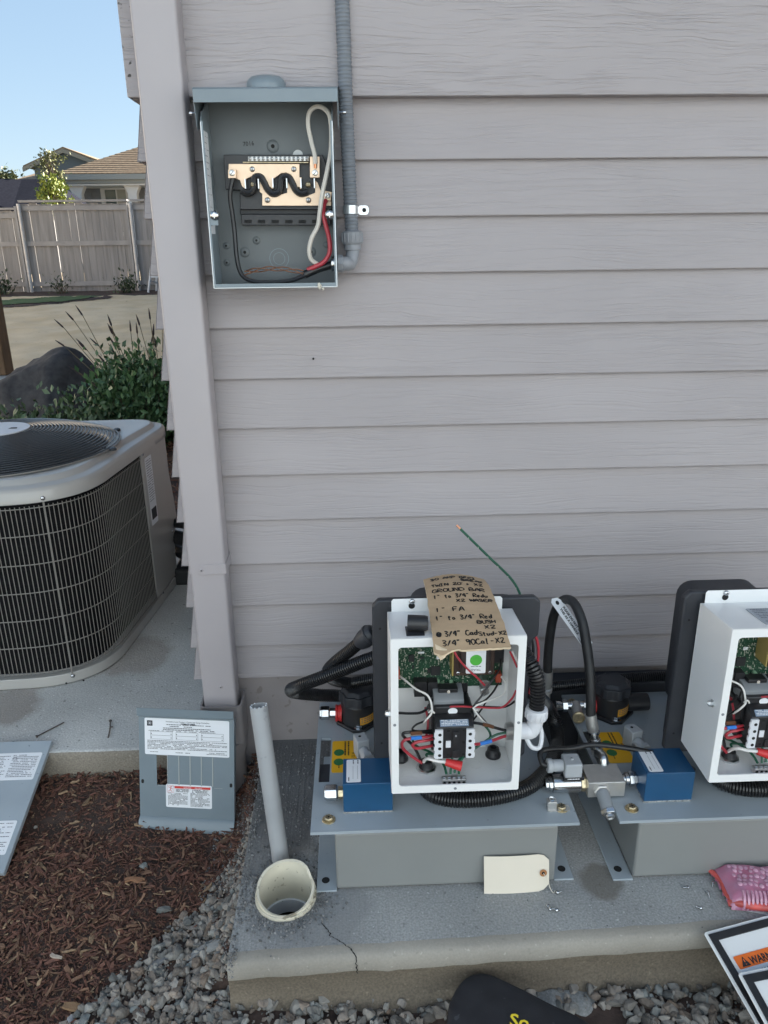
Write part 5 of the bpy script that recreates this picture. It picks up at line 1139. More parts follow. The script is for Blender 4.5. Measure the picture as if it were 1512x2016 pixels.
GL = {'A': ['0,0 .3,1 .58,0', '.1,.38 .5,.4'], 'B': ['0,0 0,1 .4,.9 .42,.6 .02,.5 .48,.35 .45,.05 0,0'], 'C': ['.5,.85 .25,1 .02,.6 .05,.15 .3,0 .55,.15'], 'D': ['0,0 .05,1 .5,.75 .52,.3 0,0'],
      'E': ['.5,1 .02,1 0,0 .5,0', '0,.5 .4,.52'], 'F': ['.5,1 .02,1 0,0', '0,.5 .4,.52'], 'G': ['.5,.85 .25,1 .02,.6 .05,.15 .3,0 .52,.15 .52,.45 .3,.45'], 'H': ['0,1 0,0', '.5,1 .5,0', '0,.5 .5,.52'],
      'I': ['.2,1 .2,0', '0,1 .4,1', '0,0 .4,0'], 'K': ['0,1 0,0', '.5,1 0,.45 .5,0'], 'M': ['0,0 .05,1 .3,.4 .55,1 .6,0'], 'N': ['0,0 .02,1 .48,0 .5,1'], 'O': ['.25,1 .02,.7 .05,.2 .3,0 .52,.3 .5,.8 .25,1'],
      'P': ['0,0 .02,1 .45,.95 .48,.6 .02,.5'], 'R': ['0,0 .02,1 .45,.92 .44,.6 .02,.5 .5,0'], 'S': ['.5,.9 .2,1 .03,.75 .45,.4 .4,.05 .02,.08'], 'T': ['0,1 .55,1', '.28,1 .25,0'], 'U': ['0,1 .05,.1 .3,0 .5,.2 .5,1'],
      'W': ['0,1 .12,0 .3,.7 .48,0 .62,1'], 'X': ['0,.95 .5,0', '.5,1 0,0'], '0': ['.25,1 .02,.7 .05,.2 .3,0 .52,.3 .5,.8 .25,1'], '1': ['.15,1 .12,0'], '2': ['.02,.8 .25,1 .48,.75 .05,.05 .55,.05'],
      '3': ['.02,.9 .3,1 .45,.75 .15,.52 .48,.3 .3,0 0,.12'], '4': ['.35,0 .38,1 0,.4 .55,.4'], '9': ['.48,.8 .2,1 .03,.75 .25,.5 .48,.8 .42,0'], '/': ['.45,1 0,0'], '"': ['.08,1.05 .05,.8', '.25,1.05 .22,.8'], "'": ['.1,1.05 .06,.8'], '-': ['0,.45 .4,.48'],
      't': ['.2,.9 .18,.05 .35,0', '0,.6 .42,.62'], 'o': ['.2,.55 .02,.3 .18,0 .38,.25 .2,.55'], 'e': ['.03,.28 .36,.34 .2,.58 .02,.3 .15,0 .4,.1'], 'd': ['.38,.4 .15,.5 .02,.2 .2,0 .4,.3', '.45,1 .4,0'], 'u': ['.02,.55 .05,.05 .35,.1', '.38,.55 .4,0'],
      'c': ['.36,.45 .12,.5 .05,.15 .36,.05'], 'a': ['.36,.5 .08,.5 .03,.1 .34,.2 .36,.5 .42,0'], 'l': ['.12,1 .12,.05 .25,0'], 's': ['.3,.52 .05,.48 .3,.2 .02,.03'], 'h': ['.03,1 .02,0', '.02,.35 .25,.55 .36,0'], 'r': ['.03,.55 .05,0', '.05,.35 .3,.52'], '@': ['.25,.8 .05,.5 .2,.15 .5,.3 .5,.7 .25,.8', '.3,.6 .2,.4 .35,.3 .4,.55 .3,.6', '.2,.9 -.02,.5 .15,.05 .55,.15 .6,.7 .2,.9']}
hw = random.Random(4)
def scrawl(s, u, v, h, w, mb, slope=.0):
    h *= .88
    for ch in s:
        if ch == ' ': u += w*.55; continue
        for stt in GL.get(ch, []):
            P = [tuple(map(float, q.split(','))) for q in stt.split()]
            P = [(u+a*w+hw.uniform(-.003, .003), v-b*h+slope*(a*w)+hw.uniform(-.001, .001)) for a, b in P]
            Q = [V(a, b, 0) for a, b in P]; Q = smooth(Q, 4) if len(Q) > 3 else list(np.linspace(Q[0], Q[-1], 5)) if len(Q) == 2 else smooth(Q, 4)
            Q3 = [card(q[0], q[1], .0006) for q in Q]
            vs = []
            for i in range(len(Q3)):
                t = Q3[min(i+1, len(Q3)-1)]-Q3[max(i-1, 0)]; n = np.cross(t, V(0, -.13, 1)); n /= np.linalg.norm(n)+1e-9
                ww = .00110*(1+.25*math.sin(i*1.3)); vs += [Q3[i]-n*ww, Q3[i]+n*ww]
            mb.add(vs, [(2*i, 2*i+1, 2*i+3, 2*i+2) for i in range(len(Q3)-1)])
        u += w*.66
mk = MB()
for s, u, v, h, w in (('30 AMP GFCI', .10, .105, .050, .105), ('BREAK', .58, .160, .040, .105), ("TWIN 20's X2", .09, .235, .050, .105), ('GROUND BAR', .09, .325, .055, .125),
                      ('1" to 3/4" Redu', .10, .410, .055, .085), ('X2 WASER', .42, .470, .040, .105), ('1" FA', .10, .585, .060, .13), ('1" to 3/4" Red', .08, .690, .060, .090), ('BUSH', .64, .750, .042, .10), ('X2', .72, .810, .042, .12),
                      ('@ 3/4" Cad', .06, .868, .058, .088), ('Stud-X2', .62, .880, .045, .082), ('3/4" 90Cal-X2', .12, .955, .056, .098)):
    scrawl(s, u, v, h, w, mk)
mk.build('handwriting', M_MARK, cb, smooth=False)

# manila tag leaning on the left tank
tg = thing('shipping_tag', 'blank manila shipping tag leaning against the front of the left grey tank', 'paper tag', (.277, -.458, 0))
ft = Frame((.2155, -.4700, .001), (1, .02, 0), (0, .23, 1)); w_, h_ = .1215, .0735
def bend(a, b, c): return ft(a, b, c-.004*(a/w_-.5)**2*4+.002*math.sin(b*40))
poly_ = [(0, 0), (w_*.5, -.0015), (w_-.014, -.001), (w_, .013), (w_, h_-.014), (w_-.013, h_-.002), (w_*.5, h_), (0, h_)]
m = MB(); vs = []; 
gx = [0, .2, .4, .6, .8, 1]
for a in np.linspace(0, w_, 13):
    lo = 0 if a < w_-.013 else (a-(w_-.013)); hi = h_-lo
    for c in (0, .0006): vs += [bend(a, lo, c), bend(a, hi, c)]
n = 13
for i in range(n-1):
    b = 4*i; m.f += [(b, b+4, b+5, b+1), (b+2, b+3, b+7, b+6), (b, b+2, b+6, b+4), (b+1, b+5, b+7, b+3)]; m.m += [0]*4
m.f += [(0, 1, 3, 2), (4*n-4, 4*n-2, 4*n-1, 4*n-3)]; m.m += [0, 0]; m.v = [tuple(v) for v in vs]; m.build('card', M_MANILA, tg, angle=60)
c = bend(w_-.0115, h_*.5, .0008); m = MB().ring(.0068, .0030, .0006, c, ft.n, 24); m.build('reinforcing_ring', mat('brown_ring', (.36, .16, .06), .7), tg)
MB().lathe([(.0030, 0), (.0030, .0002), (.0001, .0002)], c-ft.n*.0002, ft.n, 14).build('tag_hole', M_DARK, tg)
m = MB().tube(smooth([c+ft.n*.001, c+V(.008, -.006, -.012), c+V(.011, -.010, -.024), c+V(.017, -.014, -.0335), c+V(.022, -.008, -.0345)], 6), .0006, 5); m.build('tag_string', M_MANILA, tg)

# tag hanging on the black hose
ht = thing('hose_tag', 'white plastic tag with black print hanging on the arching black hose', 'paper tag', tuple(at(1085, 1185, -.16)))
a, b, c_ = at(1083, 1181, -.165), at(1143, 1268, -.215), at(1105, 1181, -.15)
fr = Frame(a, b-a, c_-a+V(0, .0, .004)); L_ = .118; W_ = .030
P = [(.006, -.002), (0, .006), (.004, .020), (.016, W_-.002), (L_, W_), (L_, 0), (.016, -.002)]
m = MB().prism(P, fr, -.0003, .0003); tgp = m.build('card', M_PAPER, ht)
MB().lathe([(.0046, 0), (.0046, .0003), (.0001, .0003)], fr(.013, .012, .0004), fr.n, 16).build('tag_hole', M_DARK, ht)
text('PLEASE DO NOT USE', fr, .026, .0165, .0085, M_INK, tgp, z=.0006, sx=.80, bold=.0004); text('THIS AS A HANDLE', fr, .026, .0070, .0085, M_INK, tgp, z=.0006, sx=.84, bold=.0004)
greek(fr, .092, .104, .004, 1, .002, .0016, MB(), seed=1, z=.0006).build('print', M_INK2, tgp, smooth=False)
m = MB(); c = at(1103, 1187, -.14)
for k in range(3):
    m.tube([c+V(.0108*math.cos(t)+(k-1)*.0012, .0108*math.sin(t)*.5, .0108*math.sin(t)) for t in np.linspace(0, 2*math.pi, 14, endpoint=False)], .0005, 4, closed=True)
m.tube(smooth([at(1128, 1181, -.16), at(1134, 1183, -.165), at(1140, 1182, -.165)], 4), .0005, 4); m.build('tag_string', M_MANILA, ht)

# screws on the slab
def screw(px, py, rot, up, label, grp):
    p = atz(px, py, .0); p = V(p[0], p[1], .0038)
    t = thing('machine_screw', label, 'screw', tuple(p), grp)
    d = V(math.cos(R(rot))*math.cos(R(up)), math.sin(R(rot))*math.cos(R(up)), math.sin(R(up)))
    m = MB().lathe([(.0038, 0), (.0036, .0014), (.0024, .0026), (.0001, .003)], p, d, 12); m.build('head', M_CHROME, t)
    P, s = resample([p, p-d*.0085], .00025); m = MB().tube(P, .0017+.00025*np.sin(s*2*math.pi/.0009), 8); m.build('shank', M_CHROME, t)
    return t
G1, G2 = 'loose screws by the manila tag', 'loose screws by the pink bubble wrap'
for px, py, ro, up, lab, g in ((1097, 1760, 200, 10, 'small bright screw lying nearest the manila tag, at the end of its string', G1), (1078, 1786, 110, 35, 'small bright screw standing highest in the heap of three below the manila tag', G1),
                               (1083, 1793, 185, 0, 'small bright screw at the left of the heap of three below the manila tag', G1), (1096, 1795, -50, 15, 'small bright screw at the right of the heap of three below the manila tag', G1),
                               (1353, 1750, 0, 0, 'small screw with a black tip lying alone left of the pink wrap', G2), (1403, 1742, 70, 40, 'small bright screw furthest back beside the pink wrap, close to the tank', G2),
                               (1393, 1760, 95, 30, 'small bright screw in front of another beside the pink wrap', G2), (1379, 1791, -40, 8, 'small bright screw nearest the front edge, between pink wrap and warning panel', G2)):
    screw(px, py, ro, up, lab, g)
# long screws on the condenser slab
for a, b, lab in (((72, 1450), (126, 1422), 'long dark deck screw lying slanted on the pale slab beside the grey door'), ((217, 1419), (213, 1452), 'shorter dark bent screw lying upright in view on the pale slab near the leaning cover')):
    p, q = atz(*a, .003), atz(*b, .003)
    t = thing('deck_screw', lab, 'screw', tuple(p), 'old deck screws on the pale slab')
    M_RUST = mat('weathered_screw', (.10, .085, .075), .6, metal=.4, var=.3, vscale=150)
    mid = (p+q)/2+V(.002, 0, .001); P, s = resample(smooth([p, mid, q], 8), .0004)
    MB().tube(P, .0015+.0004*np.sin(s*2*math.pi/.0018), 7).build('shank', M_RUST, t)
    d = (p-q)/np.linalg.norm(p-q); MB().lathe([(.0018, -.003), (.0040, 0), (.0038, .0009), (.0001, .001)], p, d, 12).build('head', M_RUST, t)
    if a[0] > 200: MB().tube([mid+V(-.001, .004, .001), mid+V(.006, .005, .002)], .0016, 6).build('collated_tip', M_RUST, t)

# pink bubble wrap packet
bw = thing('bubble_wrap_packet', 'pink antistatic bubble wrap packet with a white slip under it, on the slab', 'bubble wrap', (.73, -.49, 0))
m = MB().prism([(.655, -.516), (.664, -.5245), (.716, -.5400), (.86, -.555), (.86, -.47), (.67, -.47)], ID, .0008, .0012); sl = m.build('paper_slip', M_PAPER, bw)
fr = Frame((.690, -.5330, .0012), (1, -.22, 0), (.22, 1, 0)); text('ATTENTION', fr, -.006, .0035, .0085, M_INK, sl, z=.0006)
M_PINK = mat('pink_film', (.50, .15, .24), .2, c2=(.40, .20, .30), vscale=30, coat=.4, bump=.25, bscale=90); M_PINK2 = mat('pink_bubble', (.52, .27, .36), .12, coat=.6, var=.25, vscale=60)
M_PINK3 = mat('orange_red_parts', (.50, .08, .07), .4, var=.3, vscale=40)
m = MB(); NX, NY = 40, 18; X0_, X1_, Y0_, Y1_ = .652, .86, -.527, -.436
def wrap(x, y):
    a = min(1, (x-X0_)/.022); b = min(1, (y-Y0_)/.015)*min(1, (Y1_-y)/.012)
    return .003+.030*(max(0, a)**.5)*(max(0, b)**.5)*(1+.18*mnoise.noise(Vector((x*40, y*40, 0))))
vs = []
for j in range(NY+1):
    for i in range(NX+1):
        x = X0_+(X1_-X0_)*i/NX+(.006*mnoise.noise(Vector((j*.7, 0, 3))) if i == 0 else 0)-.12*max(0, (Y0_+Y1_)/2-(Y0_+(Y1_-Y0_)*j/NY))*(1-i/NX)*0; y = Y0_+(Y1_-Y0_)*j/NY-.12*(x-X0_); vs.append((x, y, wrap(x, Y0_+(Y1_-Y0_)*j/NY)))
m.add(vs, [(j*(NX+1)+i, j*(NX+1)+i+1, (j+1)*(NX+1)+i+1, (j+1)*(NX+1)+i) for j in range(NY) for i in range(NX)])
m.build('film', M_PINK, bw, angle=70)
m = MB()
for i in range(20):
    for j in range(5):
        x = .676+.0098*i+.005*(j % 2); yy = -.495+.0098*j; z = wrap(x, yy); jx, jy = rnd.uniform(-.0016, .0016), rnd.uniform(-.0016, .0016); rb = rnd.uniform(.8, 1.15)
        if rnd.random() < .12: continue
        m.lathe([(.0046*rb, 0), (.0043*rb, .0010), (.0030*rb, .0019*rb), (.0001, .0023*rb)], (x+jx, yy+jy-.12*(x-X0_), z-.0006), (0, -.15, 1), 9)
bub = m.build('bubbles', M_PINK2, bw, kind='stuff')
m = MB()
for i in range(26):
    x = .672+.0072*i; m.tube(smooth([V(x, -.5275-.12*(x-X0_), .006), V(x+.001, -.5270-.12*(x-X0_), .016), V(x+.0025, -.520-.12*(x-X0_), .0275), V(x+.004, -.510-.12*(x-X0_), .0315)], 4), .0026, 6)
m.build('pleats', M_PINK2, bw, kind='stuff')
m = MB().tube(smooth([V(.655, -.512, .004), V(.668, -.521, .012), V(.69, -.529, .013), V(.74, -.536, .012), V(.86, -.552, .012)], 6), .0075, 10); m.build('rolled_edge', M_PINK3, bw)
m = MB().tube(smooth([V(.645, -.438, .010), V(.653, -.452, .012), V(.657, -.475, .012), V(.655, -.495, .01), V(.66, -.518, .01)], 6), .0045, 8); m.build('heat_seal', M_PINK3, bw)

# two warning covers
def warning_cover(o, ang, tilt, w, h, lab, cut):
    a, t = R(ang), R(tilt); u = V(math.cos(a), math.sin(a), 0); v = V(math.sin(a)*math.cos(t), -math.cos(a)*math.cos(t), -math.sin(t))
    fr = Frame(o, u, -v)                   # x right, y up the panel; the panel spans y from -h to 0
    t_ = thing('warning_cover', lab, 'cover panel', tuple(fr(w/2, -h/2)), 'white covers of the control boxes')
    o_ = [(x, y-h) for x, y in rrect(0, w, 0, h, .005, 3)]; MB().prism(o_, fr, -.0022, 0).build('panel', M_WHT, t_, bevel=.0006, seg=1)
    g0, g1 = .0055, .0175
    m = MB()
    for x0, x1, y0, y1 in ((g0, w-g0, -g1, -g0), (g0, w-g0, -h+g0, -h+g1), (g0, g1, -h+g1, -g1), (w-g1, w-g0, -h+g1, -g1)):
        m.prism([(x0, y0), (x1, y0), (x1, y1), (x0, y1)], fr, .0003, .0028)
    m.build('gasket', M_BLKP, t_)
    lb_ = MB(); sticker(fr, w-.075, .155, t=.0005, r=.004, mb=lb_, a0=.0255, b0=-.047-.155, z0=.0002); lb_ = lb_.build('warning_label', mat('pale_blue_label', (.70, .76, .82), .45), t_)
    m = MB(); sticker(fr, w-.075, .0205, t=.0006, r=.002, mb=m, a0=.0255, b0=-.0675, z0=.0005); m.build('orange_header', M_ORNG, lb_)
    m = MB(); m.add([fr(.0325, -.0655, .0018), fr(.0485, -.0655, .0018), fr(.0405, -.0500, .0018)], [(0, 1, 2)]); m.build('warning_triangle', M_INK, lb_)
    m = MB(); m.prism([(.0398, -.0595), (.0412, -.0595), (.0415, -.0540), (.0395, -.0540)], fr, .0019, .0021); m.prism([(.0398, -.0632), (.0412, -.0632), (.0412, -.0618), (.0398, -.0618)], fr, .0019, .0021); m.build('exclamation_mark', M_ORNG, lb_)
    text('WARNING/AVERTISSEMENT', fr, .0505, -.0650, .0165, M_INK, lb_, z=.0016, sx=.84, bold=.0004)
    text('PREVENT ELECTRIC SHOCK', fr, .0615, -.0820, .0118, M_INK, lb_, z=.0012, sx=.86)
    text('DISCONNECT ALL POWER BEFORE', fr, .0535, -.0915, .0064, M_INK2, lb_, z=.0012); text("ÉVITER L'ÉLECTROCUTION", fr, .0605, -.1002, .0064, M_INK2, lb_, z=.0012); text('CONNEXIONS AVANT', fr, .0670, -.1085, .0064, M_INK2, lb_, z=.0012)
    m = MB().lathe([(.0016, 0), (.0016, .0003), (.0001, .0003)], fr(.145, -.0165, .003), fr.n, 10); m.build('panel_hole', M_DARK, t_)
    return t_
warning_cover(atz(1385, 1836, .012), 13, 17, .235, .31, 'white cover with an orange warning label, black gasket, resting on the slab edge behind another', False)
warning_cover(atz(1452, 1916, .006), 9, 15, .235, .31, 'white cover with an orange label lying on top of the other cover in the corner', False)

# black bag corner with yellow lettering
bg = thing('tool_bag', 'black tool bag flap with yellow stitched lettering on the gravel by the slab edge', 'bag', (.23, -.72, -.1))
out = [(.105, -.80), (.124, -.665), (.137, -.628), (.158, -.600), (.185, -.590), (.212, -.596), (.250, -.620), (.300, -.652), (.345, -.684), (.40, -.74), (.42, -.82)]
out = [(p[0], p[1]) for p in smooth([V(a, b, 0) for a, b in out], 5)]
cb_ = V(.25, -.76); m = MB(); n = len(out); vs = []
for k, (s, z) in enumerate(((1.0, -.085), (1.0, -.053), (.985, -.045), (.955, -.041), (.90, -.040), (.6, -.032), (.2, -.028))):
    for a, b in out:
        x, y = cb_[0]+(a-cb_[0])*s, cb_[1]+(b-cb_[1])*s; vs.append((x, y, z+.004*mnoise.noise(Vector((x*22, y*22, k)))))
m.add(vs, [(j*n+i, j*n+i+1, (j+1)*n+i+1, (j+1)*n+i) for j in range(6) for i in range(n-1)]+[tuple(range(6*n, 7*n))])
m.build('flap', mat('black_canvas', (.016, .016, .02), .75, var=.3, vscale=26, bump=.12, bscale=600, speck=(60, .70, (.06, .06, .07), .6)), bg, angle=70)
fr = Frame(atz(1008, 2018, -.027), (1, -.25, .0), (.25, 1, .12))
text('So', fr, -.004, -.004, .028, mat('yellow_thread', (.75, .58, .03), .6), bg, z=.004, sx=1.1, bold=.0006)

# grey pipe leaning on the slab and the cut drain stub
pp = thing('pvc_pipe', 'grey PVC pipe standing slanted at the left edge of the slab beside the left unit', 'pipe', (-.166, -.371, 0))
a, b = V(-.1660, -.3720, -.03), at(509, 1389, -.295); d = (b-a)/np.linalg.norm(b-a); L_ = np.linalg.norm(b-a)
m = MB().ring(.0168, .0137, L_, a, d, 32); m.build('pipe_wall', M_PVC, pp, angle=60)
m = MB(); u_, w_2, _d = m.frame(d)
for k in range(9):
    an = R(200+k*31)+.3; c = b+(u_*math.cos(an)+w_2*math.sin(an))*.0150; m.lathe([(.0012, -.001), (.0016, .0005), (.0001, .0022)], c, d+V(rnd.uniform(-.5, .5), rnd.uniform(-.5, .5), 0), 5)
m.build('sawn_burr', mat('pvc_burr', (.62, .66, .70), .6), pp)
ds_ = thing('drain_stub', 'short cream plastic drain pipe sawn off slanting just above the slab', 'pipe', (-.152, -.455, 0))
cxy = V(-.1515, -.4545); ro, ri = .0530, .0485; n = 56; vs = []
def rimz(a): return .022+.0135*math.sin(a)+.0035*max(0, math.cos(a-.9))**6-.010*max(0, math.cos(a-.45))**40+.0007*mnoise.noise(Vector((math.cos(a)*9, math.sin(a)*9, 0)))
for r, top in ((ri, -1), (ri, 1), (ro, 1), (ro, -1)):
    for k in range(n):
        a = 2*math.pi*k/n; vs.append((cxy[0]+r*math.cos(a), cxy[1]+r*math.sin(a), (rimz(a)-(.0015 if r == ri else 0)) if top > 0 else (-.12 if r == ri else -.02)))
m = MB(); m.add(vs, [(j*n+k, j*n+(k+1) % n, (j+1)*n+(k+1) % n, (j+1)*n+k) for j in range(3) for k in range(n)]); m.m = [1]*n+[0]*(2*n); m.build('pipe_wall', [M_CREAM, M_CREAMIN], ds_, angle=60)
m = MB().ring(.0565, .0532, .0115, (cxy[0], cxy[1], -.004), (0, 0, 1), 48); m.build('coupling_lip', M_CREAM, ds_)
m = MB().ring(.0484, .0445, .045, (cxy[0], cxy[1], -.1), (0, 0, 1), 40); m.build('inner_shoulder', M_WHITEP, ds_)
MB().lathe([(.0475, -.085), (.0001, -.085)], (cxy[0], cxy[1], 0), (0, 0, 1), 40).build('standing_water', M_WATER, ds_)

# leaning cover of the breaker panel, and its door
cv = thing('panel_cover', 'grey breaker panel cover with a white label and an empty slot, leaning on the downspout', 'cover panel', (-.39, -.16, -.1))
bl, br, tl = atz(277, 1630, -.098), atz(462, 1640, -.1), at(275, 1390, -.086)
fr = Frame(bl, br-bl, tl-bl); H_ = float((tl-bl)@fr.v); W_ = float(np.linalg.norm(br-bl))
t_ = .0012; slot = (.0395, .0648, H_-.1795, H_-.1090)
m = MB(); b0, b1 = .030, H_-.0225
for x0, x1, y0, y1 in ((0, slot[0], b0, b1), (slot[1], W_, b0, b1), (slot[0], slot[1], b0, slot[2]), (slot[0], slot[1], slot[3], b1)): m.prism([(x0, y0), (x1, y0), (x1, y1), (x0, y1)], fr, 0, t_)
m.build('face', M_STEELG, cv)
m = MB().prism([(b1+.0002, 0), (b1+.0002, t_), (b1+.004, .009), (H_, .011), (H_, .0098), (b1+.005, .0078)], lambda a, b, w: fr(w, a, b), -.001, W_+.001); m.build('top_flange', M_STEELG, cv)
m = MB().prism([(b0-.0002, 0), (b0-.0002, t_), (b0-.010, .0085), (.0, .0095), (.0, .0083), (b0-.009, .0073)], lambda a, b, w: fr(w, a, b), -.001, W_+.0005); m.build('bottom_flange', M_STEELG, cv)
m = MB()
for x in (0, W_-t_): m.prism([(x, b0), (x+t_, b0), (x+t_, b1), (x, b1)], fr, -.012, -.0002)
m.build('side_lip', M_STEELG, cv)
m = MB()
for k in range(1, 5): m.prism([(slot[1]+.0255*k-.0012, slot[2]+.002), (slot[1]+.0255*k+.0012, slot[2]+.002), (slot[1]+.0255*k+.0012, slot[3]-.001), (slot[1]+.0255*k-.0012, slot[3]-.001)], fr, t_, t_+.0009)
for k in range(6): m.prism([(slot[0]+.0255*k+.003, slot[2]-.002), (slot[0]+.0255*k+.022, slot[2]-.002), (slot[0]+.0255*k+.022, slot[2]-.001), (slot[0]+.0255*k+.003, slot[2]-.001)], fr, t_, t_+.0004)
m.build('twistout_seam', mat('grey_enamel_worn', (.33, .35, .34), .45), cv)
m = MB(); m.prism([(slot[0], slot[3]), (slot[1], slot[3]), (slot[1], slot[2]), (slot[1]-.0012, slot[2]), (slot[1]-.0012, slot[3]-.0012), (slot[0], slot[3]-.0012)], fr, t_+.0001, t_+.0004); m.build('slot_edge', M_RAW, cv)
for x in (.007, W_-.0075):
    m = MB(); sticker(fr, .006, .0095, t=.0003, r=.0028, mb=m, a0=x-.003, b0=slot[2]+.002, z0=t_); m.build('screw_slot', M_DARK, cv)
lx, ly, lw_, lh = .0135, H_-.1090, .191, .0835
m = MB(); sticker(fr, lw_, lh, t=.0004, r=.003, mb=m, a0=lx, b0=ly, z0=t_); l1 = m.build('circuit_label', M_PAPER, cv)
fl = Frame(fr(lx, ly, t_+.0002), fr.u, fr.v)
m = MB()
def rect(f, x0, x1, y0, y1, z=.0009): m.add([f(x0, y0, z), f(x1, y0, z), f(x1, y1, z), f(x0, y1, z)], [(0, 1, 2, 3)])
def outline(f, x0, x1, y0, y1, t): rect(f, x0, x1, y0, y0+t); rect(f, x0, x1, y1-t, y1); rect(f, x0, x0+t, y0, y1); rect(f, x1-t, x1, y0, y1)
outline(fl, .006, .0182, lh-.0175, lh-.0055, .0026); outline(fl, .0093, .0149, lh-.0142, lh-.0088, .0012)
for k in range(3):
    x = .0135+.0575*k
    outline(fl, x, x+.050, lh-.0475, lh-.0300, .0004); rect(fl, x, x+.050, lh-.0390, lh-.0385)
    for a, b in ((.001, .0025), (.046, .0475)):
        rect(fl, x+a, x+b, lh-.0365, lh-.0340); rect(fl, x+a, x+b, lh-.0450, lh-.0425)
greek(fl, .050, .150, lh-.0125, 1, .004, .0014, m, seed=21); greek(fl, .055, .148, lh-.0166, 1, .003, .0014, m, seed=22); greek(fl, .042, .158, lh-.0207, 2, .0036, .0015, m, seed=23)
greek(fl, .006, .182, lh-.0278, 1, .003, .0010, m, seed=24); greek(fl, .006, .186, lh-.0505, 7, .0031, .0011, m, seed=25); greek(fl, .07, .125, lh-.0765, 1, .003, .0012, m, seed=26); greek(fl, .140, .186, lh-.0740, 2, .003, .0010, m, seed=27); greek(fl, .012, .03, lh-.0765, 1, .003, .0010, m, seed=28)
m.build('print', M_INK, l1, smooth=False)
text('Homeline Load Center / Centro de Carga Homeline', fl, .0975, lh-.0080, .0046, M_INK, l1, align='CENTER', z=.0009); text('HOM612L100RB', fl, .0985, lh-.0125, .0046, M_INK, l1, align='CENTER', z=.0012, bold=.00012)
dx_, dy_ = .060, b0+.024
m = MB(); sticker(fr, .1045, .0535, t=.0004, r=.003, mb=m, a0=dx_, b0=dy_, z0=t_); l2 = m.build('danger_label', M_PAPER, cv)
fl = Frame(fr(dx_, dy_, t_+.0002), fr.u, fr.v)
m = MB(); rect(fl, .020, .1015, .0445, .0500); m.build('danger_stripe', M_REDINK, l2, smooth=False)
text('DANGER', fl, .041, .0452, .0048, M_PAPER, l2, z=.0012, sx=.9); text('PELIGRO', fl, .066, .0452, .0048, M_PAPER, l2, z=.0012, sx=.9)
m = MB(); outline(fl, .003, .0185, .0345, .0505, .0004); m.tube([fl(.006, .037, .0008), fl(.010, .0405, .0008), fl(.0145, .0365, .0008)], .0005, 5); m.tube([fl(.010, .0405, .0008), fl(.0118, .0460, .0008)], .0007, 5); m.tube([fl(.0055, .0475, .0008), fl(.0112, .0450, .0008), fl(.016, .0425, .0008)], .0004, 5); m.lathe([(.0012, 0), (.0012, .0003)], fl(.0122, .0480, .0008), fr.n, 8); m.build('shock_symbol', M_REDINK, l2, smooth=False)
m = MB(); greek(fl, .023, .053, .0430, 3, .0026, .0013, m, seed=31); greek(fl, .060, .097, .0430, 3, .0026, .0013, m, seed=32); greek(fl, .005, .050, .0335, 11, .0027, .0010, m, seed=33); greek(fl, .056, .100, .0350, 12, .0027, .0010, m, seed=34); m.build('print', M_INK, l2, smooth=False)

dr = thing('panel_door', 'blue grey steel panel door with two paper labels leaning on the slab edge at left', 'door', (-.8, -.13, -.05))
tr, brr, tl = atz(85, 1459, .014), atz(6, 1719, -.088), atz(0, 1461.5, .014)
tl = tr+(tl-tr)/np.linalg.norm(tl-tr)*.222
fr = Frame(tl+(brr-tr), tr-tl, tr-brr); W_ = .222; H_ = float(np.linalg.norm(tr-brr))
MB().prism([(0, 0), (W_, 0), (W_, H_), (0, H_)], fr, -.0012, 0).build('sheet', M_UPLATE, dr)
m = MB().prism([(0, 0), (W_, 0), (W_, .0012), (0, .0012)], fr, -.011, -.0014); m.prism([(W_+.0002, 0), (W_+.0014, 0), (W_+.0014, H_), (W_+.0002, H_)], fr, -.011, 0); m.prism([(0, H_-.0012), (W_, H_-.0012), (W_, H_), (0, H_)], fr, -.011, -.0014); m.build('folded_rim', M_UPLATE, dr)
for b0_, b1_, sd_ in ((H_-.105, H_-.0325, 41), (.040, .118, 42)):
    m = MB(); sticker(fr, .145, b1_-b0_, t=.0004, r=.004, mb=m, a0=W_-.155, b0=b0_); l_ = m.build('paper_label', M_PAPER, dr)
    m = MB(); greek(fr, W_-.150, W_-.082, b1_-.008, int((b1_-b0_)/.0044)-2, .0044, .0015, m, seed=sd_); greek(fr, W_-.076, W_-.016, b1_-.006, int((b1_-b0_)/.0044)-2, .0044, .0015, m, seed=sd_+5)
    m.ring(.0045, .0037, .0003, fr(W_-.070, b1_-.016, .0006), fr.n, 20); m.build('print', M_INK2, l_, smooth=False)

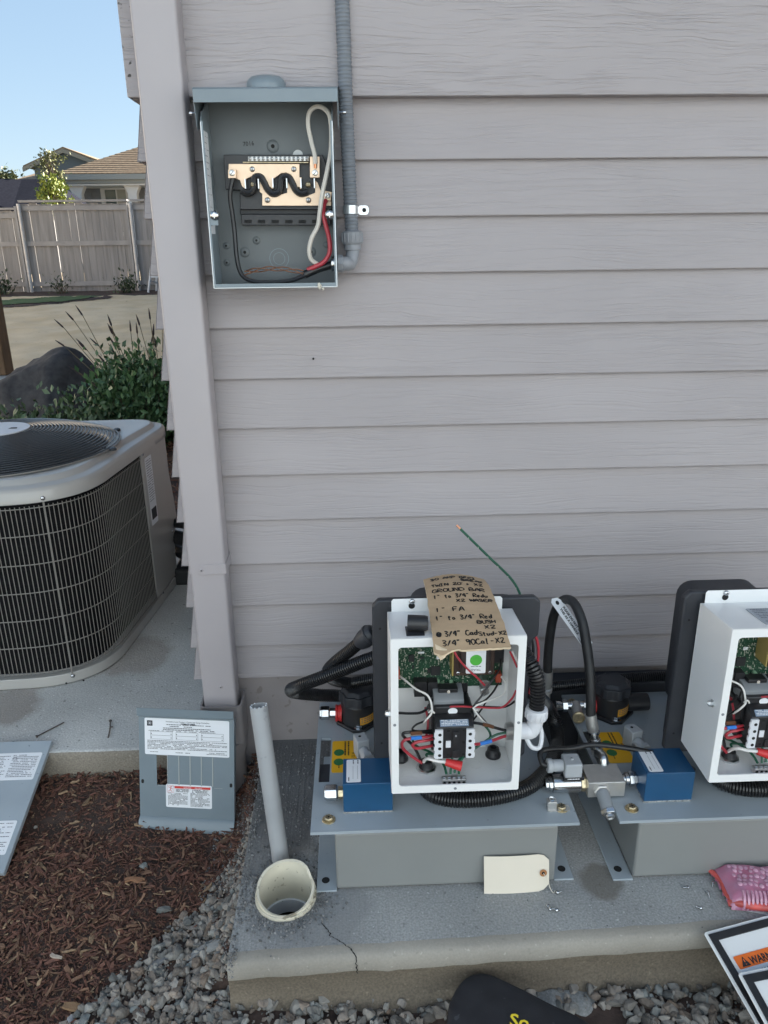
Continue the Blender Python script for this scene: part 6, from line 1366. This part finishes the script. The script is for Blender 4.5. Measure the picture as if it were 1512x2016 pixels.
# ================================================================== BACK YARD
M_FENCE = mat('grey_stain_fence', (.26, .255, .255), .85, var=.18, vscale=3, stretch=(6, 6, .6), bump=.4, bscale=40, rand=1)
M_FENCE2 = mat('grey_fence_cap', (.30, .295, .295), .85, var=.12, vscale=5, rand=1)
M_POST = mat('galvanised_post', (.50, .50, .50), .5, metal=.3, var=.1)
fence = thing('board_fence', 'tall grey stained board fence with pale metal posts across the back yard', 'fence', (-5, 14.4, .2))
fr_ = random.Random(3); FY = 14.4
brd = None
secs = [(-14.0, -8.85, 1.80), (-8.85, -6.40, 1.80), (-6.33, -4.32, 1.93), (-4.22, -1.9, 1.93), (-1.9, .6, 1.93)]
for x0, x1, zt in secs:
    zb = .26; x = x0
    while x < x1-.05:
        w = .139; gap = fr_.choice([.001, .003, .004, .006, .009, .014])
        w = min(w, x1-x)
        if brd is None: brd = MB().box(-5, -4.861, 14.4, 14.418, .2, 1.2).build('fence_board', M_FENCE, fence); mesh0 = brd.data; o = brd
        else: o = brd.copy(); col.objects.link(o)
        o.location = (x+5, fr_.uniform(-.004, .004), zb+fr_.uniform(0, .03)-.2); o.scale = (w/.139, 1, zt-zb-.04); o.rotation_euler = (0, fr_.uniform(-.0025, .0025), 0)
        x += w+gap
    for z in (zb+.13, zb+.88, zt-.15): MB().box(x0, x1, FY-.04, FY-.004, z, z+.085).build('rail', M_FENCE2, fence)
    MB().box(x0-.02, x1+.02, FY-.065, FY+.05, zt, zt+.036).build('cap', M_FENCE2, fence)
for x in (-8.85, -6.37, -4.27, -1.9):
    MB().box(x-.055, x-.015, FY-.115, FY-.045, .1, 1.86).build('post', M_FENCE2, fence)
    MB().cyl((x+.025, FY-.08, .1), (x+.025, FY-.08, 1.90), .038, n=14).build('steel_post', M_POST, fence)

# ladder by the fence
ld = thing('stepladder', 'white folding stepladder standing in front of the back fence, half hidden by the corner', 'ladder', (-3.6, 13.8, .3))
M_LAD = mat('white_ladder', (.55, .60, .66), .5)
for x0, x1, y0, y1 in ((-3.93, -3.66, 13.75, 13.85), (-3.50, -3.40, 13.75, 13.85), (-3.86, -3.64, 14.1, 13.9), (-3.47, -3.38, 14.1, 13.9)):
    MB().tube([(x0, y0, .28), (x1, y1, 1.55)], .022, 8).build('rail', M_LAD, ld)
for z in (.55, .82, 1.09, 1.36):
    t = (z-.28)/1.27; MB().box(-3.93+.27*t, -3.50+.10*t, 13.74+.1*t, 13.82+.1*t, z, z+.03).build('step', M_LAD, ld)
MB().tube([(-3.88, 13.77, .50), (-3.80, 13.98, .44)], .015, 6).build('spreader', M_LAD, ld)

# wooden post at the left edge of the picture, on a concrete footing
wp = thing('timber_post', 'brown timber post on a concrete footing at the far left of the yard', 'post', (-3.0, 5.0, 0))
MB().box(-3.07, -2.905, 4.92, 5.08, .13, 2.4).build('post', mat('brown_timber', (.14, .085, .045), .8, var=.3, vscale=4, stretch=(8, 8, 1), bump=.3), wp, bevel=.006)
MB().box(-3.20, -2.86, 4.80, 5.16, -.1, .125).build('footing', concrete('footing_concrete', (.3, .31, .31)), wp, bevel=.01)

def leaf_mesh(mb, pts, size, q, tone, up=.4):
    for p, n in pts:
        d = V(q.gauss(0, 1), q.gauss(0, 1), q.gauss(0, 1)+up)+n*1.1; d /= np.linalg.norm(d)
        s = np.cross(d, V(q.gauss(0, 1), q.gauss(0, 1), q.gauss(0, 1))); s /= np.linalg.norm(s)+1e-9
        L = size*q.uniform(.65, 1.25); w = L*.26; nrm = np.cross(d, s)
        k = len(mb.v); mb.v += [tuple(p), tuple(p+d*L*.5+s*w+nrm*L*.05), tuple(p+d*L), tuple(p+d*L*.5-s*w+nrm*L*.05)]
        mb.f += [(k, k+1, k+2, k+3)]; mb.m.append(0)
        t = tone(q, p); mb.tints += [t]*4
M_LEAF = mat('leaf', (1, 1, 1), .5, tint=True, var=.12, vscale=3)
M_STEM = mat('woody_stem', (.09, .065, .045), .85, var=.2)
def bush(name, label, cat, c, rx, ry, h, nstem, leafsize, n, tone, seed, group=None, shoots=0):
    t = thing(name, label, cat, tuple(c), group); q = random.Random(seed); c = V(*c)
    st = MB(); mb = MB(); mb.tints = []
    for k in range(nstem):
        a = q.uniform(0, 2*math.pi); r = math.sqrt(q.random()); tip = c+V(rx*r*math.cos(a), ry*r*math.sin(a), h*(1-.45*r*r)*q.uniform(.75, 1.12))
        base = c+V(rx*.12*math.cos(a), ry*.12*math.sin(a), 0); mid = (base+tip)/2+V(rx*.15*math.cos(a), ry*.15*math.sin(a), h*.05)
        path = smooth([base, mid, tip], 8); st.tube(path, np.linspace(.006, .0018, len(path)), 4)
        per = n//nstem; pts = []
        for i in range(per):
            f = q.random()**.6; j = min(len(path)-1, int(f*(len(path)-1))); sp = leafsize*1.3*(.4+f)
            p = path[j]+V(q.gauss(0, sp), q.gauss(0, sp), q.gauss(0, sp*.8)); pts.append((p, (p-c)/np.linalg.norm(p-c+1e-6)*.6+V(0, 0, .3)))
        leaf_mesh(mb, pts, leafsize, q, tone)
    st.build('stem', M_STEM, t, kind='stuff'); mb.build('foliage', M_LEAF, t, kind='stuff', smooth=False)
    return t
def tone_of(a, b): return lambda q, p: tuple(V(*a)*(1-(f := q.random()))+V(*b)*f)
bush('leafy_shrub', 'dense dark green leafy shrub beside the dark boulder, against the house corner', 'shrub', (-1.24, 3.05, .0), .36, .33, .52, 90, .046, 7500, tone_of((.028, .075, .03), (.10, .19, .075)), 1)
bush('leafy_shrub', 'low light green shrub in front of the boulder, just above the air conditioner', 'shrub', (-1.62, 2.45, -.02), .36, .25, .36, 44, .042, 2600, tone_of((.035, .07, .03), (.11, .17, .08)), 2)
bush('leafy_shrub', 'small green shrub left of the boulder foot, behind the round fan guard', 'shrub', (-2.05, 2.55, -.02), .22, .2, .28, 18, .040, 800, tone_of((.03, .06, .03), (.09, .14, .07)), 6)
for i, (x, y, hh, s, lab) in enumerate(((-6.72, 13.75, .36, .075, 'small dark plant by the fence at the left edge of the yard'), (-5.62, 13.9, .30, .06, 'small thin plant in front of the middle fence boards'), (-4.42, 13.85, .30, .07, 'small dark plant at the foot of the fence near the pale post by the ladder'))):
    bush('young_plant', lab, 'plant', (x, y, .26), .20, .15, hh, 9, s, (260, 120, 260)[i], tone_of((.02, .04, .02), (.07, .10, .05)), 20+i, 'young plants along the fence')
# flower spikes behind the shrub
fs = thing('flower_spikes', 'dark dried flower spikes fanning out behind the green shrub', 'plant', (-1.35, 3.45, 0)); q = random.Random(8); m = MB(); m2 = MB()
for k in range(32):
    a = q.uniform(-1.05, .75); L = q.uniform(.50, .80); b = V(-1.36+q.uniform(-.1, .12), 3.45+q.uniform(-.1, .1), 0); d = V(math.sin(a)*.75, q.uniform(-.2, .2), math.cos(a)); d /= np.linalg.norm(d)
    tip = b+d*L; m.tube([b, b+d*L*.5+V(0, 0, .02), tip], .0022, 4); e = d+V(math.sin(a)*.25, 0, -.1); m2.lathe([(.001, 0), (.0062, .012), (.0052, .045), (.001, .075)], tip-d*.02, e, 6)
m.build('stem', mat('dry_stem', (.12, .10, .055), .9), fs, kind='stuff'); m2.build('seed_head', mat('dark_seed_head', (.05, .035, .035), .9), fs, kind='stuff')
# boulder
M_ROCK = mat('dark_basalt', (.022, .022, .025), .9, c2=(.058, .057, .058), vscale=16, bump=1.0, bscale=22)
bm = bmesh.new(); bmesh.ops.create_icosphere(bm, subdivisions=4, radius=1)
for v in bm.verts:
    p = v.co.copy(); k = 1+.22*mnoise.noise(p*1.3+Vector((3, 1, 0)))+.09*mnoise.noise(p*3.1)+.035*mnoise.noise(p*8)-.05*abs(mnoise.noise(p*4.3)); v.co = Vector((p.x*.40*k, p.y*.36*k, max(-.06, p.z*.42*k)+.03))
    if v.co.x > .16: v.co.z *= .86
me = bpy.data.meshes.new('boulder'); bm.to_mesh(me); bm.free(); me.materials.append(M_ROCK); me.polygons.foreach_set('use_smooth', [True]*len(me.polygons))
bo = bpy.data.objects.new('boulder', me); col.objects.link(bo); bo.location = (-2.05, 3.75, 0); tag(bo, 'big dark rounded boulder between the shrub and the timber post', 'boulder')

# neighbour's house behind the fence
M_NROOF = mat('tan_shingle', (.19, .13, .08), .9, c2=(.34, .245, .155), vscale=9, stretch=(1, 1, 2.4), bump=.5, bscale=12)
M_NWALL = mat('grey_batten_wall', (.24, .245, .25), .8, var=.08); M_NTRIM = mat('pale_trim', (.66, .66, .64), .6); M_GUT = mat('grey_gutter', (.27, .29, .28), .5)
nh = thing('neighbour_house', 'neighbour house with a tan hipped roof and a pale framed window behind the fence', 'house', (-5, 30, 0))
ex, ez = -9.9, 3.30
rf = MB(); rf.add([(ex, 26, ez), (4, 26, ez), (4, 40, ez), (ex, 40, ez), (ex+7, 33, ez+3.15), (0, 33, ez+3.15)], [(0, 1, 5, 4), (3, 0, 4), (1, 2, 5), (2, 3, 4, 5), (0, 3, 2, 1)]); rfo = rf.build('roof', M_NROOF, nh, smooth=False)
m = MB()                                   # shingle courses as raised butt edges on the slope that faces us
for k in range(1, 44):
    f = k/44; x0 = ex+7*f; x1 = 4-4*f; y = 26+7*f; z = ez+3.15*f
    m.add([(x0, y-.02, z+.02), (x1, y-.02, z+.02), (x1-.15, y+.15, z+.078), (x0+.15, y+.15, z+.078), (x0, y-.02, z-.02), (x1, y-.02, z-.02)], [(0, 1, 2, 3), (4, 5, 1, 0)])
m.build('shingle_course', M_NROOF, rfo, smooth=False)
MB().box(ex-.03, 4, 25.87, 25.995, ez-.13, ez+.03).build('gutter', M_GUT, nh)
MB().box(ex-.02, 4, 26.0, 26.03, ez-.24, ez-.005).build('fascia', M_GUT, nh)
MB().box(-9.5, 3.6, 27.5, 39.5, .2, ez-.02).build('wall', M_NWALL, nh)
MB().box(ex+.1, 3.9, 26.05, 27.49, ez-.30, ez-.25).build('porch_ceiling', M_NTRIM, nh)
bt = None
for k in range(30):
    o = MB().box(-9.4+k*.32, -9.36+k*.32, 27.46, 27.499, .3, ez-.31).build('batten', M_NWALL, nh)
for x in (-9.12, -7.30, -4.4):
    m = MB(); m.prism([(-.16, 0), (.16, 0), (.14, 2.0), (.26, 2.25), (-.26, 2.25), (-.14, 2.0)], lambda a, b, w: V(x+a, w, .75+b), 26.2, 26.5); m.build('column', M_NTRIM, nh)
wf = MB(); wx0, wx1, wz0, wz1 = -8.50, -7.78, 1.6, 2.98
for a, b, c_, d in ((wx0-.14, wx1+.14, wz1, wz1+.14), (wx0-.14, wx1+.14, wz0-.14, wz0), (wx0-.14, wx0, wz0, wz1), (wx1, wx1+.14, wz0, wz1)): wf.box(a-.05, b-.05, 27.36, 27.455, c_-.03, d-.03)
wf = wf.build('window', M_NTRIM, nh)
MB().box(wx0-.05, wx0+.34, 27.42, 27.44, wz0, wz1).build('pane', mat('dark_pane', (.10, .13, .12), .15, var=.3, vscale=2), wf)
MB().box(wx0+.345, wx1-.05, 27.41, 27.43, wz0, wz1).build('pane', mat('blind_pane', (.33, .34, .29), .3, var=.1, vscale=2), wf)
MB().box(wx0+.32, wx0+.36, 27.39, 27.409, wz0, wz1).build('mullion', M_NTRIM, wf)
MB().box(-9.0, -8.72, 27.38, 27.457, 1.8, 2.10).build('wall_trim', M_NTRIM, nh)
# gabled house further back
gh = thing('gabled_house', 'far grey gabled house with pale eaves rising behind the tan roof', 'house', (-12.7, 40, 0))
m = MB(); m.prism([(-14.1, .3), (-11.3, .3), (-11.3, 4.60), (-12.65, 5.13), (-14.1, 4.55)], lambda a, b, w: V(a, w, b), 36.1, 44); m.build('wall', mat('blue_grey_wall', (.13, .155, .165), .8), gh)
m = MB()
for A_, B_ in (((-14.5, 4.50), (-12.65, 5.25)), ((-12.65, 5.25), (-10.4, 4.42))):
    m.prism([A_, B_, (B_[0], B_[1]-.07), (A_[0], A_[1]-.07)], lambda a, b, w: V(a, w, b), 35.9, 44.2)
m.build('roof', M_NROOF, gh)
m = MB()
for A_, B_ in (((-14.5, 4.42), (-12.65, 5.17)), ((-12.65, 5.17), (-10.4, 4.34))): m.prism([A_, B_, (B_[0], B_[1]-.17), (A_[0], A_[1]-.17)], lambda a, b, w: V(a, w, b), 35.8, 35.89)
m.build('barge_board', mat('tan_trim', (.30, .27, .21), .7), gh)
rf = MB(); rf.add([(-15.6, 37.5, 4.05), (-12, 37.5, 4.05), (-13, 41, 5.0), (-14.4, 41, 5.0), (-15.6, 44, 4.05), (-12, 44, 4.05)], [(0, 1, 2, 3), (0, 3, 4), (1, 5, 2), (3, 2, 5, 4)]); rf.build('side_roof', M_NROOF, gh, smooth=False)
MB().box(-15.3, -12.2, 38, 43.5, .3, 4.1).build('side_wall', mat('blue_grey_wall', (.13, .155, .165), .8), gh)
# dark roofed house at the left
bh = thing('dark_roofed_house', 'low house with a blue black shingle roof at the left behind the fence', 'house', (-10, 22, 0))
M_NAVY = mat('blue_black_shingle', (.010, .011, .019), .95, c2=(.018, .02, .03), vscale=14, bump=.5, bscale=14, spec=.08)
m = MB(); m.add([(-9.45, 20.5, 2.05), (-8.05, 20.5, 2.0), (-8.75, 23, 2.98), (-9.6, 23, 2.98)], [(0, 1, 2, 3)]); m.add([(-15, 17.5, 1.6), (-9.0, 20.5, 2.05), (-9.6, 23, 2.98), (-12, 22, 3.0), (-15, 22, 3.0)], [(0, 1, 2, 3, 4)])
m.add([(-8.05, 20.5, 2.0), (-8.0, 25.5, 2.0), (-8.75, 23, 2.98)], [(0, 1, 2)]); m.add([(-15, 26, 1.7), (-8.0, 25.5, 2.0), (-8.75, 23, 2.98), (-9.6, 23, 2.98), (-15, 22, 3.0)], [(0, 1, 2, 3, 4)]); m.build('roof', M_NAVY, bh, smooth=False)
MB().box(-14.6, -8.4, 21, 25.2, .2, 2.0).build('wall', M_NWALL, bh)
# trees
def tree(name, label, x, y, z0, h, cr, cz, n, leaf, tone, seed, rz=None):
    t = thing(name, label, 'tree', (x, y, z0), 'trees beyond the fence'); q = random.Random(seed); rz = rz or cr
    tr = MB(); tr.tube(smooth([V(x, y, z0), V(x+.03, y, z0+h*.4), V(x-.02, y, z0+h*.9)], 6), np.linspace(.05*h/2.5, .012, 13), 7)
    mb = MB(); mb.tints = []; cl = []
    for k in range(26):
        a = q.uniform(0, 6.283); e = q.uniform(-.8, 1.2); r = cr*q.uniform(.35, 1.0); c = V(x+r*math.cos(a)*math.cos(e)*.9, y+r*math.sin(a)*math.cos(e)*.9, z0+cz+rz*math.sin(e)*q.uniform(.5, 1)); cl.append(c)
        tr.tube([V(x, y, z0+cz-rz*.6), (V(x, y, z0+cz)+c)/2, c], [.014, .010, .004], 4)
    pts = []
    for k in range(n):
        c = q.choice(cl); p = c+V(q.gauss(0, cr*.16), q.gauss(0, cr*.16), q.gauss(0, rz*.14)); pts.append((p, V(0, 0, .2)))
    leaf_mesh(mb, pts, leaf, q, tone, up=.1)
    tr.build('trunk', M_STEM, t); mb.build('crown', M_LEAF, t, kind='stuff', smooth=False)
tree('young_tree', 'sunlit yellow green young tree just behind the fence, beside the pale column', -6.62, 17.0, .25, 2.3, .40, 1.85, 1500, .085, tone_of((.10, .16, .02), (.30, .33, .05)), 31, .50)
tree('young_tree', 'thin spindly young tree whose twigs stand in front of the far gable', -9.05, 24.0, .3, 3.5, .55, 3.0, 520, .10, tone_of((.08, .10, .03), (.20, .20, .07)), 32, .55)
tree('broad_tree', 'far broad dark green tree at the left edge on the skyline', -22.0, 50.0, .5, 5.3, 2.3, 3.6, 3000, .30, tone_of((.03, .05, .02), (.10, .12, .045)), 33, 1.6)

# ================================================================== LOOSE GROUND COVER
def scatter(name, m, base, items, label, cat, kind='stuff', parent=None, structure=False):
    """items: (position, euler, scale xyz, tint, variant)"""
    V_, F_, T_ = [], [], []; off = 0
    for p, e, s, t, k in items:
        bv, bf = base[k]; cx, sx, cy, sy, cz_, sz = math.cos(e[0]), math.sin(e[0]), math.cos(e[1]), math.sin(e[1]), math.cos(e[2]), math.sin(e[2])
        Rm = np.array([[cz_*cy, cz_*sy*sx-sz*cx, cz_*sy*cx+sz*sx], [sz*cy, sz*sy*sx+cz_*cx, sz*sy*cx-cz_*sx], [-sy, cy*sx, cy*cx]])
        V_.append((bv*np.array(s))@Rm.T+np.array(p)); F_.append(bf+off); T_.append(np.tile(np.array(t), (len(bv), 1))); off += len(bv)
    vv = np.concatenate(V_); ff = np.concatenate(F_); tt = np.concatenate(T_)
    me = bpy.data.meshes.new(name); me.from_pydata(vv.tolist(), [], ff.tolist()); me.materials.append(m)
    ca = me.color_attributes.new('tint', 'FLOAT_COLOR', 'POINT'); ca.data.foreach_set('color', np.c_[tt, np.ones(len(tt))].astype(np.float32).ravel())
    o = bpy.data.objects.new(name, me); col.objects.link(o); o['kind'] = kind
    if label: o['label'] = label; o['category'] = cat
    return o
def icos(sub, seed, rough):
    bm = bmesh.new(); bmesh.ops.create_icosphere(bm, subdivisions=sub, radius=1); q = random.Random(seed)
    pl = [(Vector((q.gauss(0, 1), q.gauss(0, 1), q.gauss(0, 1))).normalized(), q.uniform(.48, .80)) for _ in range(13)]
    for v in bm.verts:
        for n, d in pl:                    # cut facets so that the stones look crushed
            k = v.co.dot(n)-d
            if k > 0: v.co -= n*k*.97
        v.co *= 1+rough*mnoise.noise(v.co*2.2+Vector((seed, 0, 0)))
    bm.verts.ensure_lookup_table(); out = np.array([v.co[:] for v in bm.verts]), np.array([[w.index for w in f.verts] for f in bm.faces]); bm.free(); return out
STONES = [icos(2, k, .25) for k in range(8)]
SM = [icos(1, k, .2) for k in range(4)]
def chipbase(seed):
    q = random.Random(seed); vs = []; n = 4
    for i in range(n):
        t = i/(n-1)*2-1; w = (1-abs(t)**5*q.uniform(.0, .75))*q.uniform(.55, 1.15); b = q.uniform(-.35, .35)
        for y, z in ((-w, -.8), (w, -.8), (w*.8, .8), (-w*.8, .8)): vs.append((t+q.uniform(-.1, .1), y+b, z+b*.6+q.uniform(-.2, .2)))
    f = []
    for i in range(n-1):
        for k in range(4): f.append((4*i+k, 4*i+(k+1) % 4, 4*i+4+(k+1) % 4, 4*i+4+k))
    f += [(0, 3, 2, 1), (4*n-4, 4*n-3, 4*n-2, 4*n-1)]
    return np.array(vs, float), np.array(f)
CHIPS = [chipbase(k) for k in range(16)]
q = random.Random(12)
def in_gravel(x, y):                       # the gravel wedge against the slab's left edge
    xl = np.interp(y, [-.75, -.60, -.50, -.40, -.33, -.26, -.20], [-.63, -.52, -.43, -.36, -.31, -.275, -.25])
    return x > xl+.045*mnoise.noise(Vector((x*12, y*12, 4)))
def chip_tint():
    f = q.random()
    if f < .72: c = V(.128, .057, .039)*q.uniform(.6, 1.5)
    elif f < .93: c = V(.18, .10, .062)*q.uniform(.8, 1.3)
    else: c = V(.32, .215, .13)*q.uniform(.8, 1.25)
    return tuple(c)
items = []
big = []
for k in range(25000):
    x, y = (q.uniform(-1.05, -.235) if k < 20000 else q.uniform(-1.9, -1.05)), q.uniform(-.80, -.003)
    if y > -.02 and x > -.40: continue
    if (x+.3215)**2+(y+.04)**2 < .052**2: continue
    g = in_gravel(x, y)
    if g and q.random() < .93: continue
    soil = mnoise.noise(Vector((x*6, y*6, 7)))+1.1*(1-min(1, abs(y+.13)/.11))    # bare soil near the slab
    if q.random() < soil*.75: continue
    L = .0026+.0145*q.random()**3.0
    s = (L, max(.0008, L*q.uniform(.07, .36)), q.uniform(.0006, .0018))
    z = hz(x, y)+q.uniform(-.001, .007)
    it = ((x, y, z), (q.gauss(0, .5), q.gauss(0, .38), q.uniform(0, 6.28)), s, chip_tint(), q.randrange(16))
    (big if L > .0128 and len(big) < 180 and x > -.86 and y > -.62 else items).append(it)
for k in range(15000):                     # splinters and crumbs between the chips
    x, y = q.uniform(-.95, -.235), q.uniform(-.70, -.003)
    if y > -.02 and x > -.40 or (x+.3215)**2+(y+.04)**2 < .052**2 or in_gravel(x, y) and q.random() < .8: continue
    c = V(*chip_tint())*q.uniform(.6, 1.3); L = .0009+.0030*q.random()**2
    items.append(((x, y, hz(x, y)+q.uniform(0, .004)), (q.gauss(0, .5), q.gauss(0, .5), q.uniform(0, 6.28)), (L, L*q.uniform(.12, .9), L*q.uniform(.15, .6)), tuple(c), q.randrange(16)))
scatter('bark_mulch', M_CHIP, CHIPS, items, None, None)
items = []
for k in range(9000):                      # the bed behind the air conditioner
    x, y = q.uniform(-3.4, -.39), q.uniform(1.6, 5.2)
    L = .008+.022*q.random()**2; c = chip_tint(); c = tuple(V(*c)*1.15)
    items.append(((x, y, hz(x, y)+q.uniform(0, .012)), (q.gauss(0, .4), q.gauss(0, .35), q.uniform(0, 6.28)), (L, L*q.uniform(.15, .35), .003), c, q.randrange(10)))
scatter('bark_mulch', M_CHIP, CHIPS, items, None, None)
def part_piece(name, base, it, m, parent, cache={}):
    p, e, s, t, k = it
    key = (name, k, round(sum(t)*14))
    if key not in cache:
        bv, bf = base[k]; me = bpy.data.meshes.new(name); me.from_pydata(bv.tolist(), [], bf.tolist()); me.materials.append(m)
        ca = me.color_attributes.new('tint', 'FLOAT_COLOR', 'POINT'); ca.data.foreach_set('color', np.c_[np.tile(np.array(t), (len(bv), 1)), np.ones(len(bv))].astype(np.float32).ravel()); cache[key] = me
    o = bpy.data.objects.new(name, cache[key]); col.objects.link(o); o.parent = parent; o.location = p; o.rotation_euler = e; o.scale = s
for it in big: part_piece('bark_chip', CHIPS, it, M_CHIP, ground)
def stone_tint():
    g = q.uniform(.12, .34); w = q.gauss(.012, .018)
    return (g*1.06+w, g, g*.90-w*.5)
items = []; big = []
def drop(x, y, r, lift=.35):
    s = (r*q.uniform(.8, 1.3), r*q.uniform(.65, 1.0), r*q.uniform(.5, .85))
    return ((x, y, hz(x, y)+s[2]*lift+q.uniform(0, .006)), (q.gauss(0, .5), q.gauss(0, .5), q.uniform(0, 6.28)), s, stone_tint(), q.randrange(8))
for k in range(8200):
    x, y = q.uniform(-.66, -.24), q.uniform(-.80, -.20)
    if not in_gravel(x, y): continue
    far = y > -.36; r = (.0020+.0058*q.random()**2.2) if far else (.0022+.0120*q.random()**2.7)
    it = drop(x, y, r); (big if r > .0088 and len(big) < 150 and y > -.66 else items).append(it)
for k in range(5600):
    x, y = q.uniform(-.26, 1.1), q.uniform(-.85, -.585)
    if .09 < x < .43 and y < -.62: continue
    r = .0024+.0142*q.random()**2.6; it = drop(x, y, r)
    (big if r > .0105 and len(big) < 270 and y > -.68 and x < .75 else items).append(it)
scatter('gravel', M_GRAV, STONES, items, None, None)
for it in big: part_piece('stone', STONES, it, M_GRAV, ground)
items = []
for k in range(9000):                      # grit and crumbs on the spoil heap, round the stub and along the pipe
    r0 = q.random()
    if r0 < .62: x, y = q.uniform(-.34, -.225), q.uniform(-.62, -.01); z = hz(x, y) if x < -.24 else .0
    elif r0 < .85: a = q.uniform(0, 6.28); r = .053+abs(q.gauss(0, .022)); x, y = -.1515+r*math.cos(a), -.4545+r*math.sin(a); z = 0 if x > -.24 else hz(x, y)
    else: x, y = q.uniform(-.23, -.06), q.uniform(-.44, .0); z = 0
    if (x+.1515)**2+(y+.4545)**2 < .0575**2 or -.0955 < x and y < -.05 and y > -.45: continue
    s = .0007+.0030*q.random()**3; g = q.uniform(.10, .30)
    items.append(((x, y, z+s*.4), (q.uniform(0, 3), q.uniform(0, 3), q.uniform(0, 6)), (s*q.uniform(.7, 1.3), s, s*.8), (g, g*.99, g*.97), q.randrange(4)))
for k in range(900):
    x, y = q.uniform(-.23, .95), q.uniform(-.56, -.02); s = .0005+.0012*q.random()**3; g = q.choice([.08, .12, .5, .55])
    items.append(((x, y, s*.4), (q.uniform(0, 3), q.uniform(0, 3), q.uniform(0, 6)), (s, s, s*.7), (g, g, g), q.randrange(4)))
scatter('grit', M_GRAV, SM, items, None, None)
# lumps of spilled concrete and single stones that stand out
for (px, py, z, s, t, lab, nm, cat) in (((408), 1858, -.085, (.047, .011, .010), (.27, .27, .265), 'long grey lump of spilled concrete lying in the gravel left of the slab', 'concrete_lump', 'concrete lump'),
                                         (436, 1875, -.085, (.036, .010, .009), (.29, .29, .28), 'shorter grey lump of spilled concrete touching the left edge of the slab', 'concrete_lump', 'concrete lump'),
                                         (318, 1888, -.095, (.030, .011, .007), (.22, .22, .22), 'flat grey slab of broken concrete at the edge between mulch and gravel', 'concrete_lump', 'concrete lump'),
                                         (281, 1697, -.085, (.012, .010, .008), (.30, .31, .29), 'pale grey stone lying alone in the mulch below the leaning cover', 'stone', 'stone'),
                                         (323, 1781, -.090, (.018, .012, .008), (.20, .205, .19), 'greenish grey flat stone in the mulch near the gravel edge', 'stone', 'stone'),
                                         (137, 1995, -.092, (.011, .010, .007), (.36, .36, .37), 'pale bluish stone lying in the mulch at the bottom of the picture', 'stone', 'stone'),
                                         (67, 1615, -.075, (.006, .005, .004), (.30, .28, .25), 'small pale round pebble on the mulch beside the grey door', 'stone', 'stone')):
    p = atz(px, py, z); it = (tuple(p), (.1, -.1, {408: .55, 436: .35, 318: .5}.get(px, q.uniform(0, 3))), s, t, q.randrange(8))
    bv, bf = STONES[it[4]]; me = bpy.data.meshes.new(nm); me.from_pydata(bv.tolist(), [], bf.tolist()); me.materials.append(M_GRAV)
    ca = me.color_attributes.new('tint', 'FLOAT_COLOR', 'POINT'); ca.data.foreach_set('color', np.c_[np.tile(np.array(t), (len(bv), 1)), np.ones(len(bv))].astype(np.float32).ravel())
    o = bpy.data.objects.new(nm, me); col.objects.link(o); o.location = (p[0], p[1], hz(p[0], p[1])+s[2]*.5); o.rotation_euler = it[1]; o.scale = s; tag(o, lab, cat)
for px, py, rot, L, t, lab in ((265, 1729, .1, .019, (.30, .15, .08), 'bright orange brown flat wood chip in the mulch between the pale stone and the gravel'), (109, 1872, -.2, .011, (.48, .40, .33), 'pale whitish wood chip curled up in the dark mulch'), (150, 1972, -.15, .024, (.25, .15, .08), 'long tan wood chip near the bottom of the mulch'), (174, 1590, 1.35, .017, (.26, .17, .10), 'tan split wood chip standing near the leaning cover in the dark soil')):
    p = atz(px, py, -.088); bv, bf = CHIPS[q.randrange(10)]; me = bpy.data.meshes.new('wood_chip'); me.from_pydata(bv.tolist(), [], bf.tolist()); me.materials.append(M_CHIP)
    ca = me.color_attributes.new('tint', 'FLOAT_COLOR', 'POINT'); ca.data.foreach_set('color', np.c_[np.tile(np.array(t), (len(bv), 1)), np.ones(len(bv))].astype(np.float32).ravel())
    o = bpy.data.objects.new('wood_chip', me); col.objects.link(o); o.location = (p[0], p[1], hz(p[0], p[1])+.010); o.rotation_euler = (.1, .08, rot); o.scale = (L, L*.32, .0022); tag(o, lab, 'wood chip', 'single wood chips lying on the mulch')
